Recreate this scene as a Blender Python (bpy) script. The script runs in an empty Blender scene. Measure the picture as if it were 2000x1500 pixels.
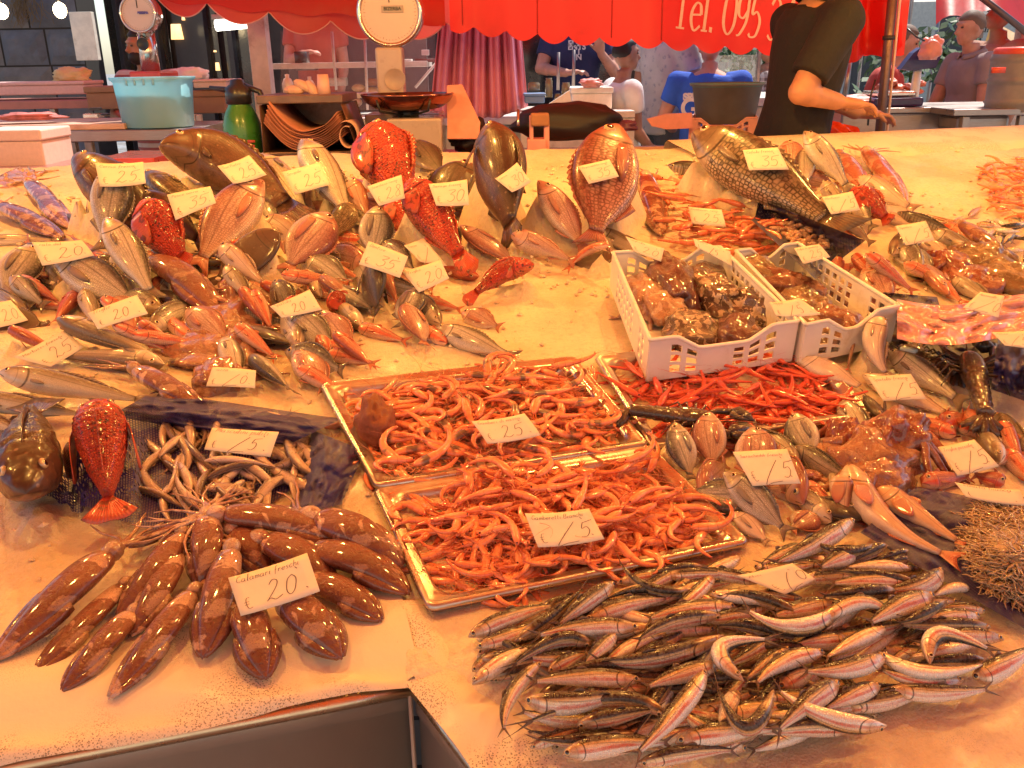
import bpy, math, random
import numpy as np
from mathutils import Vector, Matrix, noise
random.seed(7)
PI = math.pi
S = bpy.context.scene
C = S.collection
R = math.radians
# ---------------- camera ----------------
FPX = 1750.0; CX, CY = 1000.0, 750.0
PITCH, ROLL = R(19.8), R(1.0)
CAM = Vector((0, 0, 1.45))
_f = Vector((0, math.cos(PITCH), -math.sin(PITCH))); _r0 = Vector((1, 0, 0)); _u0 = _r0.cross(_f)
RV = _r0 * math.cos(ROLL) - _u0 * math.sin(ROLL); UV_ = _u0 * math.cos(ROLL) + _r0 * math.sin(ROLL); FV = _f
cd = bpy.data.cameras.new('camera'); cam = bpy.data.objects.new('camera', cd); C.objects.link(cam)
cd.lens = 36 * FPX / 2000; cd.sensor_width = 36; cd.clip_start = .05; cd.clip_end = 600
M = Matrix((RV, UV_, -FV)).transposed().to_4x4(); M.translation = CAM
cam.matrix_world = M; S.camera = cam
# ---------------- world, sun, exposure ----------------
SUN_EL, SUN_AZ = R(58), R(35)
w = bpy.data.worlds.new('World'); S.world = w; w.use_nodes = True
nt = w.node_tree; sky = nt.nodes.new('ShaderNodeTexSky'); sky.sky_type = 'NISHITA'; sky.sun_disc = False
sky.sun_elevation = SUN_EL; sky.sun_rotation = SUN_AZ
bg = nt.nodes['Background']; bg.inputs[1].default_value = .15; nt.links.new(sky.outputs[0], bg.inputs[0])
sd = bpy.data.lights.new('sun', 'SUN'); sd.energy = 5.0; sd.angle = R(.53); sd.color = (1, .93, .82)
so = bpy.data.objects.new('sun', sd); C.objects.link(so)
_sdir = Vector((math.sin(SUN_AZ) * math.cos(SUN_EL), math.cos(SUN_AZ) * math.cos(SUN_EL), math.sin(SUN_EL)))
so.rotation_euler = _sdir.to_track_quat('Z', 'Y').to_euler(); so.location = (0, 0, 30)
S.view_settings.view_transform = 'Standard'; S.view_settings.look = 'None'
S.view_settings.exposure = 0.42; S.view_settings.gamma = 1; S.view_settings.use_curve_mapping = False
S.cycles.use_denoising = True
S.cycles.max_bounces = 7; S.cycles.diffuse_bounces = 3; S.cycles.glossy_bounces = 3
S.cycles.transparent_max_bounces = 24; S.cycles.transmission_bounces = 4
S.cycles.sample_clamp_indirect = 6.0
# ---------------- table frame ----------------
def ray(px, py):
    return (RV * ((px - CX) / FPX) + UV_ * ((CY - py) / FPX) + FV).normalized()
def dep(p): return (Vector(p) - CAM).dot(FV)
def proj(p):
    d = Vector(p) - CAM; z = d.dot(FV); return (CX + FPX * d.dot(RV) / z, CY - FPX * d.dot(UV_) / z)
YAW, TILT = R(15.5), R(7.5)
UT = Vector((math.cos(YAW), math.sin(YAW), 0)); VT = Vector((-math.sin(YAW) * math.cos(TILT), math.cos(YAW) * math.cos(TILT), math.sin(TILT)))
NT = UT.cross(VT).normalized()
_d = ray(1150, 1120); P0 = CAM + _d * (0.66 / -_d.z)           # the shrimp tray's middle, .66 m below the eye
def T(px, py, h=0.0):
    d = ray(px, py); o = P0 + NT * h
    return CAM + d * ((o - CAM).dot(NT) / d.dot(NT))
O = T(805, 1345)
def uv_of(p): q = Vector(p) - O; return q.dot(UT), q.dot(VT), q.dot(NT)
def W3(u, v, h=0.0): return O + UT * u + VT * v + NT * h
def at(px, py, Y):                                              # a pixel at world depth Y (background)
    d = ray(px, py); return CAM + d * (Y / d.y)
def sz(px, p): return px * dep(p) / FPX
# ---------------- tagging ----------------
def tag(o, label=None, cat=None, group=None, kind=None):
    if label: o['label'] = label
    if cat: o['category'] = cat
    if group: o['group'] = group
    if kind: o['kind'] = kind
    return o
def empty(name, loc, label=None, cat=None, group=None, rz=0):
    o = bpy.data.objects.new(name, None); o.empty_display_size = .05; o.location = loc; o.rotation_euler = (0, 0, rz); C.objects.link(o)
    return tag(o, label, cat, group)
class MB:
    def __init__(s): s.v = []; s.f = []; s.uv = []; s.mi = []; s.has_uv = False
    def add(s, verts, faces, uvs=None, mi=0):
        b = len(s.v); s.v.extend([tuple(x) for x in verts])
        for f in faces: s.f.append(tuple(i + b for i in f)); s.mi.append(mi)
        if uvs is not None: s.has_uv = True; s.uv.extend(uvs)
        else: s.uv.extend([(0, 0)] * len(verts))
        return s
    def grid(s, P, uvs=None, cu=False, cv=False, mi=0, cap0=False, cap1=False):
        nu, nv = len(P), len(P[0]); vs = [p for row in P for p in row]; fs = []
        for i in range(nu - (0 if cu else 1)):
            for j in range(nv - (0 if cv else 1)):
                a = i * nv + j; b = i * nv + (j + 1) % nv; c = ((i + 1) % nu) * nv + (j + 1) % nv; d = ((i + 1) % nu) * nv + j
                fs.append((a, d, c, b))
        if cap0: fs.append(tuple(range(nv)))
        if cap1: fs.append(tuple(reversed([(nu - 1) * nv + j for j in range(nv)])))
        return s.add(vs, fs, None if uvs is None else [q for row in uvs for q in row], mi)
    def box(s, c, d, R3=None, mi=0, taper=1.0):
        hx, hy, hz = d[0] / 2, d[1] / 2, d[2] / 2; c = Vector(c); vs = []
        for z in (-1, 1):
            k = taper if z < 0 else 1
            for x, y in ((-1, -1), (1, -1), (1, 1), (-1, 1)):
                q = Vector((x * hx * k, y * hy * k, z * hz)); vs.append(c + (R3 @ q if R3 else q))
        return s.add(vs, [(3, 2, 1, 0), (4, 5, 6, 7), (0, 1, 5, 4), (1, 2, 6, 5), (2, 3, 7, 6), (3, 0, 4, 7)], mi=mi)
    def tube(s, pts, r, n=8, mi=0, cap=True, flat=1.0):
        pts = [Vector(p) for p in pts]; rr = r if hasattr(r, '__len__') else [r] * len(pts); P = []; uvs = []; ref = None
        for i, p in enumerate(pts):
            t = (pts[min(i + 1, len(pts) - 1)] - pts[max(i - 1, 0)]).normalized()
            if ref is None: ref = t.orthogonal().normalized()
            a = (ref - t * ref.dot(t)); a = a.normalized() if a.length > 1e-6 else t.orthogonal().normalized(); ref = a; b = t.cross(a)
            P.append([p + (a * math.cos(2 * PI * k / n) + b * math.sin(2 * PI * k / n) * flat) * rr[i] for k in range(n)])
            uvs.append([(i / max(1, len(pts) - 1), k / n) for k in range(n)])
        return s.grid(P, uvs, cv=True, mi=mi, cap0=cap, cap1=cap)
    def lathe(s, prof, c=(0, 0, 0), n=24, R3=None, mi=0, cap0=False, cap1=False, sx=1, sy=1):
        c = Vector(c); P = []; uvs = []
        for i, (r, z) in enumerate(prof):
            row = []; ru = []
            for k in range(n):
                q = Vector((r * math.cos(2 * PI * k / n) * sx, r * math.sin(2 * PI * k / n) * sy, z)); row.append(c + (R3 @ q if R3 else q)); ru.append((k / n, i / len(prof)))
            P.append(row); uvs.append(ru)
        b0 = len(s.f); s.grid([list(reversed(r_)) for r_ in P], uvs, cv=True, mi=mi, cap0=cap0, cap1=cap1)
        return s
    def ell(s, c, r, R3=None, nu=10, nv=14, mi=0):
        c = Vector(c); P = []; uvs = []
        for i in range(nu + 1):
            th = PI * i / nu; th = min(max(th, .02), PI - .02); row = []; ru = []
            for k in range(nv):
                a = 2 * PI * k / nv; q = Vector((r[0] * math.sin(th) * math.cos(a), r[1] * math.sin(th) * math.sin(a), r[2] * math.cos(th)))
                row.append(c + (R3 @ q if R3 else q)); ru.append((k / nv, i / nu))
            P.append(row); uvs.append(ru)
        return s.grid(P, uvs, cv=True, mi=mi, cap0=True, cap1=True)
    def mesh(s, name, mats, smooth=True, org=None):
        me = bpy.data.meshes.new(name); vs = s.v
        if org is not None: ox, oy, oz = org; vs = [(x - ox, y - oy, z - oz) for x, y, z in vs]
        me.from_pydata(vs, [], s.f)
        for m in (mats if isinstance(mats, (list, tuple)) else [mats]): me.materials.append(m)
        if any(s.mi): me.polygons.foreach_set('material_index', s.mi)
        me.polygons.foreach_set('use_smooth', [smooth] * len(s.f))
        if s.has_uv:
            l = me.uv_layers.new(name='UVMap'); vi = np.empty(len(me.loops), dtype=np.int32); me.loops.foreach_get('vertex_index', vi)
            l.data.foreach_set('uv', np.array(s.uv, dtype=np.float32)[vi].ravel())
        me.update(); return me
    def build(s, name, mats, parent=None, smooth=True, org=None, wp=None):
        """wp: world origin of the thing (vertices are in world space, made relative to it)."""
        if wp is not None: org = wp
        o = bpy.data.objects.new(name, s.mesh(name, mats, smooth, org)); C.objects.link(o)
        if parent is not None: o.parent = parent
        elif org is not None: o.location = org
        return o
def copytree(o, parent=None):
    c = o.copy(); C.objects.link(c)
    if parent is not None: c.parent = parent
    for ch in o.children: copytree(ch, c)
    return c
def autosmooth(o, ang=40):
    me = o.data
    try:
        me.set_sharp_from_angle(angle=R(ang))
    except Exception: pass
    return o
def bev(o, w=.003, seg=2):
    m = o.modifiers.new('bevel', 'BEVEL'); m.width = w; m.segments = seg; m.limit_method = 'ANGLE'; m.angle_limit = R(40); return o
# ---------------- materials ----------------
class N:
    """a tiny node graph helper"""
    def __init__(s, name):
        s.m = bpy.data.materials.new(name); s.m.use_nodes = True; s.t = s.m.node_tree; s.b = s.t.nodes['Principled BSDF']
    def n(s, typ, **kw):
        x = s.t.nodes.new('ShaderNode' + typ)
        for k, v in kw.items():
            if k.startswith('i_'): x.inputs[k[2:].replace('_', ' ')].default_value = v
            else: setattr(x, k, v)
        return x
    def l(s, a, b): s.t.links.new(a, b)
    def val(s, inp, v):
        if hasattr(v, 'is_output') or hasattr(v, 'links'): s.l(v, inp)
        else: inp.default_value = v
    def math(s, op, a, b=0.0, c=0.0, clamp=False):
        x = s.n('Math', operation=op, use_clamp=clamp); s.val(x.inputs[0], a); s.val(x.inputs[1], b)
        if op in ('MULTIPLY_ADD', 'COMPARE', 'SMOOTH_MIN'): s.val(x.inputs[2], c)
        return x.outputs[0]
    def step(s, x, a, b, o0=0.0, o1=1.0):
        m = s.n('MapRange', interpolation_type='SMOOTHSTEP'); s.val(m.inputs[0], x); m.inputs[1].default_value = a; m.inputs[2].default_value = b
        m.inputs[3].default_value = o0; m.inputs[4].default_value = o1; return m.outputs[0]
    def mix(s, f, a, b, mode='MIX'):
        x = s.n('MixRGB', blend_type=mode); s.val(x.inputs[0], f)
        for i, c in ((1, a), (2, b)):
            if isinstance(c, tuple): x.inputs[i].default_value = (*c[:3], 1)
            else: s.l(c, x.inputs[i])
        return x.outputs[0]
    def ramp(s, f, stops, interp='LINEAR'):
        x = s.n('ValToRGB'); x.color_ramp.interpolation = interp; e = x.color_ramp.elements
        while len(e) < len(stops): e.new(.5)
        for k, (p, c) in enumerate(stops): e[k].position = p; e[k].color = (*(c if isinstance(c, tuple) else (c, c, c)), 1)
        s.l(f, x.inputs[0]); return x.outputs[0]
    def noise(s, vec=None, scale=5, detail=3, rough=.5, dist=0):
        x = s.n('TexNoise'); x.inputs['Scale'].default_value = scale; x.inputs['Detail'].default_value = detail; x.inputs['Roughness'].default_value = rough; x.inputs['Distortion'].default_value = dist
        if vec is not None: s.l(vec, x.inputs['Vector'])
        return x.outputs[0]
    def obj(s): return s.n('TexCoord').outputs['Object']
    def uv(s): return s.n('TexCoord').outputs['UV']
    def rnd(s): return s.n('ObjectInfo').outputs['Random']
    def bump(s, h, strength=.3, dist=.01):
        x = s.n('Bump'); x.inputs['Strength'].default_value = strength; x.inputs['Distance'].default_value = dist; s.l(h, x.inputs['Height']); s.l(x.outputs[0], s.b.inputs['Normal']); return x
    def set(s, col=None, rough=None, metal=None, coat=None, coatr=.08, spec=None, sss=None, alpha=None, trans=None):
        I = s.b.inputs
        if col is not None:
            if isinstance(col, tuple): I['Base Color'].default_value = (*col[:3], 1)
            else: s.l(col, I['Base Color'])
        for k, v in (('Roughness', rough), ('Metallic', metal), ('Coat Weight', coat), ('Specular IOR Level', spec), ('Subsurface Weight', sss), ('Alpha', alpha), ('Transmission Weight', trans)):
            if v is not None: s.val(I[k], v)
        if coat is not None: I['Coat Roughness'].default_value = coatr
        if sss is not None: I['Subsurface Radius'].default_value = (1, .4, .2); I['Subsurface Scale'].default_value = .006
        return s.m
_mc = {}
def mat(name, col, rough=.6, metal=0.0, coat=None, var=.12, nscale=14, bump=.15, bdist=.002, spec=None, dirt=None, dscale=5):
    """a plain surface with colour variation, fine relief and optional dirt"""
    if name in _mc: return _mc[name]
    g = N(name); o = g.obj(); n1 = g.noise(o, nscale, 5, .6); f = g.step(n1, .25, .75)
    c = g.mix(f, tuple(x * (1 - var) for x in col), tuple(min(1, x * (1 + var)) for x in col))
    if dirt is not None:
        n2 = g.noise(o, dscale, 6, .7); c = g.mix(g.step(n2, .52, .72, 0, .85), c, dirt)
    if bump: g.bump(g.noise(o, nscale * 6, 4, .6), bump, bdist)
    rr = g.step(n1, .2, .8, max(.02, rough - .08), min(1, rough + .08))
    g.set(c, rr, metal, coat, spec=spec); _mc[name] = g.m; return g.m
def crom(xs, ys, x):
    """smooth interpolation of a profile"""
    n = len(xs)
    if x <= xs[0]: return ys[0]
    if x >= xs[-1]: return ys[-1]
    i = max(k for k in range(n - 1) if xs[k] <= x)
    def m(k):
        if k <= 0: return (ys[1] - ys[0]) / (xs[1] - xs[0])
        if k >= n - 1: return (ys[-1] - ys[-2]) / (xs[-1] - xs[-2])
        return (ys[k + 1] - ys[k - 1]) / (xs[k + 1] - xs[k - 1])
    h = xs[i + 1] - xs[i]; t = (x - xs[i]) / h
    return max(0, (2*t**3-3*t**2+1)*ys[i] + (t**3-2*t**2+t)*h*m(i) + (-2*t**3+3*t**2)*ys[i+1] + (t**3-t**2)*h*m(i+1))
def inpoly(x, y, poly):
    r = False; j = len(poly) - 1
    for i in range(len(poly)):
        a, b = poly[i], poly[j]
        if (a[1] > y) != (b[1] > y) and x < (b[0] - a[0]) * (y - a[1]) / (b[1] - a[1]) + a[0]: r = not r
        j = i
    return r
def lamp_row():
    shade = mat('lamp_shade_enamel', (.12, .05, .03), .35, coat=.4); gl = N('lamp_bulb_glass'); gl.b.inputs['Emission Color'].default_value = (1, .62, .28, 1); gl.b.inputs['Emission Strength'].default_value = 40; gl.set((.9, .7, .5), .2)
    spots = [(-1.5, 1.3), (-.55, 1.25), (.45, 1.35), (1.4, 1.6), (-1.6, 2.7), (-.5, 2.75), (.6, 2.95), (1.7, 3.25), (2.8, 3.3)]
    for i, (x, y) in enumerate(spots):
        z = 2.05 + .03 * math.sin(i * 3); r = empty('hanging_lamp', (x, y, z), 'warm bulb in a small shade hung under the awning above the ice', 'lamp', 'bulbs hung over the ice')
        MB().lathe([(.02, .09), (.03, .07), (.10, .01), (.105, 0), (.098, .0)], n=20).build('lamp_shade', shade, r); MB().ell((0, 0, .015), (.032, .032, .042), None, 10, 14).build('bulb', gl.m, r); MB().tube([(0, 0, .09), (0, 0, .6)], .004, 6).build('cord', shade, r)
        l = bpy.data.lights.new('bulb_light', 'POINT'); l.energy = LAMP_W * (.54 if i < 4 else 1.1); l.color = (1, .52, .10); l.shadow_soft_size = .035; o = bpy.data.objects.new('bulb_light', l); C.objects.link(o); o.parent = r; o.location = (0, 0, -.045)
LAMP_W = 27

# ======================= FISH =======================
def fish_mat(name, dorsal, flank, belly, spots=None, stripe=None, scale=(60, 22), sstr=.5, metal=0.12, rough=.34, mott=.25, mscale=18, line=True, head=None, bands=None, gold=None, edge=.42, rough_bump=0.0):
    g = N(name); uv = g.uv(); o = g.obj(); sep = g.n('SeparateXYZ'); g.l(uv, sep.inputs[0]); U, V = sep.outputs[0], sep.outputs[1]
    oi = g.n('ObjectInfo'); off = g.n('VectorMath', operation='ADD'); g.l(o, off.inputs[0]); cmb = g.n('CombineXYZ'); rx = g.math('MULTIPLY', oi.outputs['Random'], 37.0)
    for k in range(3): g.l(rx, cmb.inputs[k])
    g.l(cmb.outputs[0], off.inputs[1]); ov = off.outputs[0]
    nz = g.noise(ov, mscale, 5, .62); nf = g.noise(ov, mscale * 6, 3, .6)
    Vn = g.math('ADD', V, g.math('MULTIPLY', g.math('SUBTRACT', nz, .5), .16))
    stops = [(0.0, tuple(x * .6 for x in dorsal)), (edge * .62, dorsal), (edge, flank), (.66, flank), (.80, belly)]
    if gold: stops = [(0.0, dorsal), (edge * .70, dorsal), (edge * .9, gold), (edge * 1.15, flank), (.86, belly)]
    c = g.ramp(Vn, stops)
    if stripe:
        a, b, sc = stripe; m = g.math('MULTIPLY', g.step(Vn, a - .05, a), g.step(Vn, b, b + .05, 1, 0)); m = g.math('MULTIPLY', m, g.step(nz, .3, .6, .35, 1)); c = g.mix(m, c, sc)
    # scales: only behind the gill cover
    body = g.step(U, .2, .27); sv = g.n('CombineXYZ'); g.l(g.math('MULTIPLY', U, scale[0]), sv.inputs[0]); g.l(g.math('MULTIPLY', V, scale[1]), sv.inputs[1])
    vo = g.n('TexVoronoi'); vo.feature = 'DISTANCE_TO_EDGE'; g.l(sv.outputs[0], vo.inputs['Vector']); vo.inputs['Scale'].default_value = 1.0; vo.inputs['Randomness'].default_value = .45
    vd = g.step(vo.outputs[0], 0, .32); vc = g.n('TexVoronoi'); g.l(sv.outputs[0], vc.inputs['Vector']); vc.inputs['Scale'].default_value = 1.0; vc.inputs['Randomness'].default_value = .45
    c = g.mix(g.math('MULTIPLY', g.math('MULTIPLY', g.math('SUBTRACT', 1.0, vd), body), sstr), c, tuple(x * .35 for x in dorsal))
    c = g.mix(g.math('MULTIPLY', g.step(vc.outputs['Color'], .3, .9), g.math('MULTIPLY', body, .28 * sstr)), c, tuple(min(1, x * 1.35) for x in flank))
    if head: c = g.mix(g.math('MULTIPLY', g.step(U, .13, .24, 1, 0), g.step(nz, .35, .6, .25, .9)), c, head)
    if mott: c = g.mix(g.math('MULTIPLY', g.step(nz, .48, .66), mott), c, tuple(x * .5 for x in dorsal))
    if spots:
        sc, th, col = spots; vs = g.n('TexVoronoi'); vs.inputs['Scale'].default_value = sc; g.l(ov, vs.inputs['Vector'])
        c = g.mix(g.math('MULTIPLY', g.step(vs.outputs['Distance'], th, th + .12, 1, 0), g.step(nz, .42, .56, 0, .9)), c, col)
    if bands:
        nb, col = bands; x = g.math('FRACT', g.math('MULTIPLY', U, nb)); c = g.mix(g.math('MULTIPLY', g.step(g.math('ABSOLUTE', g.math('SUBTRACT', x, .5)), .1, .25, .55, 0), g.step(V, .5, .75, 1, 0)), c, col)
    if line:
        ll = g.math('ABSOLUTE', g.math('SUBTRACT', V, g.math('ADD', .36, g.math('MULTIPLY', U, .16)))); c = g.mix(g.math('MULTIPLY', g.step(ll, .006, .02, .5, 0), body), c, tuple(x * .4 for x in dorsal))
    # gill slit, preopercle and mouth
    v2 = g.math('MULTIPLY', g.math('POWER', g.math('SUBTRACT', V, .52), 2.0), .42)
    for gp, wd, st in ((.235, .006, .85), (.165, .004, .35)):
        gl = g.math('ABSOLUTE', g.math('SUBTRACT', U, g.math('SUBTRACT', gp, v2))); c = g.mix(g.math('MULTIPLY', g.step(gl, wd * .4, wd * 1.7, st, 0), g.step(V, .16, .26)), c, tuple(x * .22 for x in dorsal))
    mo = g.math('ABSOLUTE', g.math('SUBTRACT', V, g.math('ADD', .55, g.math('MULTIPLY', U, 1.5)))); c = g.mix(g.math('MULTIPLY', g.step(mo, .02, .05, .85, 0), g.step(U, .065, .08, 1, 0)), c, (.05, .02, .015))
    c = g.mix(g.step(nf, .35, .75, 0, .16), c, tuple(x * .5 for x in flank))
    h = g.math('ADD', g.math('MULTIPLY', vd, g.math('MULTIPLY', body, .6)), g.math('MULTIPLY', nf, .35 + rough_bump))
    g.bump(h, .35 + rough_bump * .3, .0016 + rough_bump * .003)
    g.set(c, g.step(nf, .3, .7, rough - .06, rough + .14), metal, .38, .14); return g.m
def fin_mat(name, col, tip=None, spots=None):
    g = N(name); uv = g.uv(); sep = g.n('SeparateXYZ'); g.l(uv, sep.inputs[0]); U, V = sep.outputs[0], sep.outputs[1]
    x = g.math('SINE', g.math('MULTIPLY', V, 85.0)); nz = g.noise(g.obj(), 60, 3)
    c = g.mix(g.step(x, -.2, .8, 0, .75), col, tuple(q * .42 for q in col)); c = g.mix(g.step(U, .3, 1, 0, .7), c, tip or tuple(q * .6 for q in col))
    if spots: c = g.mix(g.step(nz, .55, .62, 0, .8), c, spots)
    g.bump(x, .4, .0015); a = g.step(U, .6, 1, 1, .8)
    g.set(c, .32, 0, .5, alpha=a); return g.m
# linear colours; the lamps add the orange
FM = {}
FM['bream'] = fish_mat('silver_bream_skin', (.06, .05, .045), (.50, .44, .38), (.80, .72, .64), head=(.30, .22, .12), metal=0.17)
FM['dark_bream'] = fish_mat('dark_bream_skin', (.055, .04, .03), (.15, .11, .085), (.30, .22, .17), head=(.12, .08, .06), metal=0.10, mott=.4)
FM['pink_bream'] = fish_mat('pink_dentex_skin', (.33, .10, .075), (.58, .36, .29), (.74, .60, .52), head=(.45, .18, .12), sstr=.6, metal=0.11)
FM['bass'] = fish_mat('sea_bass_skin', (.05, .04, .034), (.58, .50, .42), (.84, .77, .68), head=(.30, .20, .14), scale=(85, 24), metal=0.16, edge=.36)
FM['grouper'] = fish_mat('brown_grouper_skin', (.065, .028, .016), (.13, .06, .035), (.24, .13, .08), scale=(95, 34), mott=.65, sstr=.35, metal=0.03, spots=(60, .12, (.25, .14, .08)), line=False)
FM['snapper'] = fish_mat('red_snapper_skin', (.24, .055, .04), (.46, .21, .16), (.66, .46, .38), head=(.32, .09, .06), scale=(48, 17), sstr=.9, metal=0.12)
FM['mullet'] = fish_mat('grey_mullet_skin', (.07, .045, .03), (.34, .25, .16), (.60, .50, .40), head=(.12, .07, .045), scale=(46, 16), sstr=1.0, metal=0.17, edge=.55)
FM['scorpion'] = fish_mat('red_scorpionfish_skin', (.55, .035, .016), (.68, .065, .028), (.74, .20, .10), scale=(50, 18), mott=.5, sstr=.5, metal=0, rough=.42, spots=(110, .26, (.05, .010, .008)), line=False, rough_bump=1.6)
FM['redmullet'] = fish_mat('red_mullet_skin', (.45, .09, .05), (.62, .27, .17), (.74, .50, .40), scale=(44, 14), stripe=(.5, .6, (.62, .08, .04)), metal=0.06, mott=.2)
FM['hake'] = fish_mat('hake_skin', (.20, .14, .09), (.58, .48, .37), (.82, .73, .63), scale=(130, 34), sstr=.35, metal=0.12, edge=.5)
FM['anchovy'] = fish_mat('anchovy_skin', (.022, .013, .010), (.84, .77, .68), (.90, .86, .80), scale=(60, 18), sstr=.22, gold=(.80, .56, .24), stripe=(.53, .57, (.66, .20, .14)), metal=0.30, rough=.26, mott=.08, mscale=30, edge=.44, head=(.50, .33, .20))
FM['whitebait'] = fish_mat('small_pale_fish_skin', (.15, .085, .06), (.52, .36, .30), (.72, .55, .48), scale=(60, 16), sstr=.2, metal=0.15, rough=.3, mscale=40)
FM['flat'] = fish_mat('brown_flatfish_skin', (.08, .04, .024), (.12, .065, .038), (.16, .09, .055), scale=(100, 40), mott=.5, sstr=.25, metal=0.01, line=False, spots=(70, .1, (.2, .12, .07)))
FM['gurnard'] = fish_mat('gurnard_skin', (.36, .11, .06), (.58, .35, .24), (.80, .62, .50), scale=(110, 30), sstr=.2, metal=0.06, mott=.15)
FM['mackerel'] = fish_mat('mackerel_skin', (.035, .03, .032), (.38, .33, .28), (.66, .58, .50), scale=(90, 30), sstr=.2, metal=0.20, bands=(22, (.02, .02, .02)), edge=.45)
FM['pale'] = fish_mat('pale_gutted_fish_skin', (.36, .21, .17), (.68, .52, .44), (.78, .66, .58), scale=(90, 26), sstr=.25, metal=0.07, mott=.15)
FINM = {k: fin_mat(k + '_fin', c, t, s_) for k, c, t, s_ in (
    ('bream', (.30, .23, .19), None, None), ('dark_bream', (.10, .07, .05), None, None), ('pink_bream', (.50, .22, .15), (.55, .16, .09), None), ('bass', (.25, .19, .15), None, None),
    ('grouper', (.10, .045, .025), None, (.2, .1, .06)), ('snapper', (.42, .14, .10), None, None), ('mullet', (.22, .15, .10), None, None), ('scorpion', (.55, .06, .03), (.62, .12, .05), (.1, .02, .01)),
    ('redmullet', (.60, .20, .10), (.6, .1, .05), None), ('hake', (.36, .27, .2), None, None), ('anchovy', (.22, .14, .10), (.08, .05, .04), None), ('whitebait', (.4, .26, .2), None, None),
    ('flat', (.13, .07, .04), None, None), ('gurnard', (.58, .24, .14), (.6, .14, .08), None), ('mackerel', (.15, .12, .1), None, None), ('pale', (.5, .34, .27), None, None))}
def eye_mat():
    g = N('fish_eye'); sep = g.n('SeparateXYZ'); g.l(g.uv(), sep.inputs[0]); V = sep.outputs[1]
    c = g.ramp(V, [(0, (.004, .003, .003)), (.17, (.006, .004, .004)), (.20, (.66, .50, .28)), (.33, (.50, .34, .17)), (.5, (.25, .14, .07)), (.62, (.08, .05, .03))])
    return g.set(c, .12, 0, 1.0, .02)
EYE = eye_mat()
# species: s, top, bottom, thickness (fractions of the body's depth), length/depth, eye (s, phi deg, radius), dorsal fin, tail
PR = {
 'bream': dict(s=[0,.02,.06,.12,.2,.3,.42,.54,.65,.75,.82,.87], t=[.0,.08,.18,.31,.43,.51,.54,.50,.40,.26,.14,.11], b=[.0,.06,.13,.22,.33,.42,.47,.45,.37,.24,.13,.11], w=[.0,.05,.11,.17,.22,.24,.24,.21,.16,.1,.05,.03], asp=2.85, eye=(.125, 72, .10), dor=(.27, .76, .14), fork=.45, tw=.62),
 'bass': dict(s=[0,.02,.06,.12,.2,.32,.46,.6,.72,.8,.86], t=[.0,.08,.19,.33,.45,.52,.50,.40,.27,.20,.17], b=[.0,.09,.20,.32,.43,.5,.48,.38,.25,.18,.15], w=[.0,.08,.17,.27,.34,.37,.35,.27,.16,.09,.05], asp=4.3, eye=(.08, 68, .095), dor=(.3, .75, .2), fork=.3, tw=.85),
 'grouper': dict(s=[0,.02,.06,.13,.22,.33,.46,.6,.72,.8,.86], t=[.0,.08,.17,.29,.41,.49,.50,.43,.31,.22,.17], b=[.0,.10,.20,.31,.41,.48,.49,.42,.30,.20,.15], w=[.0,.10,.2,.29,.36,.39,.37,.29,.19,.11,.06], asp=3.1, eye=(.105, 58, .075), dor=(.28, .78, .16), fork=.0, tw=.6),
 'hake': dict(s=[0,.02,.06,.12,.2,.32,.46,.6,.72,.8,.88], t=[.0,.12,.26,.40,.48,.5,.44,.34,.24,.17,.11], b=[.0,.12,.25,.38,.48,.5,.43,.32,.22,.16,.10], w=[.0,.12,.26,.38,.44,.45,.38,.28,.18,.11,.06], asp=6.6, eye=(.08, 66, .12), dor=(.36, .82, .2), fork=.1, tw=.8),
 'anchovy': dict(s=[0,.012,.04,.09,.17,.3,.45,.6,.74,.82,.88], t=[.0,.07,.18,.30,.41,.5,.49,.42,.29,.19,.13], b=[.0,.05,.15,.29,.43,.5,.48,.38,.25,.17,.12], w=[.0,.05,.14,.23,.32,.37,.36,.29,.18,.1,.06], asp=6.6, eye=(.066, 80, .17), dor=(.46, .56, .28), fork=.8, tw=1.0),
 'redmullet': dict(s=[0,.02,.05,.1,.18,.3,.44,.6,.72,.8,.86], t=[.0,.16,.33,.46,.52,.52,.47,.36,.24,.18,.15], b=[.0,.14,.28,.38,.45,.48,.44,.33,.22,.16,.13], w=[.0,.13,.26,.34,.39,.4,.36,.27,.16,.09,.05], asp=4.6, eye=(.088, 54, .12), dor=(.28, .4, .24), fork=.55, tw=.85),
 'flat': dict(s=[0,.02,.06,.13,.22,.34,.48,.62,.76,.84,.88], t=[.0,.12,.26,.40,.5,.56,.56,.48,.30,.14,.1], b=[.0,.12,.26,.40,.5,.56,.56,.48,.30,.14,.1], w=[.0,.04,.07,.09,.1,.105,.1,.085,.06,.04,.03], asp=2.2, eye=(.1, 60, .045), dor=(.1, .85, .1), fork=.0, tw=.4),
 'gurnard': dict(s=[0,.02,.05,.1,.17,.28,.42,.58,.72,.82,.88], t=[.0,.12,.27,.42,.52,.5,.42,.31,.2,.14,.1], b=[.0,.1,.22,.34,.43,.46,.4,.28,.18,.12,.09], w=[.0,.16,.3,.38,.42,.4,.33,.24,.15,.09,.05], asp=4.7, eye=(.11, 48, .10), dor=(.25, .42, .3), fork=.35, tw=.9),
 'scorpion': dict(s=[0,.02,.06,.13,.22,.33,.46,.6,.72,.8,.86], t=[.0,.11,.22,.34,.44,.5,.47,.39,.29,.22,.18], b=[.0,.11,.21,.32,.43,.49,.47,.39,.28,.2,.16], w=[.0,.13,.25,.35,.43,.44,.38,.29,.19,.12,.07], asp=3.0, eye=(.12, 50, .09), dor=(.22, .74, .26), fork=.0, tw=.6),
}
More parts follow.
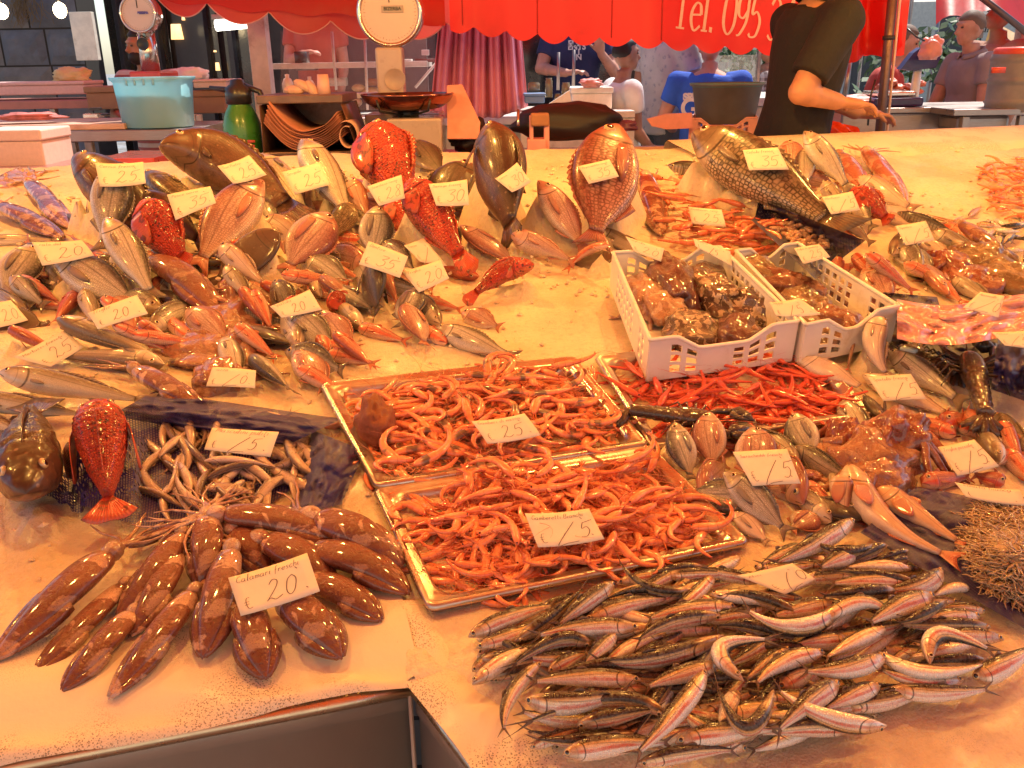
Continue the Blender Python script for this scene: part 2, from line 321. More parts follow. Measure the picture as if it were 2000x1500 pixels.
SP = {'bream': ('bream', 'bream'), 'dark_bream': ('bream', 'dark_bream'), 'pink_bream': ('bream', 'pink_bream'), 'dentex': ('bream', 'pink_bream'), 'bass': ('bass', 'bass'), 'grouper': ('grouper', 'grouper'),
      'snapper': ('bream', 'snapper'), 'mullet': ('bass', 'mullet'), 'scorpion': ('scorpion', 'scorpion'), 'redmullet': ('redmullet', 'redmullet'), 'hake': ('hake', 'hake'), 'anchovy': ('anchovy', 'anchovy'),
      'whitebait': ('anchovy', 'whitebait'), 'flat': ('flat', 'flat'), 'gurnard': ('gurnard', 'gurnard'), 'mackerel': ('bass', 'mackerel'), 'pale': ('hake', 'pale'), 'palebass': ('bass', 'pale')}
def bez(a, m, b, t):                     # passes through m at t = .5
    c = m * 2 - (a + b) / 2
    return a * (1 - t) ** 2 + c * 2 * t * (1 - t) + b * t * t
def fish_geom(sp, path, W, nrm, side, roll, detail=1.0, wob=None):
    """path(t)->point, nrm: towards the viewer; returns frames function"""
    p = PR[sp]; rng = random.Random(hash((sp, round(W, 4))) & 0xffff)
    def frame(s):
        a, b = path(max(0, s - .02)), path(min(1, s + .02)); t = (b - a).normalized()
        n = (nrm - t * nrm.dot(t)); n = n.normalized() if n.length > .05 else t.orthogonal().normalized()
        d = n.cross(t) * side; cr, sr = math.cos(roll), math.sin(roll)
        D = d * cr + n * sr; Sd = n * cr - d * sr
        return path(s), t, D, Sd
    return frame
def fish_ring(sp, frame, W, s, phi, out=1.0, bump=0.0):
    p = PR[sp]; c, t, D, Sd = frame(s)
    top, bot, th = crom(p['s'], p['t'], s) * W, crom(p['s'], p['b'], s) * W, crom(p['s'], p['w'], s) * W
    cc, sn = math.cos(phi), math.sin(phi)
    # gill cover stands a little proud, the nape hollows behind it
    v = abs(phi) / PI; gp = .235 - (v - .52) ** 2 * .42; k = 1.0
    if .2 < v < .95:
        dd = s - gp
        if -.09 < dd < 0: k += .07 * (1 + dd / .09)
        elif 0 <= dd < .03: k -= .035 * (1 - dd / .03)
    e = .82
    sc = math.copysign(abs(cc) ** e, cc); ss = math.copysign(abs(sn) ** e, sn)
    return c + D * (sc * (top if cc > 0 else bot) * out * (1 + bump)) + Sd * (ss * th * k * out * (1 + bump))
def make_fish(kind, path, W, nrm, side, roll, name, label, cat='fish', group=None, detail=1.0, fins=True, both=True, matk=None, fscale=1.0, org=None):
    sp, mk = SP[kind]; mk = matk or mk; p = PR[sp]; frame = fish_geom(sp, path, W, nrm, side, R(roll)); detail = detail * (1.7 if sp == 'scorpion' and detail > .9 else 1)
    ns = int(34 * detail); nr = int(22 * detail); ss = []
    for i in range(ns + 1):
        x = i / ns; ss.append(p['s'][-1] * (x ** 1.35))
    rb = .085 if sp == 'scorpion' else 0
    P = []; uvs = []
    for s in ss:
        row = []; ru = []
        for k in range(nr):
            phi = -PI + 2 * PI * k / nr
            bm = 0
            if rb: bm = rb * noise.noise(Vector((s * 34, phi * 3.2, W * 50))) + rb * .6 * noise.noise(Vector((s * 80, phi * 7, 3)))
            else: bm = .014 * noise.noise(Vector((s * 9, phi * 1.5, W * 90)))
            row.append(fish_ring(sp, frame, W, max(s, .002), phi, bump=bm)); ru.append((s, abs(phi) / PI))
        P.append(row); uvs.append(ru)
    c0 = path(.4); m = MB(); m.grid(P, uvs, cv=True, cap0=True, cap1=True)
    root = m.build(name, FM[mk], wp=c0); tag(root, label, cat, group)
    fm = FINM[mk]
    # eyes
    es, ep, er = p['eye']; er *= W
    for sd in ((1, -1) if both else (1,)):
        phi = R(ep) * sd; q = fish_ring(sp, frame, W, es, phi); q2 = fish_ring(sp, frame, W, es, phi + .12 * sd) ; q3 = fish_ring(sp, frame, W, es + .02, phi)
        nn = (q - frame(es)[0]); _, t, D, Sd = frame(es); nn = (q3 - q).cross(q2 - q); nn = nn.normalized()
        if nn.dot(q - frame(es)[0]) < 0: nn = -nn
        nn = (nn + Sd * sd * .5).normalized()
        if len(frame(es)) and nn.dot(CAM - q) < -.02 * (CAM - q).length and detail < .9: continue
        e = MB(); Rm = nn.to_track_quat('Z', 'Y').to_matrix(); e.ell(q - nn * er * .18, (er, er, er * .60), Rm, 10, 14); e.build('eye', EYE, root, wp=c0)
    if fins:
        # tail fin
        s1 = p['s'][-1]; c, t, D, Sd = frame(s1); top = crom(p['s'], p['t'], s1) * W; bot = crom(p['s'], p['b'], s1) * W
        L = (path(1.0) - path(0)).length; TL = max((path(1) - c).length, W * .3) * 1.12 * fscale; tw = p['tw'] * W * .5 * fscale
        if abs(roll) > 84: D, Sd = Sd, D * -1; top = bot = crom(p['s'], p['w'], s1) * W * .9; tw *= 1.2
        P = []; uvs = []; wv = rngw(W)
        for a in range(4):
            f = a / 3; row = []; ru = []
            for b in range(13):
                y = b / 12 * 2 - 1; ln = TL * (1 - p['fork'] * (1 - abs(y) ** 1.2)) * (1.0 if p['fork'] else (1.05 - .3 * abs(y) ** 2.5))
                hh = (top if y > 0 else bot) * .95; yy = hh * y * (1 - f) + tw * y * f
                q = c - t * (.02 * W) + t * (ln * f) + D * yy + Sd * (math.sin(y * 5 + wv) * .025 * W * f) + Sd * (math.sin(b * PI) * .02 * W * f)
                row.append(q); ru.append((f, (y + 1) / 2))
            P.append(row); uvs.append(ru)
        o = MB().grid(P, uvs).build('tail_fin', fm, root, wp=c0); sl = o.modifiers.new('solid', 'SOLIDIFY'); sl.thickness = .012 * W + .0002; sl.offset = 0
        # dorsal fin folded back
        d0, d1, dh = p['dor']; n = 22 if sp != 'anchovy' else 5; P = []; uvs = []
        spiny = sp in ('scorpion', 'bream', 'grouper', 'bass')
        for i in range(n + 1):
            x = i / n; s = d0 + (d1 - d0) * x; q = fish_ring(sp, frame, W, s, 0, out=.97); _, t, D, Sd = frame(s)
            hgt = dh * W * fscale * (math.sin(PI * min(1, x * 1.15 + .12)) ** .6 if x < .75 else max(.05, (1 - x) * 2.2)) * ((.62 + .38 * (i % 2)) if spiny and x < .65 else 1)
            tp = q + (D * .55 + t * .75 + Sd * .12).normalized() * hgt
            P.append([q, q.lerp(tp, .55) + Sd * (.012 * W), tp]); uvs.append([(0, x), (.5, x), (1, x)])
        o = MB().grid(P, uvs).build('dorsal_fin', fm, root, wp=c0); sl = o.modifiers.new('solid', 'SOLIDIFY'); sl.thickness = .01 * W + .0002; sl.offset = 0
        # pectoral and anal fins
        if sp not in ('anchovy', 'flat') and detail > .7:
            for sd in (1, -1):
                PL = {'gurnard': .9, 'scorpion': .75, 'bream': .72}.get(sp, .55) * W * fscale; wdt = PL * (.62 if sp in ('gurnard', 'scorpion') else .26); P = []; uvs = []
                s0 = .262; ph = R(100) * sd; base = fish_ring(sp, frame, W, s0, ph); _, t, D, Sd = frame(s0); Ltot = (path(1) - path(0)).length
                for i in range(7):
                    f = i / 6; row = []; ru = []; s = min(.8, s0 + f * PL / Ltot)
                    sf = fish_ring(sp, frame, W, s, ph, out=1.03) + Sd * sd * (.012 * W + (.26 if abs(roll) > 45 else .05) * W * f)
                    hw = wdt * (math.sin(PI * min(1, .18 + f * .80)) ** .7) * .5
                    for j in range(7):
                        y = j / 6 * 2 - 1; row.append(sf + D * (y * hw - f * wdt * .35) + Sd * sd * (-.04 * W * y * y * f)); ru.append((f, (y + 1) / 2))
                    P.append(row); uvs.append(ru)
                o = MB().grid(P, uvs).build('pectoral_fin', fm, root, wp=c0); sl = o.modifiers.new('solid', 'SOLIDIFY'); sl.thickness = .01 * W + .0003; sl.offset = 0
            P = []; uvs = []
            for i in range(8):
                x = i / 7; s = .6 + .16 * x; q = fish_ring(sp, frame, W, s, PI, out=.97); _, t, D, Sd = frame(s); tp = q + (-D * .6 + t * .7) * (.16 * W * (1 - .75 * x)); P.append([q, tp]); uvs.append([(0, x), (1, x)])
            o = MB().grid(P, uvs).build('anal_fin', fm, root, wp=c0); sl = o.modifiers.new('solid', 'SOLIDIFY'); sl.thickness = .01 * W + .0003; sl.offset = 0
    return root
def rngw(w): return (w * 7919.0) % 6.28
def build_fillers():
    """fish of the lower layer, mostly covered by the ones laid out one by one"""
    rng = random.Random(21)
    for poly, n, lab, grp in (([(-20, 480), (130, 440), (190, 360), (300, 330), (640, 330), (900, 420), (900, 520), (860, 640), (700, 760), (480, 740), (300, 660), (60, 680), (-20, 640)], 76, 'fish half buried in the lower layer of the left heap', 'half buried fish of the left heap'), ([(1500, 330), (1560, 330), (1700, 400), (1900, 480), (1990, 600), (1880, 600), (1700, 560), (1640, 480)], 12, 'fish half buried in the lower layer at the upper right', 'half buried fish at the upper right'), ([(1300, 860), (1700, 800), (1990, 840), (1990, 950), (1700, 1000), (1480, 1050), (1380, 980)], 20, 'fish half buried in the lower layer right of the trays', 'half buried fish right of the trays')):
        k = 0
        while k < n:
            x, y = rng.uniform(0, 2000), rng.uniform(300, 1060)
            if not inpoly(x, y, poly): continue
            sc = .55 + y / 1200; a = rng.uniform(.1, 1.3) + (PI if rng.random() < .4 else 0); L = 58 * sc; kd = rng.choice(('bream', 'redmullet', 'bass', 'dark_bream', 'redmullet', 'pink_bream', 'hake')); wd = {'bream': 54, 'dark_bream': 50, 'pink_bream': 56, 'bass': 38, 'hake': 32}.get(kd, 27) * sc
            o = lay(kd, x - math.cos(a) * L, y - math.sin(a) * L * .7, x + math.cos(a) * L, y + math.sin(a) * L * .7, wd, rng.choice((-1, 1)), rng.uniform(-10, 60), lab, detail=.75); o['group'] = grp; k += 1
SUPPORT = []      # (u, v, h, r): where the ice is banked up under a fish
def lay(kind, hx, hy, tx, ty, wpx, side=1, roll=0, label='', mid=None, h=None, lift=None, asp=None, name=None, cat='fish', fins=True, both=True, matk=None, detail=1.0, fs=1.0, face=.5):
    """lays a fish on the ice so that its snout and tail fall at two places; a short distance for its girth means it leans up on the bank"""
    sp = SP[kind][0]; p = PR[sp]; asp = asp or p['asp']
    base = ice_h(hx, hy); bt = ice_h(tx, ty)
    th = max(p['w']) * (wpx / FPX) * 1.0
    tail = T(tx, ty); W = wpx * (.93 if hy < 480 else 1.0) * dep(T((hx + tx) / 2, (hy + ty) / 2, .02)) / FPX; th = max(p['w']) * W
    hb = (h if h is not None else .0) + th * (.85 + (.6 * abs(math.sin(R(roll)))))
    tail = T(tx, ty, bt + hb * .8); L = asp * W; best = T(hx, hy, base + hb)
    if lift is None:
        if (best - tail).length > L:
            hi = base + hb; lo_len = (best - tail).length
            while hi < base + hb + .34:
                hi += .01; q = T(hx, hy, hi)
                if (q - tail).length > lo_len: break
                lo_len = (q - tail).length; best = q
                if lo_len <= L: break
    else: best = T(hx, hy, base + hb + lift)
    head = best
    if mid: 
        uh = uv_of(head)[2]; ut = uv_of(tail)[2]; mm = T(mid[0], mid[1], (uh + ut) / 2)
    else: mm = (head + tail) / 2
    view = (CAM - mm).normalized(); nrm = (view * face + NT * (1 - face)).normalized()
    path = lambda t: bez(head, mm, tail, t)
    o = make_fish(kind, path, W, nrm, side, roll, name or {'anchovy': 'anchovy'}.get(kind, 'fish'), label, cat, None, detail, fins, both, matk, fs)
    for t in (0.08, .2, .35, .5, .65, .8):
        u, v, hh = uv_of(path(t)); SUPPORT.append((u, v, hh - th * 1.15 - .004, W * .42))
    return o
def ice_h(px, py): u, v, _ = uv_of(T(px, py)); return ice0(u, v)
def ice0(u, v):
    n = .010 * noise.noise(Vector((u * 4, v * 4, 0))) + .004 * noise.noise(Vector((u * 13, v * 13, 5)))
    return max(0.0, .012 + n)
# ======================= the fish laid out one by one =======================
# kind, head x, head y, tail x, tail y, girth, side, roll, label, options
FISH = [
 ('grouper', 148, 303, 330, 470, 92, 1, 25, 'brown grouper at the far left of the back row, half behind a price card', dict(asp=3.4)),
 ('grouper', 312, 283, 600, 440, 108, 1, 10, 'huge dark grouper with its mouth open, leaning on the back edge of the stall', dict(asp=3.3, mid=(450, 325))),
 ('mullet', 283, 335, 430, 450, 62, -1, 30, 'pale scaled fish lying between the two brown groupers at the left', {}),
 ('grouper', 280, 372, 400, 480, 58, 1, 50, 'dark speckled fish behind the red fish at the left', {}),
 ('palebass', 226, 325, 205, 492, 72, 1, 12, 'white bream standing upright in front of a price card at the left', dict(asp=2.6, matk='bream')),
 ('bass', 206, 424, 306, 590, 58, 1, 8, 'silver sea bass with a dark nape slanting down below the upright white bream', {}),
 ('scorpion', 284, 398, 362, 520, 84, 1, 40, 'bright red rough fish beside the leaning pink dentex at the left', dict(asp=2.4)),
 ('dentex', 515, 352, 376, 530, 96, -1, 0, 'large pink dentex with its head up at the right, left part of the stall', dict(mid=(450, 430), asp=2.9)),
 ('flat', 545, 452, 412, 556, 72, 1, 0, 'dark brown flatfish leaning beside the large pink dentex', {}),
 ('hake', -40, 470, 120, 468, 26, 1, 0, 'thin pale fish at the left edge above the price card for 20', {}),
 ('bream', 64, 478, 2, 580, 78, 1, 5, 'round silver bream with a black back at the left edge', dict(asp=2.0)),
 ('bream', 126, 566, 78, 512, 46, -1, 60, 'small bream looking out head first beside the round bream', dict(asp=2.0)),
 ('bream', 104, 506, 275, 592, 76, 1, 10, 'silver gilthead bream lying flat with its head left, below the card for 20', {}),
 ('dark_bream', 186, 505, 235, 545, 44, 1, 30, 'small dark bream half hidden under the silver sea bass', dict(asp=2.0)),
 ('redmullet', 66, 590, 140, 600, 27, 1, 20, 'small red mullet pointing left above the long hakes', {}),
 ('redmullet', 150, 570, 104, 632, 32, 1, 30, 'small orange red mullet with its snout up, left of the tilted card', {}),
 ('redmullet', 322, 544, 262, 596, 29, -1, 60, 'red mullet lying over the bream, its head at upper right, beside the glossy squid', {}),
 ('redmullet', 196, 582, 300, 640, 26, 1, 20, 'small red mullet sticking out behind the tilted price card for 20', {}),
 ('bream', 290, 646, 392, 588, 52, 1, 35, 'pale bream looking left next to the tilted card for 20', dict(asp=2.6)),
 ('redmullet', 218, 632, 340, 690, 24, 1, 10, 'red mullet under the tilted card for 20, lying above the first hake', {}),
 ('redmullet', 250, 652, 412, 676, 25, 1, 10, 'red mullet with a bright red tail above the translucent cuttlefish', {}),
 ('hake', 110, 622, 330, 706, 42, -1, 30, 'uppermost long hake, its head hidden by the card for 25', dict(asp=6)),
 ('hake', 320, 712, 60, 690, 46, 1, 10, 'long hake with its head to the right, second from the top', dict(asp=6, mid=(210, 700))),
 ('hake', -4, 728, 300, 786, 50, 1, 20, 'long hake with its head at the left edge and a round eye', dict(asp=6.4)),
 ('hake', -70, 775, 178, 812, 42, 1, 30, 'long hake lying just behind the bright red gurnard, cut by the left edge', dict(asp=6)),
 ('hake', -90, 800, 70, 850, 34, 1, 20, 'lowest long hake at the left edge, behind the dark fish head', dict(asp=6)),
 ('scorpion', 50, 965, 70, 790, 116, 1, 86, 'dark brown fish head looking at the viewer at the left edge of the ice', dict(asp=2.2, face=.35, lift=.02, matk='grouper', fs=1.3)),
 ('scorpion', 190, 784, 214, 1004, 100, -1, 86, 'bright red gurnard lying belly down on the blue net', dict(asp=2.9, face=.5, fs=1.25)),
 ('flat', -30, 622, 92, 634, 60, 1, 0, 'brown flatfish at the left edge under the card for 20', {}),
 # middle left
 ('bass', 505, 303, 606, 430, 66, -1, 12, 'silver sea bass with a red open mouth, left of the pair under a card', {}),
 ('bass', 590, 272, 695, 442, 66, 1, -18, 'silver sea bass with its pale belly turned up, right of the pair', {}),
 ('scorpion', 728, 256, 800, 400, 104, 1, 35, 'big red scorpionfish with spiny back standing at the back of the stall', dict(asp=2.3)),
 ('dark_bream', 795, 278, 872, 342, 58, 1, 10, 'brown bream behind the black bream, beside the big scorpionfish', {}),
 ('dark_bream', 928, 322, 850, 425, 104, -1, 0, 'round black bream under the card for 30', dict(asp=1.75, matk='dark_bream')),
 ('grouper', 962, 240, 1000, 470, 98, 1, 55, 'tall brown grouper leaning on the back edge, middle of the stall', dict(asp=3.0)),
 ('redmullet', 680, 358, 722, 432, 46, 1, 15, 'pinkish fish below the sea bass pair, left of the card for 28', dict(asp=2.6, matk='gurnard')),
 ('scorpion', 800, 350, 918, 528, 78, 1, 18, 'long red scorpionfish with dark spots slanting to the lower right', dict(asp=3.3, mid=(845, 425))),
 ('scorpion', 768, 398, 800, 456, 60, 1, 20, 'red scorpionfish half hidden under the long spotted one', dict(asp=2.0)),
 ('bream', 510, 425, 600, 478, 52, 1, 20, 'yellowish bream behind the round pink bream', dict(asp=2.4, matk='pale')),
 ('pink_bream', 642, 415, 556, 532, 92, 1, 0, 'round pinkish bream with big eye lying in the middle left of the ice', dict(asp=2.05)),
 ('dark_bream', 735, 402, 728, 512, 66, 1, 0, 'grey bream with a large eye standing head up behind the card for 35', dict(asp=2.1, matk='bream')),
 ('bream', 682, 434, 740, 462, 34, 1, 0, 'small silver fish with a big eye behind the grey bream', dict(asp=2.6)),
 ('pale', 770, 425, 826, 476, 24, 1, 0, 'thin pale fish between the grey bream and the spotted scorpionfish', {}),
 ('redmullet', 548, 536, 690, 556, 27, 1, 10, 'small orange fish below the round pinkish bream, its tail dark', {}),
 ('redmullet', 628, 514, 708, 546, 25, 1, 10, 'small orange fish above another one, left of the card for 35', {}),
 ('dark_bream', 724, 512, 738, 612, 72, 1, 62, 'dark bream seen from above below the card for 35', dict(asp=2.1)),
 ('bream', 812, 562, 782, 640, 58, 1, 20, 'yellowish silver bream behind the white card for 20', dict(asp=2.2)),
 ('bream', 898, 440, 1016, 520, 52, -1, 25, 'bream with a white belly and brown side lying below the tall grouper', dict(asp=3.0, matk='pink_bream')),
 ('scorpion', 1042, 518, 912, 590, 42, -1, 25, 'small bright red fish alone on the bare ice', dict(asp=3.6, mid=(978, 535))),
 ('pink_bream', 1050, 352, 1146, 494, 62, 1, -10, 'pale pink bream slanting down right of the tall grouper', dict(asp=3.0)),
 ('pale', 998, 458, 1125, 512, 44, 1, 5, 'pale yellowish fish with a curved back below the pale pink bream', dict(asp=3.2, matk='pink_bream')),
 ('redmullet', 1190, 478, 1105, 532, 20, -1, 0, 'thin orange fish tail curving beside the white crate', dict(mid=(1140, 495))),
 ('flat', 1200, 500, 1112, 518, 34, -1, 0, 'brown flatfish tucked against the corner of the white crate', {}),
 ('snapper', 1206, 242, 1158, 486, 118, -1, 12, 'giant pink snapper with large scales under the card for 35', dict(asp=2.7)),
 ('hake', 1166, 450, 1300, 512, 34, 1, 20, 'dark backed slim fish under the price card above the crate', dict(matk='hake')),
 # right part
 ('mullet', 1350, 258, 1662, 460, 104, 1, 12, 'huge grey mullet with coarse scales under the card for 35, right half of the stall', dict(asp=3.9, mid=(1490, 345))),
 ('bass', 1304, 322, 1452, 362, 38, 1, 55, 'small dark sea bass above the large prawns', dict(matk='mackerel')),
 ('bream', 1536, 276, 1548, 345, 56, 1, 10, 'brown headed bream beside the head of the white fish at the back', dict(matk='pink_bream', asp=1.9)),
 ('bass', 1576, 290, 1566, 376, 40, -1, 10, 'slim dark bass between the bream and the white fish at the back', {}),
 ('palebass', 1570, 256, 1664, 376, 44, 1, 0, 'white fish with its snout up against the back edge of the right counter', dict(asp=3.6, matk='bass')),
 ('palebass', 1676, 345, 1790, 412, 40, 1, 20, 'pale fish lying over the pink squid behind the small red fish', {}),
 ('scorpion', 1662, 370, 1738, 432, 52, 1, 20, 'small oval red fish beside the card for 15 on the right', dict(asp=2.1)),
 ('hake', 1606, 358, 1664, 420, 34, 1, 10, 'pale fish behind the card for 15 at the back right', dict(asp=3.4)),
 ('hake', 1636, 420, 1704, 476, 26, 1, 10, 'thin pale fish sticking out under the card for 15 at the back right', dict(asp=4)),
 ('mackerel', 1752, 414, 1885, 466, 28, 1, 55, 'long dark brown fish with its head at the left above another price card', dict(asp=6, matk='mackerel')),
 ('pale', 1722, 420, 1800, 446, 26, 1, 10, 'pale fish peeping out behind the dark long fish', {}),
 ('hake', 1822, 452, 1922, 498, 34, 1, 20, 'silver fish right of the card for 15, lying under the dark one', dict(asp=3.4)),
 ('bass', 1742, 498, 1800, 448, 46, 1, 50, 'dark headed silver bass under the card for 15 with its head down', dict(asp=2.4)),
 ('palebass', 1788, 470, 1872, 508, 36, 1, 0, 'pale bellied fish below the card for 15', {}),
 ('pale', 1840, 440, 1965, 500, 34, 1, 20, 'reddish long fish running to the heap of octopus at the right', dict(matk='redmullet')),
 ('redmullet', 1690, 494, 1790, 575, 26, 1, 10, 'long thin red mullet in the group above the blue net', {}),
 ('redmullet', 1702, 505, 1722, 578, 30, 1, 10, 'short red mullet pointing down above the blue net', {}),
 ('redmullet', 1764, 514, 1868, 562, 24, 1, 10, 'red mullet on the bare ice right of the group', {}),
 ('redmullet', 1816, 540, 1886, 596, 29, 1, 10, 'red mullet nearest to the octopus heap', {}),
 ('redmullet', 1634, 508, 1640, 540, 28, 1, 60, 'small red mullet looking head on beside the price card', dict(asp=2)),
 ('redmullet', 1640, 524, 1720, 532, 22, 1, 10, 'red mullet under the head on one', {}),
 ('redmullet', 1690, 530, 1762, 552, 24, 1, 10, 'red mullet lying across behind the short one', {}),
 ('redmullet', 1655, 552, 1760, 570, 22, 1, 10, 'lowest red mullet of the group along the white crate', {}),
 ('redmullet', 1740, 556, 1702, 592, 24, -1, 10, 'red mullet next to the blue net with its head at the upper right', {}),
 ('palebass', 1560, 703, 1698, 762, 52, 1, -20, 'smooth white bellied fish above the tray of red shrimps', dict(asp=3.4, fins=False)),
 ('pale', 1724, 620, 1742, 742, 44, 1, 0, 'pale curved fish leaning on the corner of the white crate', dict(mid=(1708, 680), asp=3.8)),
 ('mackerel', 1734, 686, 1888, 790, 48, 1, 25, 'dark backed bass beside the lobster, right of the card for 15', dict(asp=4.4, matk='bass')),
 ('palebass', 1684, 732, 1872, 818, 46, 1, -10, 'pale fish under the card for 15 above the red mullets', dict(asp=4.8)),
 ('dark_bream', 1722, 822, 1690, 768, 50, 1, 50, 'black headed fish beside the corner of the red shrimp tray', dict(asp=2.0)),
 ('redmullet', 1694, 838, 1812, 876, 30, 1, 20, 'red mullet with its head left, just right of the red shrimp tray', {}),
 ('redmullet', 1746, 818, 1800, 868, 34, 1, 30, 'red mullet with its head up in the right hand heap', dict(asp=2.8)),
 ('redmullet', 1868, 850, 1744, 808, 34, -1, 15, 'orange red mullet with its head at the lower right and a dark eye', dict(asp=4)),
 ('redmullet', 1788, 846, 1850, 880, 34, 1, 20, 'short pale red mullet over the others', dict(asp=2.8)),
 ('redmullet', 1842, 828, 1886, 812, 40, 1, 40, 'fat red mullet looking left below the lobster', dict(asp=2.4)),
 ('redmullet', 1908, 836, 1886, 798, 42, -1, 60, 'red mullet looking down head first under the lobster tail', dict(asp=2.2)),
 ('redmullet', 1866, 832, 1986, 866, 30, 1, 10, 'red mullet behind the fat ones at the right edge', {}),
 ('redmullet', 1920, 818, 2010, 862, 32, 1, 10, 'red mullet cut by the right edge below the lobster', {}),
 ('redmullet', 1915, 870, 2020, 880, 30, 1, 10, 'red mullet above the card for 15 at the right edge', {}),
 ('redmullet', 1938, 898, 2020, 884, 30, 1, 10, 'pale red mullet right of the card for 15', {}),
 ('redmullet', 1962, 880, 2030, 960, 38, 1, 0, 'long yellow red mullet standing along the right edge', dict(asp=4)),
 ('redmullet', 1800, 944, 1900, 930, 38, 1, 25, 'red mullet with its head left above the narrow card', dict(asp=3.6)),
 ('redmullet', 1962, 946, 1900, 926, 38, -1, 40, 'pale red mullet head between the two cards at the right', dict(asp=3)),
 ('bream', 1318, 824, 1352, 942, 56, -1, 10, 'small silver bream with its snout up at the corner of the shrimp trays', dict(asp=2.4)),
 ('bream', 1386, 804, 1390, 922, 64, -1, 0, 'pinkish silver bream upright next to the small silver one', dict(asp=2.3, matk='pink_bream')),
 ('bream', 1470, 834, 1478, 950, 78, 1, 10, 'round bream behind the card for 15 beside the shrimp tray', dict(asp=1.9, matk='pink_bream')),
 ('bream', 1552, 806, 1590, 905, 62, -1, -10, 'bream with its golden gills open right of the card for 15', dict(asp=2.1, matk='bream')),
 ('bream', 1368, 966, 1420, 900, 68, 1, 48, 'blunt bream looking down at the edge of the white shrimp tray', dict(asp=2.0, matk='pink_bream')),
 ('bream', 1412, 922, 1545, 1045, 62, 1, 12, 'silver bream slanting from the blunt one to the anchovies', dict(asp=3.0)),
 ('bream', 1430, 1000, 1505, 1062, 44, 1, -15, 'small pale bream under the silver one beside the tray', dict(asp=2.6, matk='pale')),
 ('bass', 1548, 872, 1680, 950, 46, 1, 60, 'grey backed bass below the bream with open gills', dict(asp=3.6)),
 ('bream', 1585, 970, 1490, 950, 46, -1, 10, 'orange brown bream with its head right below the card for 15', dict(asp=2.8, matk='pink_bream')),
 ('bream', 1608, 928, 1540, 930, 34, 1, 20, 'small brown fish peeping out beside the card for 15', dict(asp=2.4, matk='pink_bream')),
 ('bream', 1590, 1005, 1545, 1035, 58, 1, 10, 'rounded pale bream tail under the orange brown one', dict(asp=2.0, matk='pink_bream')),
 ('gurnard', 1655, 912, 1884, 1096, 68, 1, -22, 'long white bellied gurnard over the orange one, its tail pointing to the lower right', dict(asp=5.0, mid=(1722, 1015))),
 ('gurnard', 1708, 958, 1892, 1070, 56, 1, -5, 'orange gurnard lying behind the white bellied one', dict(asp=4.3)),
 ('gurnard', 1640, 930, 1650, 1022, 46, 1, 0, 'pinkish gurnard underneath the white bellied one', dict(asp=2.6)),
 ('redmullet', 600, 560, 700, 590, 30, 1, 10, 'orange mullet below the small orange pair, left of the dark bream', {}),
 ('pale', 430, 480, 520, 560, 40, 1, 20, 'pale bellied fish beneath the brown flatfish', dict(asp=3.4)),
 ('mullet', 690, 400, 640, 470, 50, -1, 20, 'grey fish between the round pink bream and the grey bream', dict(asp=2.6)),
 ('dark_bream', 860, 430, 900, 500, 44, 1, 20, 'dark fish under the tail of the spotted scorpionfish', dict(asp=2.6)),
 ('bass', 20, 540, 90, 600, 36, 1, 30, 'small bass below the round bream at the left edge', dict(asp=3)),
 ('bream', 300, 470, 350, 545, 50, 1, 25, 'silver bream behind the slanting sea bass', dict(asp=2.4)),
 ('hake', 440, 520, 500, 600, 32, 1, 20, 'slim pale fish left of the reddish pair', dict(asp=4)),
 # seen behind where the pile goes on between the parts above
 ('bream', 560, 612, 660, 680, 60, 1, 10, 'silver bream lying on the ice left of the middle', {}),
 ('redmullet', 700, 640, 800, 668, 30, 1, 10, 'red mullet on the ice below the dark bream', {}),
 ('redmullet', 640, 690, 740, 712, 30, 1, 10, 'red mullet above the blue net, second from the middle', {}),
 ('bass', 850, 640, 1010, 700, 46, 1, 10, 'sea bass lying flat in the middle of the ice', {}),
 ('scorpion', 560, 590, 620, 640, 52, 1, 20, 'small red scorpionfish behind the silver bream', dict(asp=2.4)),
 ('pink_bream', 900, 612, 980, 640, 46, 1, 10, 'pink bream behind the sea bass in the middle of the ice', {}),
 ('redmullet', 478, 560, 560, 590, 32, 1, 15, 'reddish fish left of the small orange pair', dict(matk='gurnard')),
 ('redmullet', 478, 580, 540, 604, 26, 1, 10, 'thin reddish fish under the reddish one left of the orange pair', {}),
 ('mackerel', 470, 606, 560, 632, 30, 1, 60, 'dark slim fish left of the card', {}),
 ('redmullet', 822, 585, 905, 606, 26, 1, 10, 'pale red mullet below the white card for 20', {}),
 ('redmullet', 778, 530, 822, 570, 26, 1, 10, 'brownish mullet under the white card for 20', dict(matk='gurnard')),
 ('scorpion', 640, 585, 690, 600, 44, 1, 20, 'bright red fish left of the dark bream seen from above', dict(asp=2.2)),
]
def build_fish():
    for row in FISH:
        k, hx, hy, tx, ty, wp, sd, rl, lab, op = row; lay(k, hx, hy, tx, ty, wp, sd, rl, lab, **op)
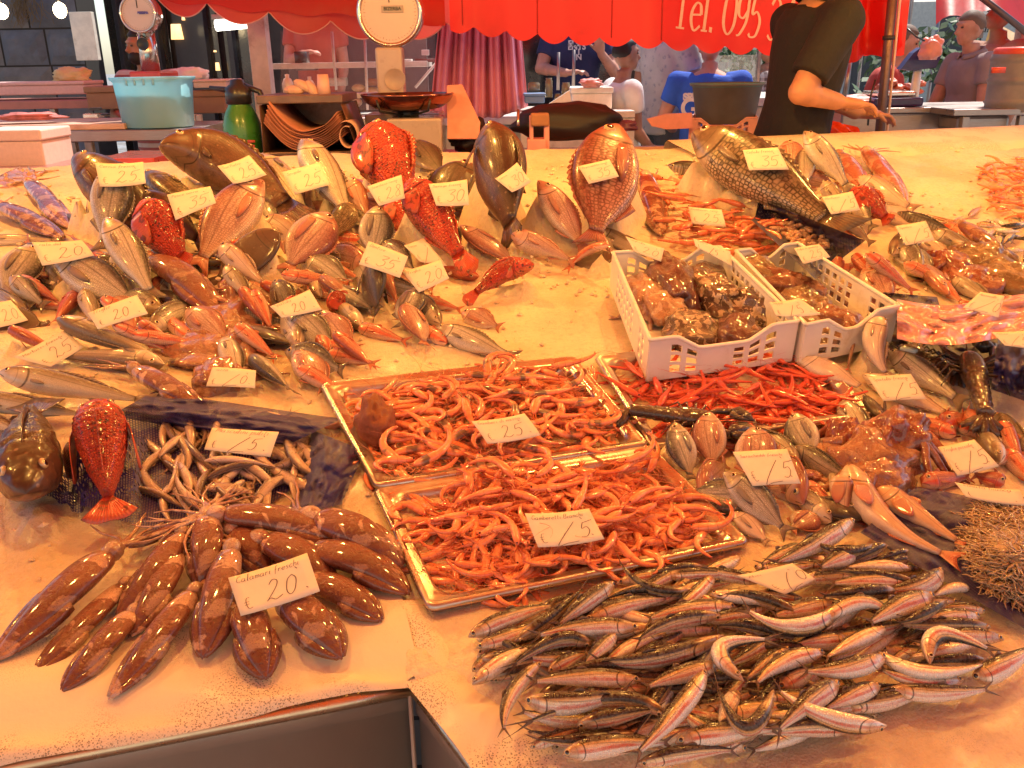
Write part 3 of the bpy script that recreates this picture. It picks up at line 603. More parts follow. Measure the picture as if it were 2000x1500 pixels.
# hx, hy, tx, ty, girth, side, roll, height above the bed (cm), bend point
ANCH = [
 (914,1245,1100,1178,34,1,8,2.0,(1000,1205)), (930,1266,1066,1212,29,1,5,1.6,(1000,1240)), (1003,1254,1147,1140,31,1,75,2.6,(1085,1198)), (1201,1138,1076,1232,35,-1,28,3.4,None),
 (1138,1215,1322,1168,35,1,8,2.2,(1230,1182)), (1318,1163,1160,1182,24,1,60,2.6,(1245,1150)), (1249,1227,1026,1246,34,-1,5,3.4,(1145,1226)), (1156,1262,980,1318,32,-1,62,3.0,(1085,1252)),
 (922,1338,1050,1256,34,1,-38,2.2,(985,1290)), (922,1312,985,1268,26,1,5,1.0,None), (1060,1292,988,1442,30,-1,20,3.0,(996,1362)), (1204,1240,1135,1304,27,-1,15,3.6,None),
 (1070,1312,1152,1274,26,1,20,2.8,None), (1417,1240,1144,1284,35,-1,50,3.6,(1270,1288)), (1305,1312,1078,1318,37,-1,80,2.6,(1185,1300)), (1254,1330,1020,1334,35,-1,2,3.4,(1140,1324)),
 (1024,1366,1245,1342,42,1,22,4.0,(1130,1372)), (1303,1400,986,1432,36,-1,66,3.6,(1180,1368)), (1380,1308,1226,1488,37,-1,8,5.2,(1318,1396)), (1412,1204,1234,1262,31,-1,50,3.2,(1312,1216)),
 (1440,1186,1252,1214,35,-1,0,2.8,(1340,1192)), (1125,1416,1300,1382,33,1,55,3.4,(1210,1398)), (1098,1476,1330,1450,41,1,4,3.6,(1200,1456)), (1318,1452,1535,1424,40,1,4,3.6,(1420,1430)),
 (1035,1462,1140,1422,24,1,20,1.6,None), (1243,1493,1450,1466,32,1,35,2.6,(1350,1470)), (1405,1300,1248,1348,36,-1,3,3.4,(1330,1318)), (1357,1150,1204,1084,25,-1,82,2.8,(1262,1146)),
 (1375,1108,1236,1138,23,-1,62,1.6,(1310,1114)), (1447,1088,1350,1124,27,-1,-30,1.8,(1400,1110)), (1454,1332,1538,1252,33,-1,-25,4.6,(1412,1262)), (1642,1188,1440,1176,33,1,-40,4.0,(1545,1226)),
 (1590,1226,1752,1214,31,1,-10,4.2,(1682,1176)), (1817,1298,1968,1290,33,-1,-15,4.4,(1842,1238)), (1732,1280,1556,1308,36,-1,5,4.0,(1648,1308)), (1733,1345,1948,1342,34,1,12,2.4,(1840,1354)),
 (1883,1327,1708,1298,31,-1,4,2.6,(1790,1330)), (1900,1325,2040,1250,42,1,3,2.6,(1962,1300)), (1637,1335,1504,1442,41,-1,20,4.4,(1580,1372)), (1733,1417,1502,1332,35,1,-55,4.6,(1610,1400)),
 (1668,1424,1462,1436,35,-1,45,3.0,(1570,1422)), (1936,1225,1742,1220,33,-1,40,2.8,(1840,1222)), (1915,1204,1766,1222,31,-1,2,3.2,(1840,1206)), (1924,1195,1830,1186,21,-1,10,2.6,None),
 (1962,1250,1780,1264,31,-1,4,2.4,(1870,1242)), (1825,1164,1688,1224,41,-1,8,3.8,(1755,1186)), (1851,1172,1748,1220,27,-1,78,4.0,(1800,1202)), (1892,1152,1800,1178,26,-1,-60,1.8,(1856,1150)),
 (1838,1112,1700,1152,36,-1,20,3.0,(1792,1146)), (1785,1142,1608,1142,31,-1,2,3.2,(1700,1134)), (1752,1156,1596,1166,36,-1,82,3.8,(1675,1158)), (1792,1138,1612,1116,23,-1,80,3.6,(1700,1122)),
 (1780,1112,1638,1110,23,-1,-35,2.6,(1715,1104)), (1672,1082,1596,1112,35,-1,12,3.2,None), (1777,1077,1696,1102,20,-1,75,2.2,None), (1779,1092,1700,1112,20,-1,60,2.0,None),
 (1732,1064,1656,1104,24,-1,78,2.8,None), (1712,1062,1566,1042,25,-1,80,3.2,(1640,1078)), (1576,1068,1478,1108,31,-1,6,2.8,None), (1670,1014,1496,1108,36,-1,20,3.0,(1590,1064)),
 (1512,1345,1390,1308,36,-1,80,5.0,(1452,1420)), (1612,1275,1466,1348,35,-1,-8,3.6,(1530,1294)), (1543,1266,1448,1334,29,-1,6,3.0,None), (1732,1226,1600,1292,29,-1,-25,3.2,(1668,1254)),
 (1720,1338,1598,1392,34,-1,4,3.0,None), (1715,1272,1948,1284,31,1,-50,3.6,(1820,1314)), (1520,1346,1596,1306,42,1,4,2.2,None), (1385,1162,1560,1184,30,1,-35,3.0,(1470,1168)),
 (1560,1200,1390,1168,30,-1,78,3.2,(1470,1166)), (1630,1182,1500,1206,40,-1,6,2.8,None), (1540,1248,1388,1226,34,-1,80,2.8,(1460,1222)), (1330,1262,1220,1290,24,-1,78,2.2,None),
 (1476,1160,1590,1180,28,1,20,2.0,None), (1660,1252,1540,1262,34,-1,4,2.6,None), (1410,1400,1560,1380,40,1,-10,2.0,None), (1440,1350,1400,1440,36,1,-30,2.4,None),
]
ALAB = {0: 'anchovy with its head at the upper left end of the heap', 1: 'anchovy second from the upper left end of the heap, head left', 3: 'anchovy with its head raised at the upper left, near the tray corner', 9: 'anchovy with its pale belly up at the far left of the heap', 11: 'anchovy bent down along the left side of the heap', 18: 'silver anchovy lying flat on top, head left, lower part of the heap', 20: 'anchovy arched like a bow in the lower left of the heap', 21: 'anchovy lying steeply across the others, head at upper right, lower middle', 24: 'big silver anchovy along the lower left edge of the heap', 27: 'dark anchovy whose tail points up beside the tray rim', 29: 'anchovy with its tail under the tray rim, dark back', 30: 'anchovy curled like a letter C in the middle of the heap', 32: 'pale anchovy arched high near the right of the heap', 33: 'pale anchovy hooked over the others at the right of the heap', 35: 'straight silver anchovy alone along the lower right edge', 37: 'large anchovy cut by the right edge of the picture', 38: 'anchovy with its silver head at upper right, lower right of the heap', 39: 'pale anchovy bent on the ice at the bottom right of the heap', 60: 'dark backed anchovy curved like a U near the bottom of the heap'}
APOLY = [(925,1235), (1090,1180), (1200,1140), (1240,1120), (1440,1098), (1580,1062), (1760,1080), (1835,1140), (1930,1210), (1955,1260), (1900,1330), (1740,1360), (1700,1425), (1530,1440), (1430,1480), (1100,1470), (1010,1440), (1000,1390), (935,1320)]
def build_anchovies():
    lab = 'small dark backed silver anchovy in the big heap at the front right'
    g = 'anchovies heaped at the front right'
    def one(hx, hy, tx, ty, wpx, side, roll, h, mid, det, lb=None):
        W = wpx * 1.0 * dep(T((hx + tx) / 2, (hy + ty) / 2)) / FPX; hh = .016 + h / 100 * .95
        a = T(hx, hy, hh - .004); b = T(tx, ty, hh - .002); m = T(*mid, hh + .004) if mid else (a + b) / 2 + NT * .003
        view = (CAM - m).normalized(); nrm = (view * .6 + NT * .4).normalized()
        o = make_fish('anchovy', lambda t: bez(a, m, b, t), W, nrm, side, roll + (9 if roll < 45 else 0), 'anchovy', lb or lab, 'fish', g, det, True, det > .6)
        return o
    for k, r in enumerate(ANCH): one(*r, .8, ALAB.get(k))
    rng = random.Random(5); n = 0
    protos = []
    while n < 135:
        x, y = rng.uniform(925, 1960), rng.uniform(1060, 1480)
        if not inpoly(x, y, APOLY): continue
        sc = (y - 200) / 1100; a = rng.gauss(-.22, .38); L = rng.uniform(85, 108) * sc; dx, dy = math.cos(a) * L, math.sin(a) * L * .8
        if rng.random() < .6: dx, dy = -dx, -dy
        e1, e2 = (x - dx, y - dy), (x + dx, y + dy)
        k = .97
        while not (inpoly(*e1, APOLY) and inpoly(*e2, APOLY)) and k > .3: x += (1440 - x) * .03; y += (1270 - y) * .03; e1, e2 = (x - dx, y - dy), (x + dx, y + dy); k -= .03
        W = 31 * sc; side = 1 if dx < 0 else -1; side = -1 if e1[0] > e2[0] else 1
        one(*e1, *e2, W, side, rng.choice((5, 20, 50, 78, 80, -30)), rng.uniform(.1, 2.1), (x + rng.uniform(-12, 12), y + rng.uniform(-16, 16)), .5); n += 1
BPOLY = [(285, 900), (320, 862), (390, 828), (520, 815), (600, 850), (640, 900), (628, 960), (560, 990), (440, 1000), (350, 1000), (300, 965)]
def build_whitebait():
    rng = random.Random(11); n = 0
    lab = 'small pale curled fish in the heap on the blue net at the left'
    while n < 78:
        x, y = rng.uniform(285, 630), rng.uniform(815, 1000)
        if not inpoly(x, y, BPOLY): continue
        a = rng.gauss(1.6, .9) if x < 450 else rng.gauss(.3, .9); L = rng.uniform(50, 74); dx, dy = math.cos(a) * L, math.sin(a) * L * .75
        bx, by = -dy * rng.uniform(-.6, .6), dx * rng.uniform(-.6, .6); c = 1 - min(1, math.hypot((x - 455) / 190, (y - 910) / 110)); hh = .014 + .03 * c * rng.random() + .012 * (n / 78)
        W = rng.uniform(16, 22) * dep(T(x, y)) / FPX
        p, q, m = T(x - dx, y - dy, hh), T(x + dx, y + dy, hh), T(x + bx, y + by, hh + .006)
        make_fish('whitebait', lambda t: bez(p, m, q, t), W, NT, rng.choice((-1, 1)), rng.uniform(-60, 80), 'small_fish', lab, 'fish', 'small fish heaped on the blue net', .5, True, False); n += 1
    # the dark small fish at the right edge
    for k in range(26):
        x, y = rng.uniform(1925, 2030), rng.uniform(432, 505)
        if y < 425 + (2000 - x) * .2: continue
        a = rng.uniform(0, PI); L = rng.uniform(20, 32); dx, dy = math.cos(a) * L, math.sin(a) * L * .45; hh = .02 + .03 * rng.random(); W = 13 * dep(T(x, y)) / FPX
        p, q, m = T(x - dx, y - dy, hh), T(x + dx, y + dy, hh), T(x + rng.uniform(-6, 6), y + rng.uniform(-6, 3), hh + .01)
        make_fish('anchovy', lambda t: bez(p, m, q, t), W, NT, 1, rng.uniform(-40, 80), 'small_fish', 'small dark silvery fish in the heap at the right edge of the ice', 'fish', 'small silvery fish at the right edge', .45, True, False)
    make_fish('whitebait', lambda t: bez(T(1892, 422, .02), T(1905, 412, .02), T(1920, 402, .02), t), .018, NT, 1, 20, 'small_fish', 'single tiny fish lying apart on the bare ice at the right', 'fish', None, .5)
# ======================= shellfish, squid, trays, crates, nets, cards =======================
def quadmap(c, R_=None):
    """c: TL, TR, BR, BL points -> f(a, b, h), a to the right, b away from the viewer"""
    TL, TR, BR, BL = [Vector(x) for x in c]; n = (TR - BL).cross(TL - BR); n = n.normalized(); n = n if n.z > 0 else -n
    return lambda a, b, h=0: (BL * (1 - a) + BR * a) * (1 - b) + (TL * (1 - a) + TR * a) * b + n * h
def m_steel(name='brushed_steel', col=(.42, .38, .35), rough=.28, aniso=True):
    if name in _mc: return _mc[name]
    g = N(name); o = g.obj(); mp = g.n('Mapping'); mp.inputs['Scale'].default_value = (3, 60, 60); g.l(o, mp.inputs[0]); s = g.noise(mp.outputs[0], 5, 4, .6); d = g.noise(o, 4, 6, .65); d2 = g.noise(o, 40, 3)
    c = g.mix(g.step(s, .3, .7), col, tuple(x * .85 for x in col)); c = g.mix(g.step(d, .5, .75, 0, .6), c, tuple(x * .55 for x in col))
    g.bump(s, .06, .001); g.set(c, g.math('ADD', g.step(d, .3, .8, rough - .08, rough + .22), g.step(d2, .4, .7, 0, .08)), .95); _mc[name] = g.m; return g.m
def rrect(a0, b0, a1, b1, r, asp=1.0, n=5):
    """rounded rectangle loop in unit coordinates (r given in a units)"""
    out = []; rb = r * asp
    for cx, cy, t0 in ((a1 - r, b1 - rb, 0), (a0 + r, b1 - rb, 90), (a0 + r, b0 + rb, 180), (a1 - r, b0 + rb, 270)):
        for k in range(n + 1):
            t = R(t0 + 90 * k / n); out.append((cx + r * math.cos(t), cy + rb * math.sin(t)))
    return out
def tray(corners, label, depth=.045):
    q = quadmap(corners); w = (q(1, 0) - q(0, 0)).length; d = (q(0, 1) - q(0, 0)).length; A = w / d; m = MB(); o = q(.5, .5)
    loops = []
    def lp(ins, r, h): i = ins / w; j = ins / d; loops.append([q(a, b, h) for a, b in rrect(i, j, 1 - i, 1 - j, r / w, A)])
    lp(-.001, .012, -.007); lp(-.003, .013, -.002); lp(0, .012, .002); lp(.003, .011, .0025); lp(.006, .01, .000); lp(.014, .02, -.001); lp(.019, .026, -.004); lp(.022, .028, -.012); lp(.030, .03, -depth + .008); lp(.038, .03, -depth); lp(.06, .02, -depth - .0005)
    m.grid([l for l in loops], cv=True, cap1=True)
    t = m.build('steel_tray', m_steel('tray_steel', (.62, .52, .46), .22), wp=o); tag(t, label, 'tray', 'steel trays of shrimps'); t.modifiers.new('solid', 'SOLIDIFY').thickness = .0012
    return q, t
# ---------------- shrimps ----------------
def shrimp_mat(name, col, col2, dark=0.0):
    g = N(name); uv = g.uv(); sep = g.n('SeparateXYZ'); g.l(uv, sep.inputs[0]); U, V = sep.outputs[0], sep.outputs[1]; r = g.rnd(); nz = g.noise(g.obj(), 45, 4)
    seg = g.math('ABSOLUTE', g.math('SINE', g.math('MULTIPLY', U, 22.0))); c = g.mix(g.step(nz, .3, .7), col, col2)
    c = g.mix(g.step(seg, 0, .3, .55, 0), c, tuple(x * .55 for x in col)); c = g.mix(g.math('MULTIPLY', r, .55), c, tuple(min(1, x * 1.25) for x in col2))
    c = g.mix(g.math('MULTIPLY', g.step(U, .80, 1.0), .6), c, (.45, .04, .015)); c = g.mix(g.math('MULTIPLY', g.step(U, .14, .02, 0, .45), 1.0), c, (.5, .06, .03))
    if dark: c = g.mix(g.math('MULTIPLY', g.math('MULTIPLY', g.step(U, .10, .2), g.step(U, .36, .44, 1, 0)), g.math('MULTIPLY', g.step(nz, .42, .56, 0, dark), g.step(r, .35, .5))), c, (.035, .045, .04))
    g.bump(nz, .2, .001); g.set(c, .3, 0, .6, .08, sss=.12); return g.m
def shrimp_mesh(rng, L, curl, fat=1.0):
    """body, feelers, legs, eye meshes for a shrimp lying on its side, curled by `curl` radians"""
    th0 = 0; P = []; n = 24; pts = []; x = y = 0; th = -curl * .25
    for i in range(n + 1):
        s = i / n; pts.append(Vector((x, y, 0))); k = .35 if s < .38 else 1.5; th += curl / n * k * .93; x += math.cos(th) * L / n; y += math.sin(th) * L / n
    def rad(s):
        if s < .38: return (.012 + .052 * math.sin(min(1, s / .2) * PI / 2) ** .8) * (1 if s < .3 else 1.0)
        b = .056 * (1 - (s - .38) / .62 * .66); return b * (1 + .09 * math.sin((s - .38) / .62 * 6 * 2 * PI))
    m = MB(); G = []; uvs = []; nr = 8; cen = sum((p for p in pts), Vector()) / len(pts)
    for i, p in enumerate(pts):
        s = i / n; t = (pts[min(i + 1, n)] - pts[max(i - 1, 0)]).normalized(); a = Vector((-t.y, t.x, 0)); r = rad(s) * L * fat
        G.append([p + a * math.cos(2 * PI * k / nr) * r * 1.08 + Vector((0, 0, 1)) * math.sin(2 * PI * k / nr) * r * .85 for k in range(nr)]); uvs.append([(s, k / nr) for k in range(nr)])
    m.grid(G, uvs, cv=True, cap0=True, cap1=True)
    # rostrum
    t0 = (pts[0] - pts[1]).normalized(); ou = Vector((t0.y, -t0.x, 0)) * (1 if curl > 0 else -1)
    m.tube([pts[1] + ou * .03 * L, pts[0] + t0 * .05 * L + ou * .035 * L, pts[0] + t0 * .16 * L + ou * .055 * L], [.012 * L, .009 * L, .001 * L], 4)
    # tail fan
    te = pts[-1]; tt = (pts[-1] - pts[-2]).normalized(); ta = Vector((-tt.y, tt.x, 0))
    tf = MB()
    for a in (-.5, 0, .5):
        d = (tt * math.cos(a) + ta * math.sin(a)); nn = Vector((-d.y, d.x, 0)); P2 = [[te + d * (f * .14 * L) + nn * y_ * (.022 * L * math.sin(PI * min(.9, f + .2))) + Vector((0, 0, .006 * L * math.cos(y_ * 2) + .01 * L * a * f)) for y_ in (-1, 0, 1)] for f in (0, .5, 1)]
        tf.grid(P2, [[(.95, 0)] * 3] * 3)
    inn = -ou; fe = MB(); lg = MB(); ey = MB()
    for k in range(2):
        a = rng.uniform(-.9, .9); d = t0; q = pts[0] + Vector((0, 0, .01 * L)); seq = [q]; ang = math.atan2(d.y, d.x) + rng.uniform(-.5, .5); cv = rng.uniform(-.35, .35); st = L * rng.uniform(.10, .17)
        for j in range(8): seq.append(seq[-1] + Vector((math.cos(ang), math.sin(ang), rng.uniform(-.02, .12))) * st); ang += cv
        fe.tube(seq, [.006 * L * (1 - j / 10) for j in range(9)], 3)
    for k in range(3):
        a = math.atan2(t0.y, t0.x) + rng.uniform(-.4, .4); fe.tube([pts[0], pts[0] + Vector((math.cos(a), math.sin(a), .1)) * L * .13, pts[0] + Vector((math.cos(a + .2), math.sin(a + .2), .1)) * L * .24], [.008 * L, .005 * L, .001 * L], 3)
    for k in range(7):
        i = int(n * (.1 + .05 * k)) if k < 4 else int(n * (.4 + .12 * (k - 4))); p = pts[min(i, n)]; t = (pts[min(i + 1, n)] - pts[max(i - 1, 0)]).normalized(); ln = L * (.2 if k < 4 else .07) * rng.uniform(.7, 1.2)
        d = (inn * .8 - t * rng.uniform(-.2, .9)).normalized(); e = (inn * .5 - t * rng.uniform(.2, 1.2)).normalized(); z = Vector((0, 0, rng.uniform(-.02, .03) * L))
        lg.tube([p + inn * .03 * L, p + inn * .04 * L + d * ln * .5 + z, p + inn * .04 * L + d * ln * .5 + e * ln * .6 + z * .3], [.009 * L, .006 * L, .0015 * L], 4)
    ey.ell(pts[1] + ou * .018 * L + t0 * .01 * L + Vector((0, 0, .036 * L)), (.017 * L,) * 3, None, 6, 8)
    return m, tf, fe, lg, ey
SHR = {}; SHP = {}
def shrimp_kit(key, matm, L, fat=1.0, nvar=7, curls=(.5, 1.1, 1.7, 2.3, 2.9, -1.2, -2.0)):
    rng = random.Random(hash(key) & 0xff); fm = mat(key + '_feeler', (.50, .07, .025), .35, coat=.3); em = mat('shrimp_eye', (.02, .01, .01), .15, coat=.8); kit = []
    for k in range(nvar):
        parts = shrimp_mesh(rng, L, curls[k % len(curls)] * rng.uniform(.85, 1.1), fat)
        SHP.setdefault(key, []).append([(p_.v, p_.f, p_.uv) for p_ in (parts[0], parts[2], parts[3])]); kit.append([parts[0].mesh('shrimp_body', matm)] + [parts[1].mesh('tail_fan', matm, False), parts[2].mesh('feeler', fm), parts[3].mesh('leg', matm), parts[4].mesh('eye', em)])
    SHR[key] = kit
def put_shrimp(key, rng, P, nrm, label, group, rot=None, tilt=.35, name='shrimp', sc=1.0, k=None):
    kit = SHR[key][k if k is not None else rng.randrange(len(SHR[key]))]; o = bpy.data.objects.new(name, kit[0]); C.objects.link(o); tag(o, label, 'shrimp', group)
    z = nrm + Vector((rng.uniform(-1, 1), rng.uniform(-1, 1), 0)) * tilt; q = z.to_track_quat('Z', 'Y').to_matrix().to_4x4(); r = Matrix.Rotation(rng.uniform(0, 2 * PI) if rot is None else rot, 4, 'Z'); fl = Matrix.Rotation(PI * rng.randrange(2), 4, 'X')
    o.matrix_world = Matrix.Translation(P) @ q @ r @ fl @ Matrix.Scale(sc * rng.uniform(.88, 1.15), 4)
    for nm, me in zip(('tail_fan', 'feeler', 'leg', 'eye'), kit[1:]):
        c = bpy.data.objects.new(nm, me); C.objects.link(c); c.parent = o
    return o
def heap(key, spots, matm, name, label, cat='shrimp'):
    """the lower layers, past what can be told apart: one mesh"""
    rng = random.Random(len(spots)); m = MB(); c = spots[0][0]
    for P, nrm, rot in spots:
        z = nrm + Vector((rng.uniform(-1, 1), rng.uniform(-1, 1), 0)) * .35; M4 = Matrix.Translation(P) @ z.to_track_quat('Z', 'Y').to_matrix().to_4x4() @ Matrix.Rotation(rng.uniform(0, 6.28) if rot is None else rot, 4, 'Z') @ Matrix.Scale(rng.uniform(.9, 1.15), 4)
        for k, (v, f, uv) in enumerate(SHP[key][rng.randrange(len(SHP[key]))]):
            m.add([M4 @ Vector(x) for x in v], f, uv if len(uv) == len(v) else None)
    o = m.build(name, matm, wp=c); return tag(o, label, cat, kind='stuff')
# ---------------- squid ----------------
def squid_mat(name, brown, pale, thr=.5, sc=22):
    g = N(name); o = g.obj(); oi = g.rnd(); uv = g.uv(); sep = g.n('SeparateXYZ'); g.l(uv, sep.inputs[0]); U = sep.outputs[0]
    n1 = g.noise(o, sc, 4, .55, .6); n2 = g.noise(o, sc * 12, 3, .7); n3 = g.noise(o, sc * .5, 2)
    c = g.mix(g.step(n1, thr, thr + .05), brown, pale); dk = tuple(x * .45 for x in brown)
    c = g.mix(g.step(n3, .4, .65, 0, .5), c, dk); v = g.n('TexVoronoi'); v.inputs['Scale'].default_value = 420; g.l(o, v.inputs['Vector'])
    c = g.mix(g.step(v.outputs['Distance'], .15, .4, .5, 0), c, dk); c = g.mix(g.step(g.math('ABSOLUTE', g.math('SUBTRACT', n1, thr)), 0, .012, .6, 0), c, dk)
    mp = g.n('Mapping'); mp.inputs['Scale'].default_value = (8, 40, 1); g.l(uv, mp.inputs[0]); n4 = g.noise(o, 70, 3, .5, 1.0); g.bump(g.math('ADD', n4, g.math('MULTIPLY', n2, .35)), .8, .005)
    g.set(c, g.step(n2, .3, .7, .26, .42), 0, .95, .07, sss=.15); return g.m
SQM = None
SQX, SQY = [0, .04, .12, .3, .5, .7, .85, .95, 1], [.55, .74, .88, 1.0, .94, .70, .42, .18, .04]
def squid(ox, oy, tx, ty, wpx, label, h=0.0, mid=None, fin=True, tent=0, mi=0, name='squid'):
    """ox,oy the open end with the head; tx,ty the pointed tip"""
    rng = random.Random(int(ox * 7 + ty)); W = wpx * .91 * dep(T((ox + tx) / 2, (oy + ty) / 2)) / FPX; a = T(ox, oy, .018 + W * .36 + h); b = T(tx, ty, .020 + h * .3)
    m_ = T(*mid, .018 + W * .36 + h * .7) if mid else (a + b) / 2 + NT * W * .10; path = lambda t: bez(a, m_, b, t); c0 = path(.4); m = MB(); P = []; uvs = []; ns, nr = 30, 20
    for i in range(ns + 1):
        s = i / ns; c = path(s); t = (path(min(1, s + .02)) - path(max(0, s - .02))).normalized(); n = (NT - t * NT.dot(t)).normalized(); d = n.cross(t)
        r = W * .5 * crom(SQX, SQY, s); row = []; ru = []
        for k in range(nr):
            ph = 2 * PI * k / nr; bm = 1 + .07 * noise.noise(Vector((s * 4 + ox, math.cos(ph) * 1.3, math.sin(ph) * 1.3 + oy)))
            row.append(c + (d * math.cos(ph) + n * math.sin(ph) * .62) * r * bm); ru.append((s, k / nr))
        P.append(row); uvs.append(ru)
    m.grid(P, uvs, cv=True, cap0=True, cap1=True); o = m.build(name, SQM[mi], wp=c0); tag(o, label, 'squid')
    if fin:
        for sd in (-1, 1):
            P = []; uvs = []
            for i in range(9):
                f = i / 8; s = .5 + f * .485; c = path(s); t = (path(min(1, s + .02)) - path(s - .02)).normalized(); n = (NT - t * NT.dot(t)).normalized(); d = n.cross(t) * sd
                r = W * .5 * crom(SQX, SQY, s); wd = W * .30 * math.sin(PI * min(1, f * .82 + .12)) ** .8
                q0 = c + d * r * .6 + n * r * .12; row = [q0, c + d * (r * .95 + wd * .40) + n * r * .10, c + d * (r * .85 + wd * .9) - n * r * .34]; P.append(row); uvs.append([(f, 0), (f, .5), (f, 1)])
            x = MB().grid(P, uvs).build('fin', SQM[mi], o, wp=c0); sl = x.modifiers.new('s', 'SOLIDIFY'); sl.thickness = .0025; sl.offset = 0
    t = (path(0) - path(.03)).normalized(); hd = MB(); n = (NT - t * NT.dot(t)).normalized(); d = n.cross(t)
    if tent >= 0:
        hd.ell(a + t * W * .22, (W * .28, W * .28, W * .34), t.to_track_quat('Z', 'Y').to_matrix(), 8, 12); hd.build('head', SQM[2], o, wp=c0)
        for k in range(5 + tent):
            an = rng.uniform(-.7, .7); p = a + t * W * .45 + d * rng.uniform(-.15, .15) * W; seq = [p]; st = W * rng.uniform(.22, .34)
            for j in range(7): an += rng.uniform(-.45, .45); seq.append(seq[-1] + (t * math.cos(an) + d * math.sin(an)) * st - n * (st * .16 if j < 3 else 0))
            MB().tube(seq, [W * .075 * (1 - j / 9) for j in range(8)], 6).build('tentacle', SQM[2], o, wp=c0)
    return o
SQUIDS = [
 (208,1086,-22,1296,84,'dark brown squid at the far left of the fan, cut by the left edge',.012,(110,1170),2,0), (238,1145,62,1320,54,'mottled squid second from the left in the fan',.0,(150,1230),0,1),
 (256,1200,118,1352,62,'mottled squid third from the left in the fan, under the pale ended one',.004,(190,1270),0,1), (374,1160,212,1366,64,'squid with a white open end, fourth tip from the left',.012,(302,1250),0,1),
 (345,1085,250,1245,62,'spotted dark squid lying between the brown and the white ended ones',.016,(304,1160),0,1), (352,1046,228,1205,62,'smooth red brown squid running down to the left in the fan',.022,(296,1120),0,0),
 (404,1012,388,1150,64,'short squid with a pale collar at the top middle of the fan',.030,(402,1080),2,1), (450,1078,395,1288,72,'pale bodied squid pointing straight down in the fan',.026,(422,1180),0,1),
 (462,1038,532,1122,68,'squid half hidden behind the left end of the price card',.018,None,0,0), (474,1165,520,1328,80,'squid under the price card pointing down, with a pale patch',.008,(496,1240),-1,1),
 (556,1170,668,1288,86,'broad squid with a pale collar to the lower right of the price card',.006,(612,1215),-1,1), (604,1130,746,1214,68,'brown squid with a pale tip right of the price card',.004,(680,1162),-1,0),
 (520,1056,656,1152,78,'smooth brown squid behind the top of the price card',.016,(592,1090),0,0), (612,1075,800,1162,78,'glossy brown squid reaching to the edge of the lace at the right of the fan',.010,(710,1098),0,0),
 (440,1004,700,1072,68,'long squid with a white front half lying on top of the fan',.034,(570,1020),2,1), (622,1012,786,1108,84,'very shiny dark tipped squid at the corner of the shrimp tray',.018,(710,1046),0,1),
 (360,1026,250,1070,30,'small thin squid at the upper left of the fan',.006,None,2,0),
 (2,402,126,466,44,'brown squid at the upper left corner of the ice, the lower one',.0,None,1,1), (58,356,140,448,42,'brown squid at the upper left corner of the ice, the upper one',.008,None,1,1),
 (296,508,418,612,66,'glossy brown cuttlefish across the middle left, beside the red mullet',.03,(365,545),1,0), (268,722,405,806,54,'pale cuttlefish with brown blotches beside the long hakes',.01,None,1,1),
 (1640,305,1690,372,46,'small pink squid beside the white fish at the back right',.01,None,0,3), (1694,298,1768,396,46,'long pink squid on the bare ice at the back right',.008,None,1,3),
 (1262,346,1290,460,48,'mottled squid pointing down right of the giant pink snapper',.01,None,1,1), (1218,440,1200,455,26,'small mottled squid head beside the giant pink snapper',.0,None,1,1),
 (1880,440,1985,520,44,'wet brown squid running into the octopus heap',.01,None,0,0), (1560,925,1600,930,24,'small tubular squid below the card for 15',.01,None,-1,3),
]
def blob(px, py, rx, ry, hz, label, matm, name, cat, seed=0, amp=.25, tents=0, h=0.0, rot=0, group=None, tw=.010, tm=None):
    c = T(px, py, .012 + h); sx = rx * dep(c) / FPX; a0 = T(px, py - ry), T(px, py + ry); sy = (a0[0] - a0[1]).length / 2; X = UT * math.cos(rot) + VT * math.sin(rot); Y = NT.cross(X); m = MB(); P = []; uvs = []
    for i in range(19):
        th = PI * .56 * i / 18; row = []; ru = []
        for k in range(36):
            a = 2 * PI * k / 36; q = Vector((math.sin(th) * math.cos(a), math.sin(th) * math.sin(a), math.cos(th))); k_ = 1 + amp * noise.noise(q * 1.8 + Vector((seed, 0, 0))) + amp * .45 * noise.noise(q * 5 + Vector((seed, 3, 0)))
            if i == 0: k_ = 1
            row.append(c + X * q.x * sx * k_ + Y * q.y * sy * k_ + NT * q.z * hz * (k_ if i else 1)); ru.append((i / 18, k / 36))
        P.append(row); uvs.append(ru)
    m.grid(P, uvs, cv=True, cap0=True); o = m.build(name, matm, wp=c); tag(o, label, cat, group); rng = random.Random(seed)
    for k in range(tents):
        a = rng.uniform(0, 2 * PI); p = c + X * math.cos(a) * sx * .5 + Y * math.sin(a) * sy * .5 + NT * hz * .8; seq = [p]; st = max(sx, .03) * rng.uniform(.14, .25)
        for j in range(9): a += rng.uniform(-.5, .5); q = seq[-1] + (X * math.cos(a) + Y * math.sin(a)) * st; hh = uv_of(q)[2]; q += NT * (max(.016, hh - .010) - hh); seq.append(q)
        MB().tube(seq, [tw * (1 - j / 11) for j in range(10)], 8).build('tentacle', tm or matm, o, wp=c)
    return o
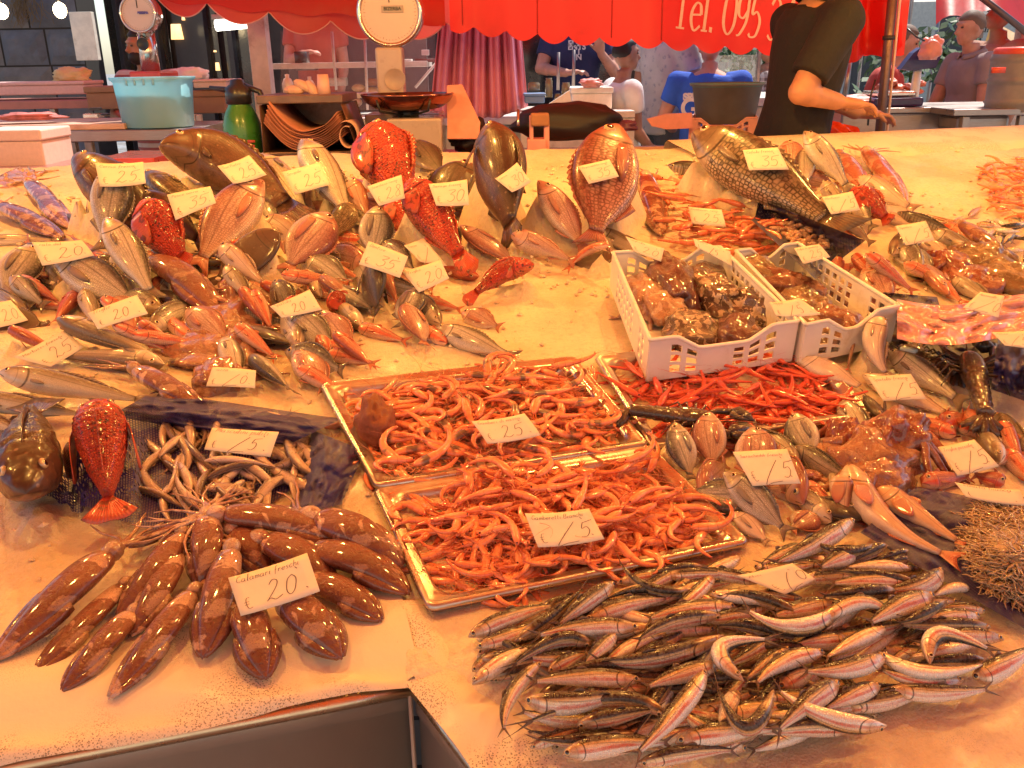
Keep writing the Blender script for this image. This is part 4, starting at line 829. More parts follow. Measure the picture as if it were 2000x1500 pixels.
# ---------------- crate ----------------
def crate(corners, hgt, label, matm, group='white plastic crates on the ice'):
    q = quadmap(corners); o = q(.5, .5, 0); w = (q(1, 0) - q(0, 0)).length; d = (q(0, 1) - q(0, 0)).length; root = empty('plastic_crate', o, label, 'crate', group)
    def wall(pf, ln, dip):
        nx = max(8, int(ln / .011)); nz = 12; m = MB(); P = []
        for i in range(nx + 1):
            x = i / nx; edge = min(x, 1 - x) * ln; top = 1.0 if not dip else (1.0 - .34 * min(1, max(0, (edge - .055) / .05)))
            P.append([pf(x, hgt * (z / nz) * top) for z in range(nz + 1)])
        vs = [p for r in P for p in r]; fs = []
        for i in range(nx):
            for z in range(nz):
                if 2 <= z <= 9 and z not in (4, 7) and 3 < i < nx - 4 and (i % 3 != 0) and ((i // 3) % 9 not in (3, 4)): continue
                a = i * (nz + 1) + z; fs.append((a, a + nz + 1, a + nz + 2, a + 1))
        m.add(vs, fs); x = m.build('side_wall', matm, root, smooth=False, wp=o); s = x.modifiers.new('s', 'SOLIDIFY'); s.thickness = .0035; s.offset = 0
        rm = MB(); rm.tube([P[i][-1] for i in range(nx + 1)], .0045, 6); rm.build('rim', matm, root, wp=o)
    wall(lambda t, z: q(t, 0, z), w, True); wall(lambda t, z: q(t, 1, z), w, True); wall(lambda t, z: q(0, t, z), d, False); wall(lambda t, z: q(1, t, z), d, False)
    b = MB(); b.grid([[q(x / 6, y / 6, .004) for y in range(7)] for x in range(7)]); x = b.build('base', matm, root, wp=o)
    x.modifiers.new('s', 'SOLIDIFY').thickness = .004
    return q
# ---------------- net ----------------
def net_mat(name, col=(.035, .03, .075), cells=150, hole=.34):
    g = N(name); uv = g.uv(); mp = g.n('Mapping'); mp.inputs['Scale'].default_value = (cells, cells, 1); g.l(uv, mp.inputs[0]); nzv = g.n('TexNoise'); nzv.inputs['Scale'].default_value = 4
    sep = g.n('SeparateXYZ'); g.l(mp.outputs[0], sep.inputs[0]); row = g.math('FLOOR', sep.outputs[1]); sh = g.math('MULTIPLY', g.math('MODULO', row, 2.0), .5)
    fx = g.math('SUBTRACT', g.math('FRACT', g.math('ADD', sep.outputs[0], sh)), .5); fy = g.math('SUBTRACT', g.math('FRACT', sep.outputs[1]), .5)
    d = g.math('SQRT', g.math('ADD', g.math('MULTIPLY', fx, fx), g.math('MULTIPLY', fy, fy))); al = g.step(d, hole - .04, hole + .05)
    n = g.noise(g.obj(), 12, 3); c = g.mix(g.step(n, .3, .7), col, tuple(x * 1.6 for x in col)); g.set(c, .5, 0, alpha=al, spec=.5); return g.m
def net(poly_fn, nu, nv, label, matm, bunch=.02, seed=0, base=.018):
    """poly_fn(a, b) -> pixel place and extra height"""
    P = []; uvs = []; pc = T(*poly_fn(.5, .5)[:2])
    for i in range(nu + 1):
        row = []; ru = []
        for j in range(nv + 1):
            a, b = i / nu, j / nv; x, y, h = poly_fn(a, b); n = noise.noise(Vector((a * 5 + seed, b * 5, 0))) + .5 * noise.noise(Vector((a * 13 + seed, b * 13, 2))); p_ = T(x, y, base + h + bunch * max(-.4, n)); u_, v_, h_ = uv_of(p_); row.append(p_ + NT * max(0, ice_now(u_, v_) + .004 - h_)); ru.append((a, b))
        P.append(row); uvs.append(ru)
    o = MB().grid(P, uvs).build('blue_net', matm, wp=pc); return tag(o, label, 'net')
# ---------------- lobster ----------------
def lobster(px, py, tx, ty, wpx, label, matm, name='lobster', h=.01, seed=3):
    W = wpx * dep(T(px, py)) / FPX; a = T(px, py, .03 + h); b = T(tx, ty, .03 + h); t = (b - a).normalized(); n = (NT - t * NT.dot(t)).normalized(); d = n.cross(t); L = (b - a).length; o = MB(); P = []; uvs = []; ns = 44
    for i in range(ns + 1):
        s = i / ns; r = W * .5 * (crom([0, .03, .12, .3, .42], [.1, .45, .85, 1, .95], s) if s < .42 else .86 * (1 - (s - .42) * .55)); c = a + t * s * L
        if s > .42: k = ((s - .42) / .58 * 6) % 1; r *= .9 + .14 * k
        P.append([c + d * math.cos(2 * PI * k / 16) * r + n * math.sin(2 * PI * k / 16) * r * .85 for k in range(16)]); uvs.append([(s, k / 16) for k in range(16)])
    o.grid(P, uvs, cv=True, cap0=True, cap1=True); root = o.build(name, matm, wp=a); tag(root, label, 'lobster'); rng = random.Random(seed)
    tf = MB()
    for k in range(-2, 3):
        an = k * .55; dd = t * math.cos(an) + d * math.sin(an); e = n.cross(dd); q = b; tf.grid([[q + dd * (f * W * .85) + e * y * W * .22 * math.sin(PI * min(.85, f * .7 + .2)) + n * (.004 * math.cos(y * 2) - f * .02) for y in (-1, 0, 1)] for f in (0, .33, .66, 1)])
    x = tf.build('tail_fan', matm, root, wp=a); x.modifiers.new('s', 'SOLIDIFY').thickness = .002
    for sd in (-1, 1):
        arm = [a + t * L * .16 + d * sd * W * .35, a + t * L * .02 + d * sd * W * .85, a - t * L * .16 + d * sd * W * .95]; cl = MB(); cl.tube(arm, [W * .13, W * .12, W * .16], 10)
        p = arm[-1]; dd = (-t * .85 - d * sd * .55).normalized(); e = n.cross(dd)
        for off, ln, wd in ((.12, .95, .24), (-.14, .75, .14)):
            pts = [p, p + dd * W * .25 * ln + e * off * W * 1.3, p + dd * W * .7 * ln + e * off * W * 1.4, p + dd * W * 1.15 * ln + e * off * W * .3]; cl.tube(pts, [W * wd * .7, W * wd * 1.25, W * wd * .9, W * .03], 10)
        cl.build('claw', matm, root, wp=a)
        for k in range(4):
            p = a + t * L * (.2 + .06 * k) + d * sd * W * .4; q = p + (d * sd - t * .4 + t * .35 * k).normalized() * W * .55 + n * W * .2; r = q + (d * sd * .5 - t * .2 + t * .35 * k).normalized() * W * .6 - n * W * .5; MB().tube([p, q, r], [W * .06, W * .05, W * .02], 6).build('leg', matm, root, wp=a)
        seq = [a + d * sd * W * .1]; an = rng.uniform(-.3, .3)
        for k in range(9): seq.append(seq[-1] + (-t * math.cos(an) + d * sd * math.sin(an) * .8 + n * .25) * W * .35); an += rng.uniform(.05, .3)
        MB().tube(seq, [W * .03 * (1 - k / 12) for k in range(10)], 5).build('antenna', matm, root, wp=a)
    return root
# ======================= price cards =======================
GL = {  # pen strokes, x to the right, y up, x-height .5
 'a': [[(.42,.45),(.25,.52),(.05,.4),(.02,.15),(.15,0),(.33,.08),(.42,.3),(.42,.48)],[(.42,.3),(.44,.05),(.55,0)]], 'b': [[(.05,1),(.03,0)],[(.03,.3),(.2,.5),(.4,.35),(.38,.08),(.2,0),(.03,.06)]],
 'c': [[(.4,.42),(.22,.52),(.03,.3),(.08,.05),(.25,0),(.42,.1)]], 'd': [[(.4,.42),(.2,.5),(.03,.25),(.15,0),(.38,.1)],[(.45,1),(.42,0)]], 'e': [[(.04,.25),(.38,.32),(.3,.5),(.1,.45),(.03,.2),(.15,0),(.4,.08)]],
 'f': [[(.4,.9),(.28,1),(.18,.8),(.14,-.3)],[(0,.45),(.35,.48)]], 'g': [[(.4,.42),(.2,.5),(.04,.28),(.18,.05),(.38,.2),(.42,.48),(.36,-.3),(.12,-.35)]], 'h': [[(.05,1),(.03,0)],[(.04,.3),(.2,.5),(.34,.4),(.36,0)]],
 'i': [[(.1,.5),(.08,.06),(.2,0)]], 'l': [[(.05,0),(.1,1),(.14,.9),(.1,.05),(.22,0)]], 'm': [[(.03,0),(.04,.5)],[(.04,.3),(.16,.5),(.25,.35),(.25,0)],[(.25,.3),(.4,.5),(.48,.35),(.5,0)]], 'n': [[(.03,0),(.04,.5)],[(.04,.3),(.2,.5),(.33,.35),(.36,0)]],
 'o': [[(.2,.5),(.03,.35),(.05,.08),(.2,0),(.37,.12),(.36,.4),(.2,.5)]], 'p': [[(.05,.5),(.02,-.4)],[(.04,.3),(.22,.5),(.4,.35),(.32,.05),(.05,.05)]], 'r': [[(.03,0),(.05,.5)],[(.05,.3),(.18,.5),(.32,.46)]], 's': [[(.33,.45),(.15,.5),(.08,.36),(.3,.2),(.22,.02),(.02,.04)]],
 't': [[(.15,.9),(.12,.1),(.28,0)],[(0,.6),(.32,.62)]], 'u': [[(.03,.5),(.05,.1),(.2,0),(.35,.15),(.37,.5)],[(.37,.4),(.4,0)]], 'v': [[(.02,.5),(.18,0),(.36,.5)]], 'z': [[(.03,.48),(.35,.5),(.04,0),(.4,.02)]], ' ': [],
 'A': [[(0,0),(.3,1),(.5,0)],[(.1,.4),(.45,.42)]], 'B': [[(.05,0),(.08,1),(.4,.9),(.3,.55),(.08,.52)],[(.3,.55),(.5,.3),(.35,.03),(.05,0)]], 'C': [[(.5,.85),(.3,1),(.05,.7),(.03,.25),(.25,0),(.5,.15)]], 'G': [[(.5,.85),(.3,1),(.05,.7),(.03,.25),(.25,0),(.45,.1),(.47,.4),(.3,.4)]],
 'M': [[(0,0),(.08,1),(.3,.3),(.52,1),(.6,0)]], 'P': [[(.05,0),(.08,1),(.42,.9),(.4,.6),(.1,.5)]], 'S': [[(.45,.85),(.25,1),(.06,.8),(.4,.4),(.35,.08),(.02,.05)]], 'T': [[(0,.95),(.5,1)],[(.26,.98),(.2,0)]], 'D': [[(.06,0),(.08,1),(.4,.85),(.5,.4),(.3,.02),(.02,0)]],
 '0': [[(.25,.95),(.05,.75),(.03,.25),(.22,0),(.42,.2),(.46,.7),(.25,.95)]], '1': [[(0,.35),(.1,.42),(.55,1.05)],[(.55,1.05),(-.35,-.3),(.15,-.25),(.75,-.2)]], '2': [[(.05,.8),(.2,1),(.42,.9),(.38,.6),(.05,.08),(-.02,0),(.15,.1),(.4,-.02),(.7,.12)]],
 '3': [[(.02,.95),(.4,.98),(.45,.85),(.18,.6),(.42,.5),(.48,.2),(.25,-.02),(0,.1)]], '5': [[(.1,.9),(.05,.55),(.3,.62),(.45,.35),(.3,.02),(.0,.05)],[(.1,.9),(.6,1.0)]], '8': [[(.4,.85),(.2,.98),(.06,.8),(.4,.35),(.35,.05),(.1,.02),(.05,.3),(.36,.65),(.4,.85)]], 'E': [[(.45,.9),(.2,.85),(.1,.45),(.2,.05),(.5,.1)],[(-.05,.55),(.35,.6)],[(-.05,.35),(.32,.4)]],
 '.': [[(.1,.02),(.14,0)]], '"': [[(.05,.95),(.03,.8)],[(.18,.97),(.15,.82)]]}
def text_strokes(txt, gap=.14): 
    out = []; x = 0
    for ch in txt:
        g = GL.get(ch, [])
        for s in g: out.append([(x + a, b) for a, b in s])
        w = max([a for s in g for a, b in s], default=.25); x += w + (gap if ch != ' ' else .1)
    return out, x
def smooth_line(p, n=4):
    if len(p) < 3: return p
    out = []
    for i in range(len(p) - 1):
        p0, p1, p2, p3 = p[max(i - 1, 0)], p[i], p[i + 1], p[min(i + 2, len(p) - 1)]
        for k in range(n):
            t = k / n; out.append(tuple(.5 * (2 * p1[j] + (p2[j] - p0[j]) * t + (2 * p0[j] - 5 * p1[j] + 4 * p2[j] - p3[j]) * t * t + (3 * p1[j] - p0[j] - 3 * p2[j] + p3[j]) * t ** 3) for j in (0, 1)))
    return out + [p[-1]]
def ribbon(mb, pts, f, wd):
    pts = smooth_line(pts); L = []
    for i, (x, y) in enumerate(pts):
        a = pts[max(i - 1, 0)]; b = pts[min(i + 1, len(pts) - 1)]; dx, dy = b[0] - a[0], b[1] - a[1]; l = math.hypot(dx, dy) or 1; nx, ny = -dy / l * wd / 2, dx / l * wd / 2; L.append([f(x + nx, y + ny), f(x - nx, y - ny)])
    if len(L) > 1: mb.grid(L)
def card(c, name_txt, amount, label, dg, ink, paper, off=.004, face=.35, curl=1.0, seed=0):
    rng = random.Random(seed); mx = sum(p[0] for p in c) / 4; my = sum(p[1] for p in c) / 4
    ctr = T(mx, my, .02); n = ((CAM - ctr).normalized() * face + NT * (1 - face)).normalized(); best = None
    for a in np.linspace(.04, .96, 7):
        for b in np.linspace(.04, .96, 7):
            x = (c[3][0] * (1 - a) + c[2][0] * a) * (1 - b) + (c[0][0] * (1 - a) + c[1][0] * a) * b; y = (c[3][1] * (1 - a) + c[2][1] * a) * (1 - b) + (c[0][1] * (1 - a) + c[1][1] * a) * b
            r = ray(x, y); hit, loc, *_ = S.ray_cast(dg, CAM, r)
            if hit and (loc - CAM).length < 6:
                k = loc.dot(n)
                if best is None or k > best: best = k
    if best is None: best = ctr.dot(n)
    k0 = best + off
    P4 = []
    for x, y in c: r = ray(x, y); P4.append(CAM + r * ((k0 - CAM.dot(n)) / r.dot(n)))
    q = quadmap(P4); o = q(.5, .5); w = (q(1, 0) - q(0, 0)).length; hh = (q(0, 1) - q(0, 0)).length
    cu = [rng.uniform(-.02, .05) * curl for _ in range(3)]
    z = lambda a, b: w * (cu[0] * (a - .5) ** 2 * 4 + cu[1] * (a - .5) * (b - .5) + cu[2] * .5 * math.sin(b * 3))
    f = lambda x, y, e=.0006: q(x, y, z(x, y) + e)
    m = MB(); m.grid([[f(i / 8, j / 6, 0) for j in range(7)] for i in range(9)]); root = m.build('price_card', paper, wp=o); tag(root, label, 'price card', 'handwritten price cards'); sl = root.modifiers.new('s', 'SOLIDIFY'); sl.thickness = .0006; sl.offset = -1
    asp = w / hh; mb = MB(); st, tw = text_strokes(name_txt); sx = min(.80 / max(tw, 1), .11); k_ = sx * asp
    for s in st: ribbon(mb, [(.07 + a * sx + b * sx * .25, .80 + b * k_ * .95 - (.0 if b > 0 else 0)) for a, b in s], f, .007)
    if mb.v: x = mb.build('written_name', INK[1] if seed % 2 else INK[0], root, wp=o)
    mb = MB(); st, tw = text_strokes(amount, .16); H = .52; sx = min(H / asp * .85, .52 / max(tw, .9)); x0 = .36 + (.08 if amount.startswith('1') else 0)
    for s in st: ribbon(mb, [(x0 + a * sx + b * sx * .28, .17 + b * H * .92) for a, b in s], f, .0125)
    st, _ = text_strokes('E')
    for s in st: ribbon(mb, [(.09 + a * sx * .6, .10 + b * H * .6) for a, b in s], f, .009)
    ribbon(mb, [(.86, .22), (.88, .18)], f, .012); ribbon(mb, [(.80, .78), (.82, .72)], f, .012)
    mb.build('written_price', INK[0], root, wp=o)
INK = []
CARDS = [
 ([(186,320),(280,319),(285,360),(196,367)],'Cernia fresca','25','card for 25 behind the upright white bream at the far left'), ([(326,379),(411,364),(422,395),(343,430)],'Pesce serra','35','card for 35 lying against the leaning pink dentex'),
 ([(425,326),(487,306),(521,343),(456,362)],'San Pietro','25','card for 25 on the huge open mouthed grouper'), ([(551,336),(625,317),(645,360),(576,380)],'Spigole','25','card for 25 lying across the two sea bass'),
 ([(717,364),(784,341),(791,387),(740,402)],'Scorfano rosso','28','card for 28 with a torn edge on the big red scorpionfish'), ([(837,360),(912,352),(916,401),(852,403)],'Sarago fresco','30','card for 30 on the round black bream'),
 ([(967,350),(1010,319),(1037,356),(1000,377)],'Cernia','30','card for 30 on the tall brown grouper'), ([(1129,325),(1190,311),(1209,345),(1150,359)],'Pagro mediterraneo','35','card for 35 on the giant pink snapper'),
 ([(1451,292),(1519,288),(1541,330),(1463,333)],'Cefalo fresco','35','card for 35 on the huge grey mullet'), ([(1605,385),(1665,374),(1680,410),(1623,419)],'Merluzzo','15','card for 15 touching the small oval red fish'),
 ([(1748,442),(1808,432),(1825,469),(1769,480)],'Sgombro','15','card for 15 under the long dark fish at the right'), ([(1344,404),(1409,410),(1418,443),(1351,437)],'Gamberoni rossi','25','card for 25 on the large prawns'),
 ([(1222,462),(1297,486),(1291,511),(1238,491)],'Sogliola','20','card for 20 above the left white crate'), ([(1354,465),(1426,491),(1431,520),(1358,481)],'Seppie','15','narrow card leaning where the two white crates meet'),
 ([(1551,484),(1600,477),(1622,501),(1569,516)],'Polpa di gambero','25','card beside the dark net at the corner of the right crate'), ([(1502,593),(1560,584),(1602,617),(1515,619)],'Seppie','15','card lying inside the right white crate'),
 ([(1915,570),(1962,578),(1950,620),(1881,601)],'Mazzancolle','10','card for 10 by the pink plastic bag'), ([(1936,649),(2010,647),(2010,680),(1962,675)],'Astice','15','card above the lobster at the right edge'),
 ([(1695,736),(1779,730),(1810,778),(1725,783)],'Spatola fresca','15','card for 15 between the red shrimp tray and the lobster'), ([(1831,874),(1902,860),(1951,911),(1870,931)],'Triglie piccole','15','card for 15 on the heap of red mullets'),
 ([(1864,944),(1990,960),(2003,990),(1885,973)],'Neonata bianca','','long narrow card at the right edge above the pale baby fish'), ([(1431,882),(1537,877),(1564,943),(1470,949)],'Saracheddi freschi','15','card for 15 right of the white shrimp tray'),
 ([(1025,1006),(1150,996),(1180,1056),(1051,1072)],'Gamberetti Bianchi','15','card for 15 in the middle of the front shrimp tray'), ([(921,825),(1024,811),(1056,852),(952,870)],'Gamberi di nassa','25','card for 25 in the tray of dark headed shrimps'),
 ([(446,1130),(600,1083),(625,1156),(471,1206)],'Calamari freschi','20','large card for 20 on the fan of squid'), ([(415,835),(545,845),(528,892),(399,879)],'Masculini puliti','15','card for 15 on the curled small fish in the blue net'),
 ([(1439,1125),(1547,1101),(1592,1132),(1532,1162)],'Alici','10','card for 10 standing in the anchovy heap'), ([(62,474),(160,471),(184,500),(83,521)],'Orate del','20','card for 20 between the round bream and the gilthead bream'),
 ([(171,611),(267,575),(289,612),(191,642)],'Triglie','20','tilted card for 20 among the small red mullets at the left'), ([(-34,595),(21,587),(55,626),(-10,642)],'Sogliole','20','card for 20 cut by the left edge'),
 ([(26,698),(128,644),(163,679),(99,717)],'Merluzzi freschi','25','card for 25 on the long hakes'), ([(415,716),(500,722),(498,757),(402,753)],'Razza','10','card on the translucent cuttlefish at the left'),
 ([(720,470),(797,500),(781,542),(701,515)],'Dentice','35','card for 35 behind the dark bream seen from above'), ([(789,480),(827,466),(873,520),(820,512)],'Tracine','1','card half hidden under another, at the tail of the spotted scorpionfish'),
 ([(785,531),(860,509),(877,544),(818,572)],'Triglie','20','white card for 20 on the bare ice in the middle'), ([(527,599),(605,567),(628,605),(550,622)],'Spatola','20','card for 20 below the two small orange fish'),
]
def build_cards():
    INK.append(mat('blue_black_ink', (.12, .08, .10), .6, bump=0)); INK.append(mat('magenta_ink', (.36, .10, .18), .6, bump=0))
    paper = mat('card_paper', (.74, .66, .54), .75, var=.05, nscale=30, bump=.08)
    bpy.context.view_layer.update(); dg = bpy.context.evaluated_depsgraph_get()
    for i, (c, nm, am, lab) in enumerate(CARDS): card(c, nm, am, lab, dg, None, paper, seed=i)
# ======================= the stall: steel counter, ice, lace, trays, crates, nets =======================
def lace_mat(name='lace_paper'):
    g = N(name); o = g.obj(); n1 = g.noise(o, 5, 4, .6); n2 = g.noise(o, 1.6, 2); v = g.n('TexVoronoi'); v.inputs['Scale'].default_value = 390; g.l(o, v.inputs['Vector'])
    uv = g.uv(); sep = g.n('SeparateXYZ'); g.l(uv, sep.inputs[0]); edge = sep.outputs[0]     # U: 1 at the hem, 0 where the ice covers it
    m = g.step(g.math('ADD', n1, g.math('MULTIPLY', edge, .13)), .56, .66); hole = g.step(v.outputs['Distance'], .28, .42, 1, 0); hole = g.math('MULTIPLY', hole, m)
    fine = g.n('TexVoronoi'); fine.inputs['Scale'].default_value = 520; g.l(o, fine.inputs['Vector']); f2 = g.math('MULTIPLY', g.step(fine.outputs['Distance'], .2, .4, 1, 0), g.step(n1, .42, .56, 0, .5))
    c = g.mix(f2, (.78, .66, .50), (.42, .31, .21)); c = g.mix(g.step(n2, .4, .7, 0, .3), c, (.62, .50, .38)); g.bump(g.math('ADD', g.noise(o, 60, 4), g.math('MULTIPLY', f2, -.8)), .4, .002)  # finest lace holes are darker colour, painted in place of their shade
    g.set(c, .6, 0, .08, .2, alpha=g.math('SUBTRACT', 1.0, g.math('MULTIPLY', hole, .62))); return g.m
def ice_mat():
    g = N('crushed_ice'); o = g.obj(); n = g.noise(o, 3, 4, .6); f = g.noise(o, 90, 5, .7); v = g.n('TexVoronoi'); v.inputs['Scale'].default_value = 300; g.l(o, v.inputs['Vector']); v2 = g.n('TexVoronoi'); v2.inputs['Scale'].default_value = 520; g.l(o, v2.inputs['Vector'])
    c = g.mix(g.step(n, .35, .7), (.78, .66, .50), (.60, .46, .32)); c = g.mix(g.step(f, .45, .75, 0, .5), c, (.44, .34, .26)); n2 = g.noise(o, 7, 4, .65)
    hole = g.math('MULTIPLY', g.step(v2.outputs['Distance'], .18, .36, 1, 0), g.step(n2, .54, .64, 0, .55)); c = g.mix(hole, c, (.3, .2, .14))  # lace holes drawn as dark dots, their shade put into the colour
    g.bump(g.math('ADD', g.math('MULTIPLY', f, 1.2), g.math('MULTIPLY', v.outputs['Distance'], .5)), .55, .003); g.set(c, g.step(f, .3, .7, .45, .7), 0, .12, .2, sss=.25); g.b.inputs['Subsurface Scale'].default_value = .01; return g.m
UL, UR, VB = -2.3, 3.7, 2.52
def uleft(v): return 0.0 - v * .33 if v < 0 else UL
def vback(u): return 2.56 + (.14 if u < .3 else 0.14 * max(0, 1 - (u - .3))) - .02
def build_ice():
    g = .018; nu = int((UR - UL) / g); v0 = -.66; nv = int((2.72 - v0) / g); H = np.zeros((nu + 1, nv + 1))
    for i in range(nu + 1):
        for j in range(nv + 1): H[i, j] = ice0(UL + i * g, v0 + j * g)
    base = H.copy()
    for (u, v, h, r) in SUPPORT:
        if h < .02: continue
        ic, jc = (u - UL) / g, (v - v0) / g; rr = max(3, int((r + h * .35) / g) + 2)
        for i in range(max(0, int(ic) - rr), min(nu, int(ic) + rr) + 1):
            for j in range(max(0, int(jc) - rr), min(nv, int(jc) + rr) + 1):
                d = math.hypot(i - ic, j - jc) * g; x = h - max(0, d - r * .35) * 2.2
                if x > H[i, j]: H[i, j] = x
    # never rise over a fish that lies lower
    for (u, v, h, r) in SUPPORT:
        ic, jc = (u - UL) / g, (v - v0) / g; rr = int(r * .8 / g) + 1
        for i in range(max(0, int(ic) - rr), min(nu, int(ic) + rr) + 1):
            for j in range(max(0, int(jc) - rr), min(nv, int(jc) + rr) + 1):
                if math.hypot(i - ic, j - jc) * g < r * .8: H[i, j] = min(H[i, j], max(h, base[i, j]))
    vs = []; idx = {}; fs = []; uvs = []
    for i in range(nu + 1):
        for j in range(nv + 1):
            u, v = UL + i * g, v0 + j * g; ok = (v >= .02 or u >= uleft(v) - .0) and v <= vback(u) + g
            if not ok: continue
            e = min(v - .0 if u < 0 else 9, u - uleft(v) if v < .0 else 9, 9); hh = H[i, j] + .004 * noise.noise(Vector((u * 30, v * 30, 0)))
            if e < .08: hh = hh * (e / .08) + .001
            idx[i, j] = len(vs); vs.append(W3(u, v, hh)); uvs.append((u, v))
    for i in range(nu):
        for j in range(nv):
            q = [(i, j), (i + 1, j), (i + 1, j + 1), (i, j + 1)]
            if all(x in idx for x in q): fs.append(tuple(idx[x] for x in q))
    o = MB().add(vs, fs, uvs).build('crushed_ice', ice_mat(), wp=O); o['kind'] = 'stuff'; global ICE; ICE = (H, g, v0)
    rng = random.Random(77); mb = MB()
    for k in range(2600):
        u, v = rng.uniform(-1.5, 3.2), rng.uniform(.02, 2.45)
        if noise.noise(Vector((u * 2.2, v * 2.2, 3))) < -.12: continue
        s_ = rng.uniform(.0015, .0065) * (1 + .4 * v); p = W3(u, v, ice_now(u, v) + s_ * .25); a = Vector((rng.uniform(-1, 1), rng.uniform(-1, 1), rng.uniform(-.4, .4))).normalized(); b = a.cross(NT).normalized(); c = a.cross(b)
        mb.add([p + a * s_ * rng.uniform(.7, 1.5), p - a * s_, p + b * s_ * rng.uniform(.5, 1), p - b * s_ * .8, p + c * s_ * .6, p - c * s_ * .6], [(0, 2, 4), (2, 1, 4), (1, 3, 4), (3, 0, 4), (2, 0, 5), (1, 2, 5), (3, 1, 5), (0, 3, 5)])
    x = mb.build('ice_chips', o.data.materials[0], smooth=False, wp=O); x['kind'] = 'stuff'; x['label'] = 'loose crumbs of crushed ice strewn over the bed'; x['category'] = 'ice'
    return o
ICE = None
def ice_now(u, v):
    H, g, v0 = ICE; i, j = int(round((u - UL) / g)), int(round((v - v0) / g)); i = min(max(i, 1), H.shape[0] - 2); j = min(max(j, 1), H.shape[1] - 2); return float(H[i-1:i+2, j-1:j+2].max())
def build_counter():
    st = mat('counter_steel', (.40, .31, .25), .45, metal=.3, nscale=3, bump=.03, dirt=(.26, .2, .16), dscale=2); gold = m_steel('rim_steel', (.75, .58, .38), .2); root = empty('steel_counter', W3(0, 0, -.9), 'large steel fish counter sloping up to the back under the ice', 'counter'); wp = root.location.copy()  # rim is plain steel, the gold lamp light is in its colour
    dn = Vector((0, 0, -1)); f = VT * -1
    # bed plates (left and right), rim, aprons
    m = MB(); m.grid([[W3(UL, .0, -.012), W3(UL, 2.74, -.012)], [W3(0.012, .0, -.012), W3(0.012, 2.74, -.012)]]); m.grid([[W3(.24, -.7, -.0125), W3(0.012, .0, -.0125), W3(0.012, 2.74, -.0125)], [W3(UR, -.7, -.0125), W3(UR, .0, -.0125), W3(UR, 2.6, -.0125)]]); m.build('bed_plate', st, root, wp=wp)
    def rimline(pts, name='rim'):
        mb = MB(); prof = [(-.022, -.03), (-.018, -.004), (-.014, .002), (-.006, .002), (.0, -.002), (.002, -.006), (-.001, -.012)]; P = []
        for p, o in pts: P.append([p + o * a + NT * b for a, b in prof])
        mb.grid(P); x = mb.build(name, gold, root, wp=wp); x.modifiers.new('s', 'SOLIDIFY').thickness = .0015
    rimline([(W3(UL + (0 - UL) * k / 20, 0, 0), f) for k in range(21)])
    side = (W3(.2, -.6, 0) - W3(0, 0, 0)).normalized(); outw = NT.cross(side); outw = outw if outw.dot(UT) < 0 else -outw
    rimline([(W3(0 + .22 * k / 10, -.66 * k / 10, 0), outw) for k in range(11)])
    def apron(a, b, name, inset=.006):
        d = (b - a); n = Vector((d.y, -d.x, 0)).normalized(); n = n if n.dot(CAM - a) > 0 else -n; mb = MB(); a2, b2 = a - n * (inset + .001) - NT * .006, b - n * (inset + .001) - NT * .006; P = []
        for k in range(9): p = a2.lerp(b2, k / 8); P.append([p, p + dn * .03, p + dn * .034 - n * .004, p + dn * .5, Vector((p.x, p.y, .08))])
        mb.grid(P); x = mb.build(name, st, root, wp=wp); x.modifiers.new('s', 'SOLIDIFY').thickness = .002
    apron(W3(UL, .004, 0), W3(-.003, .004, 0), 'front_panel'); apron(W3(-.002, .0, 0), W3(.218, -.66, 0), 'side_panel'); apron(W3(UR, 2.6, 0), W3(.3, 2.6, 0), 'back_panel', -.01)
    mb = MB(); mb.tube([W3(-.003, .0, -.008), W3(-.003, .0, -.008) + dn * .7], .003, 6); mb.build('seam', st, root, wp=wp)
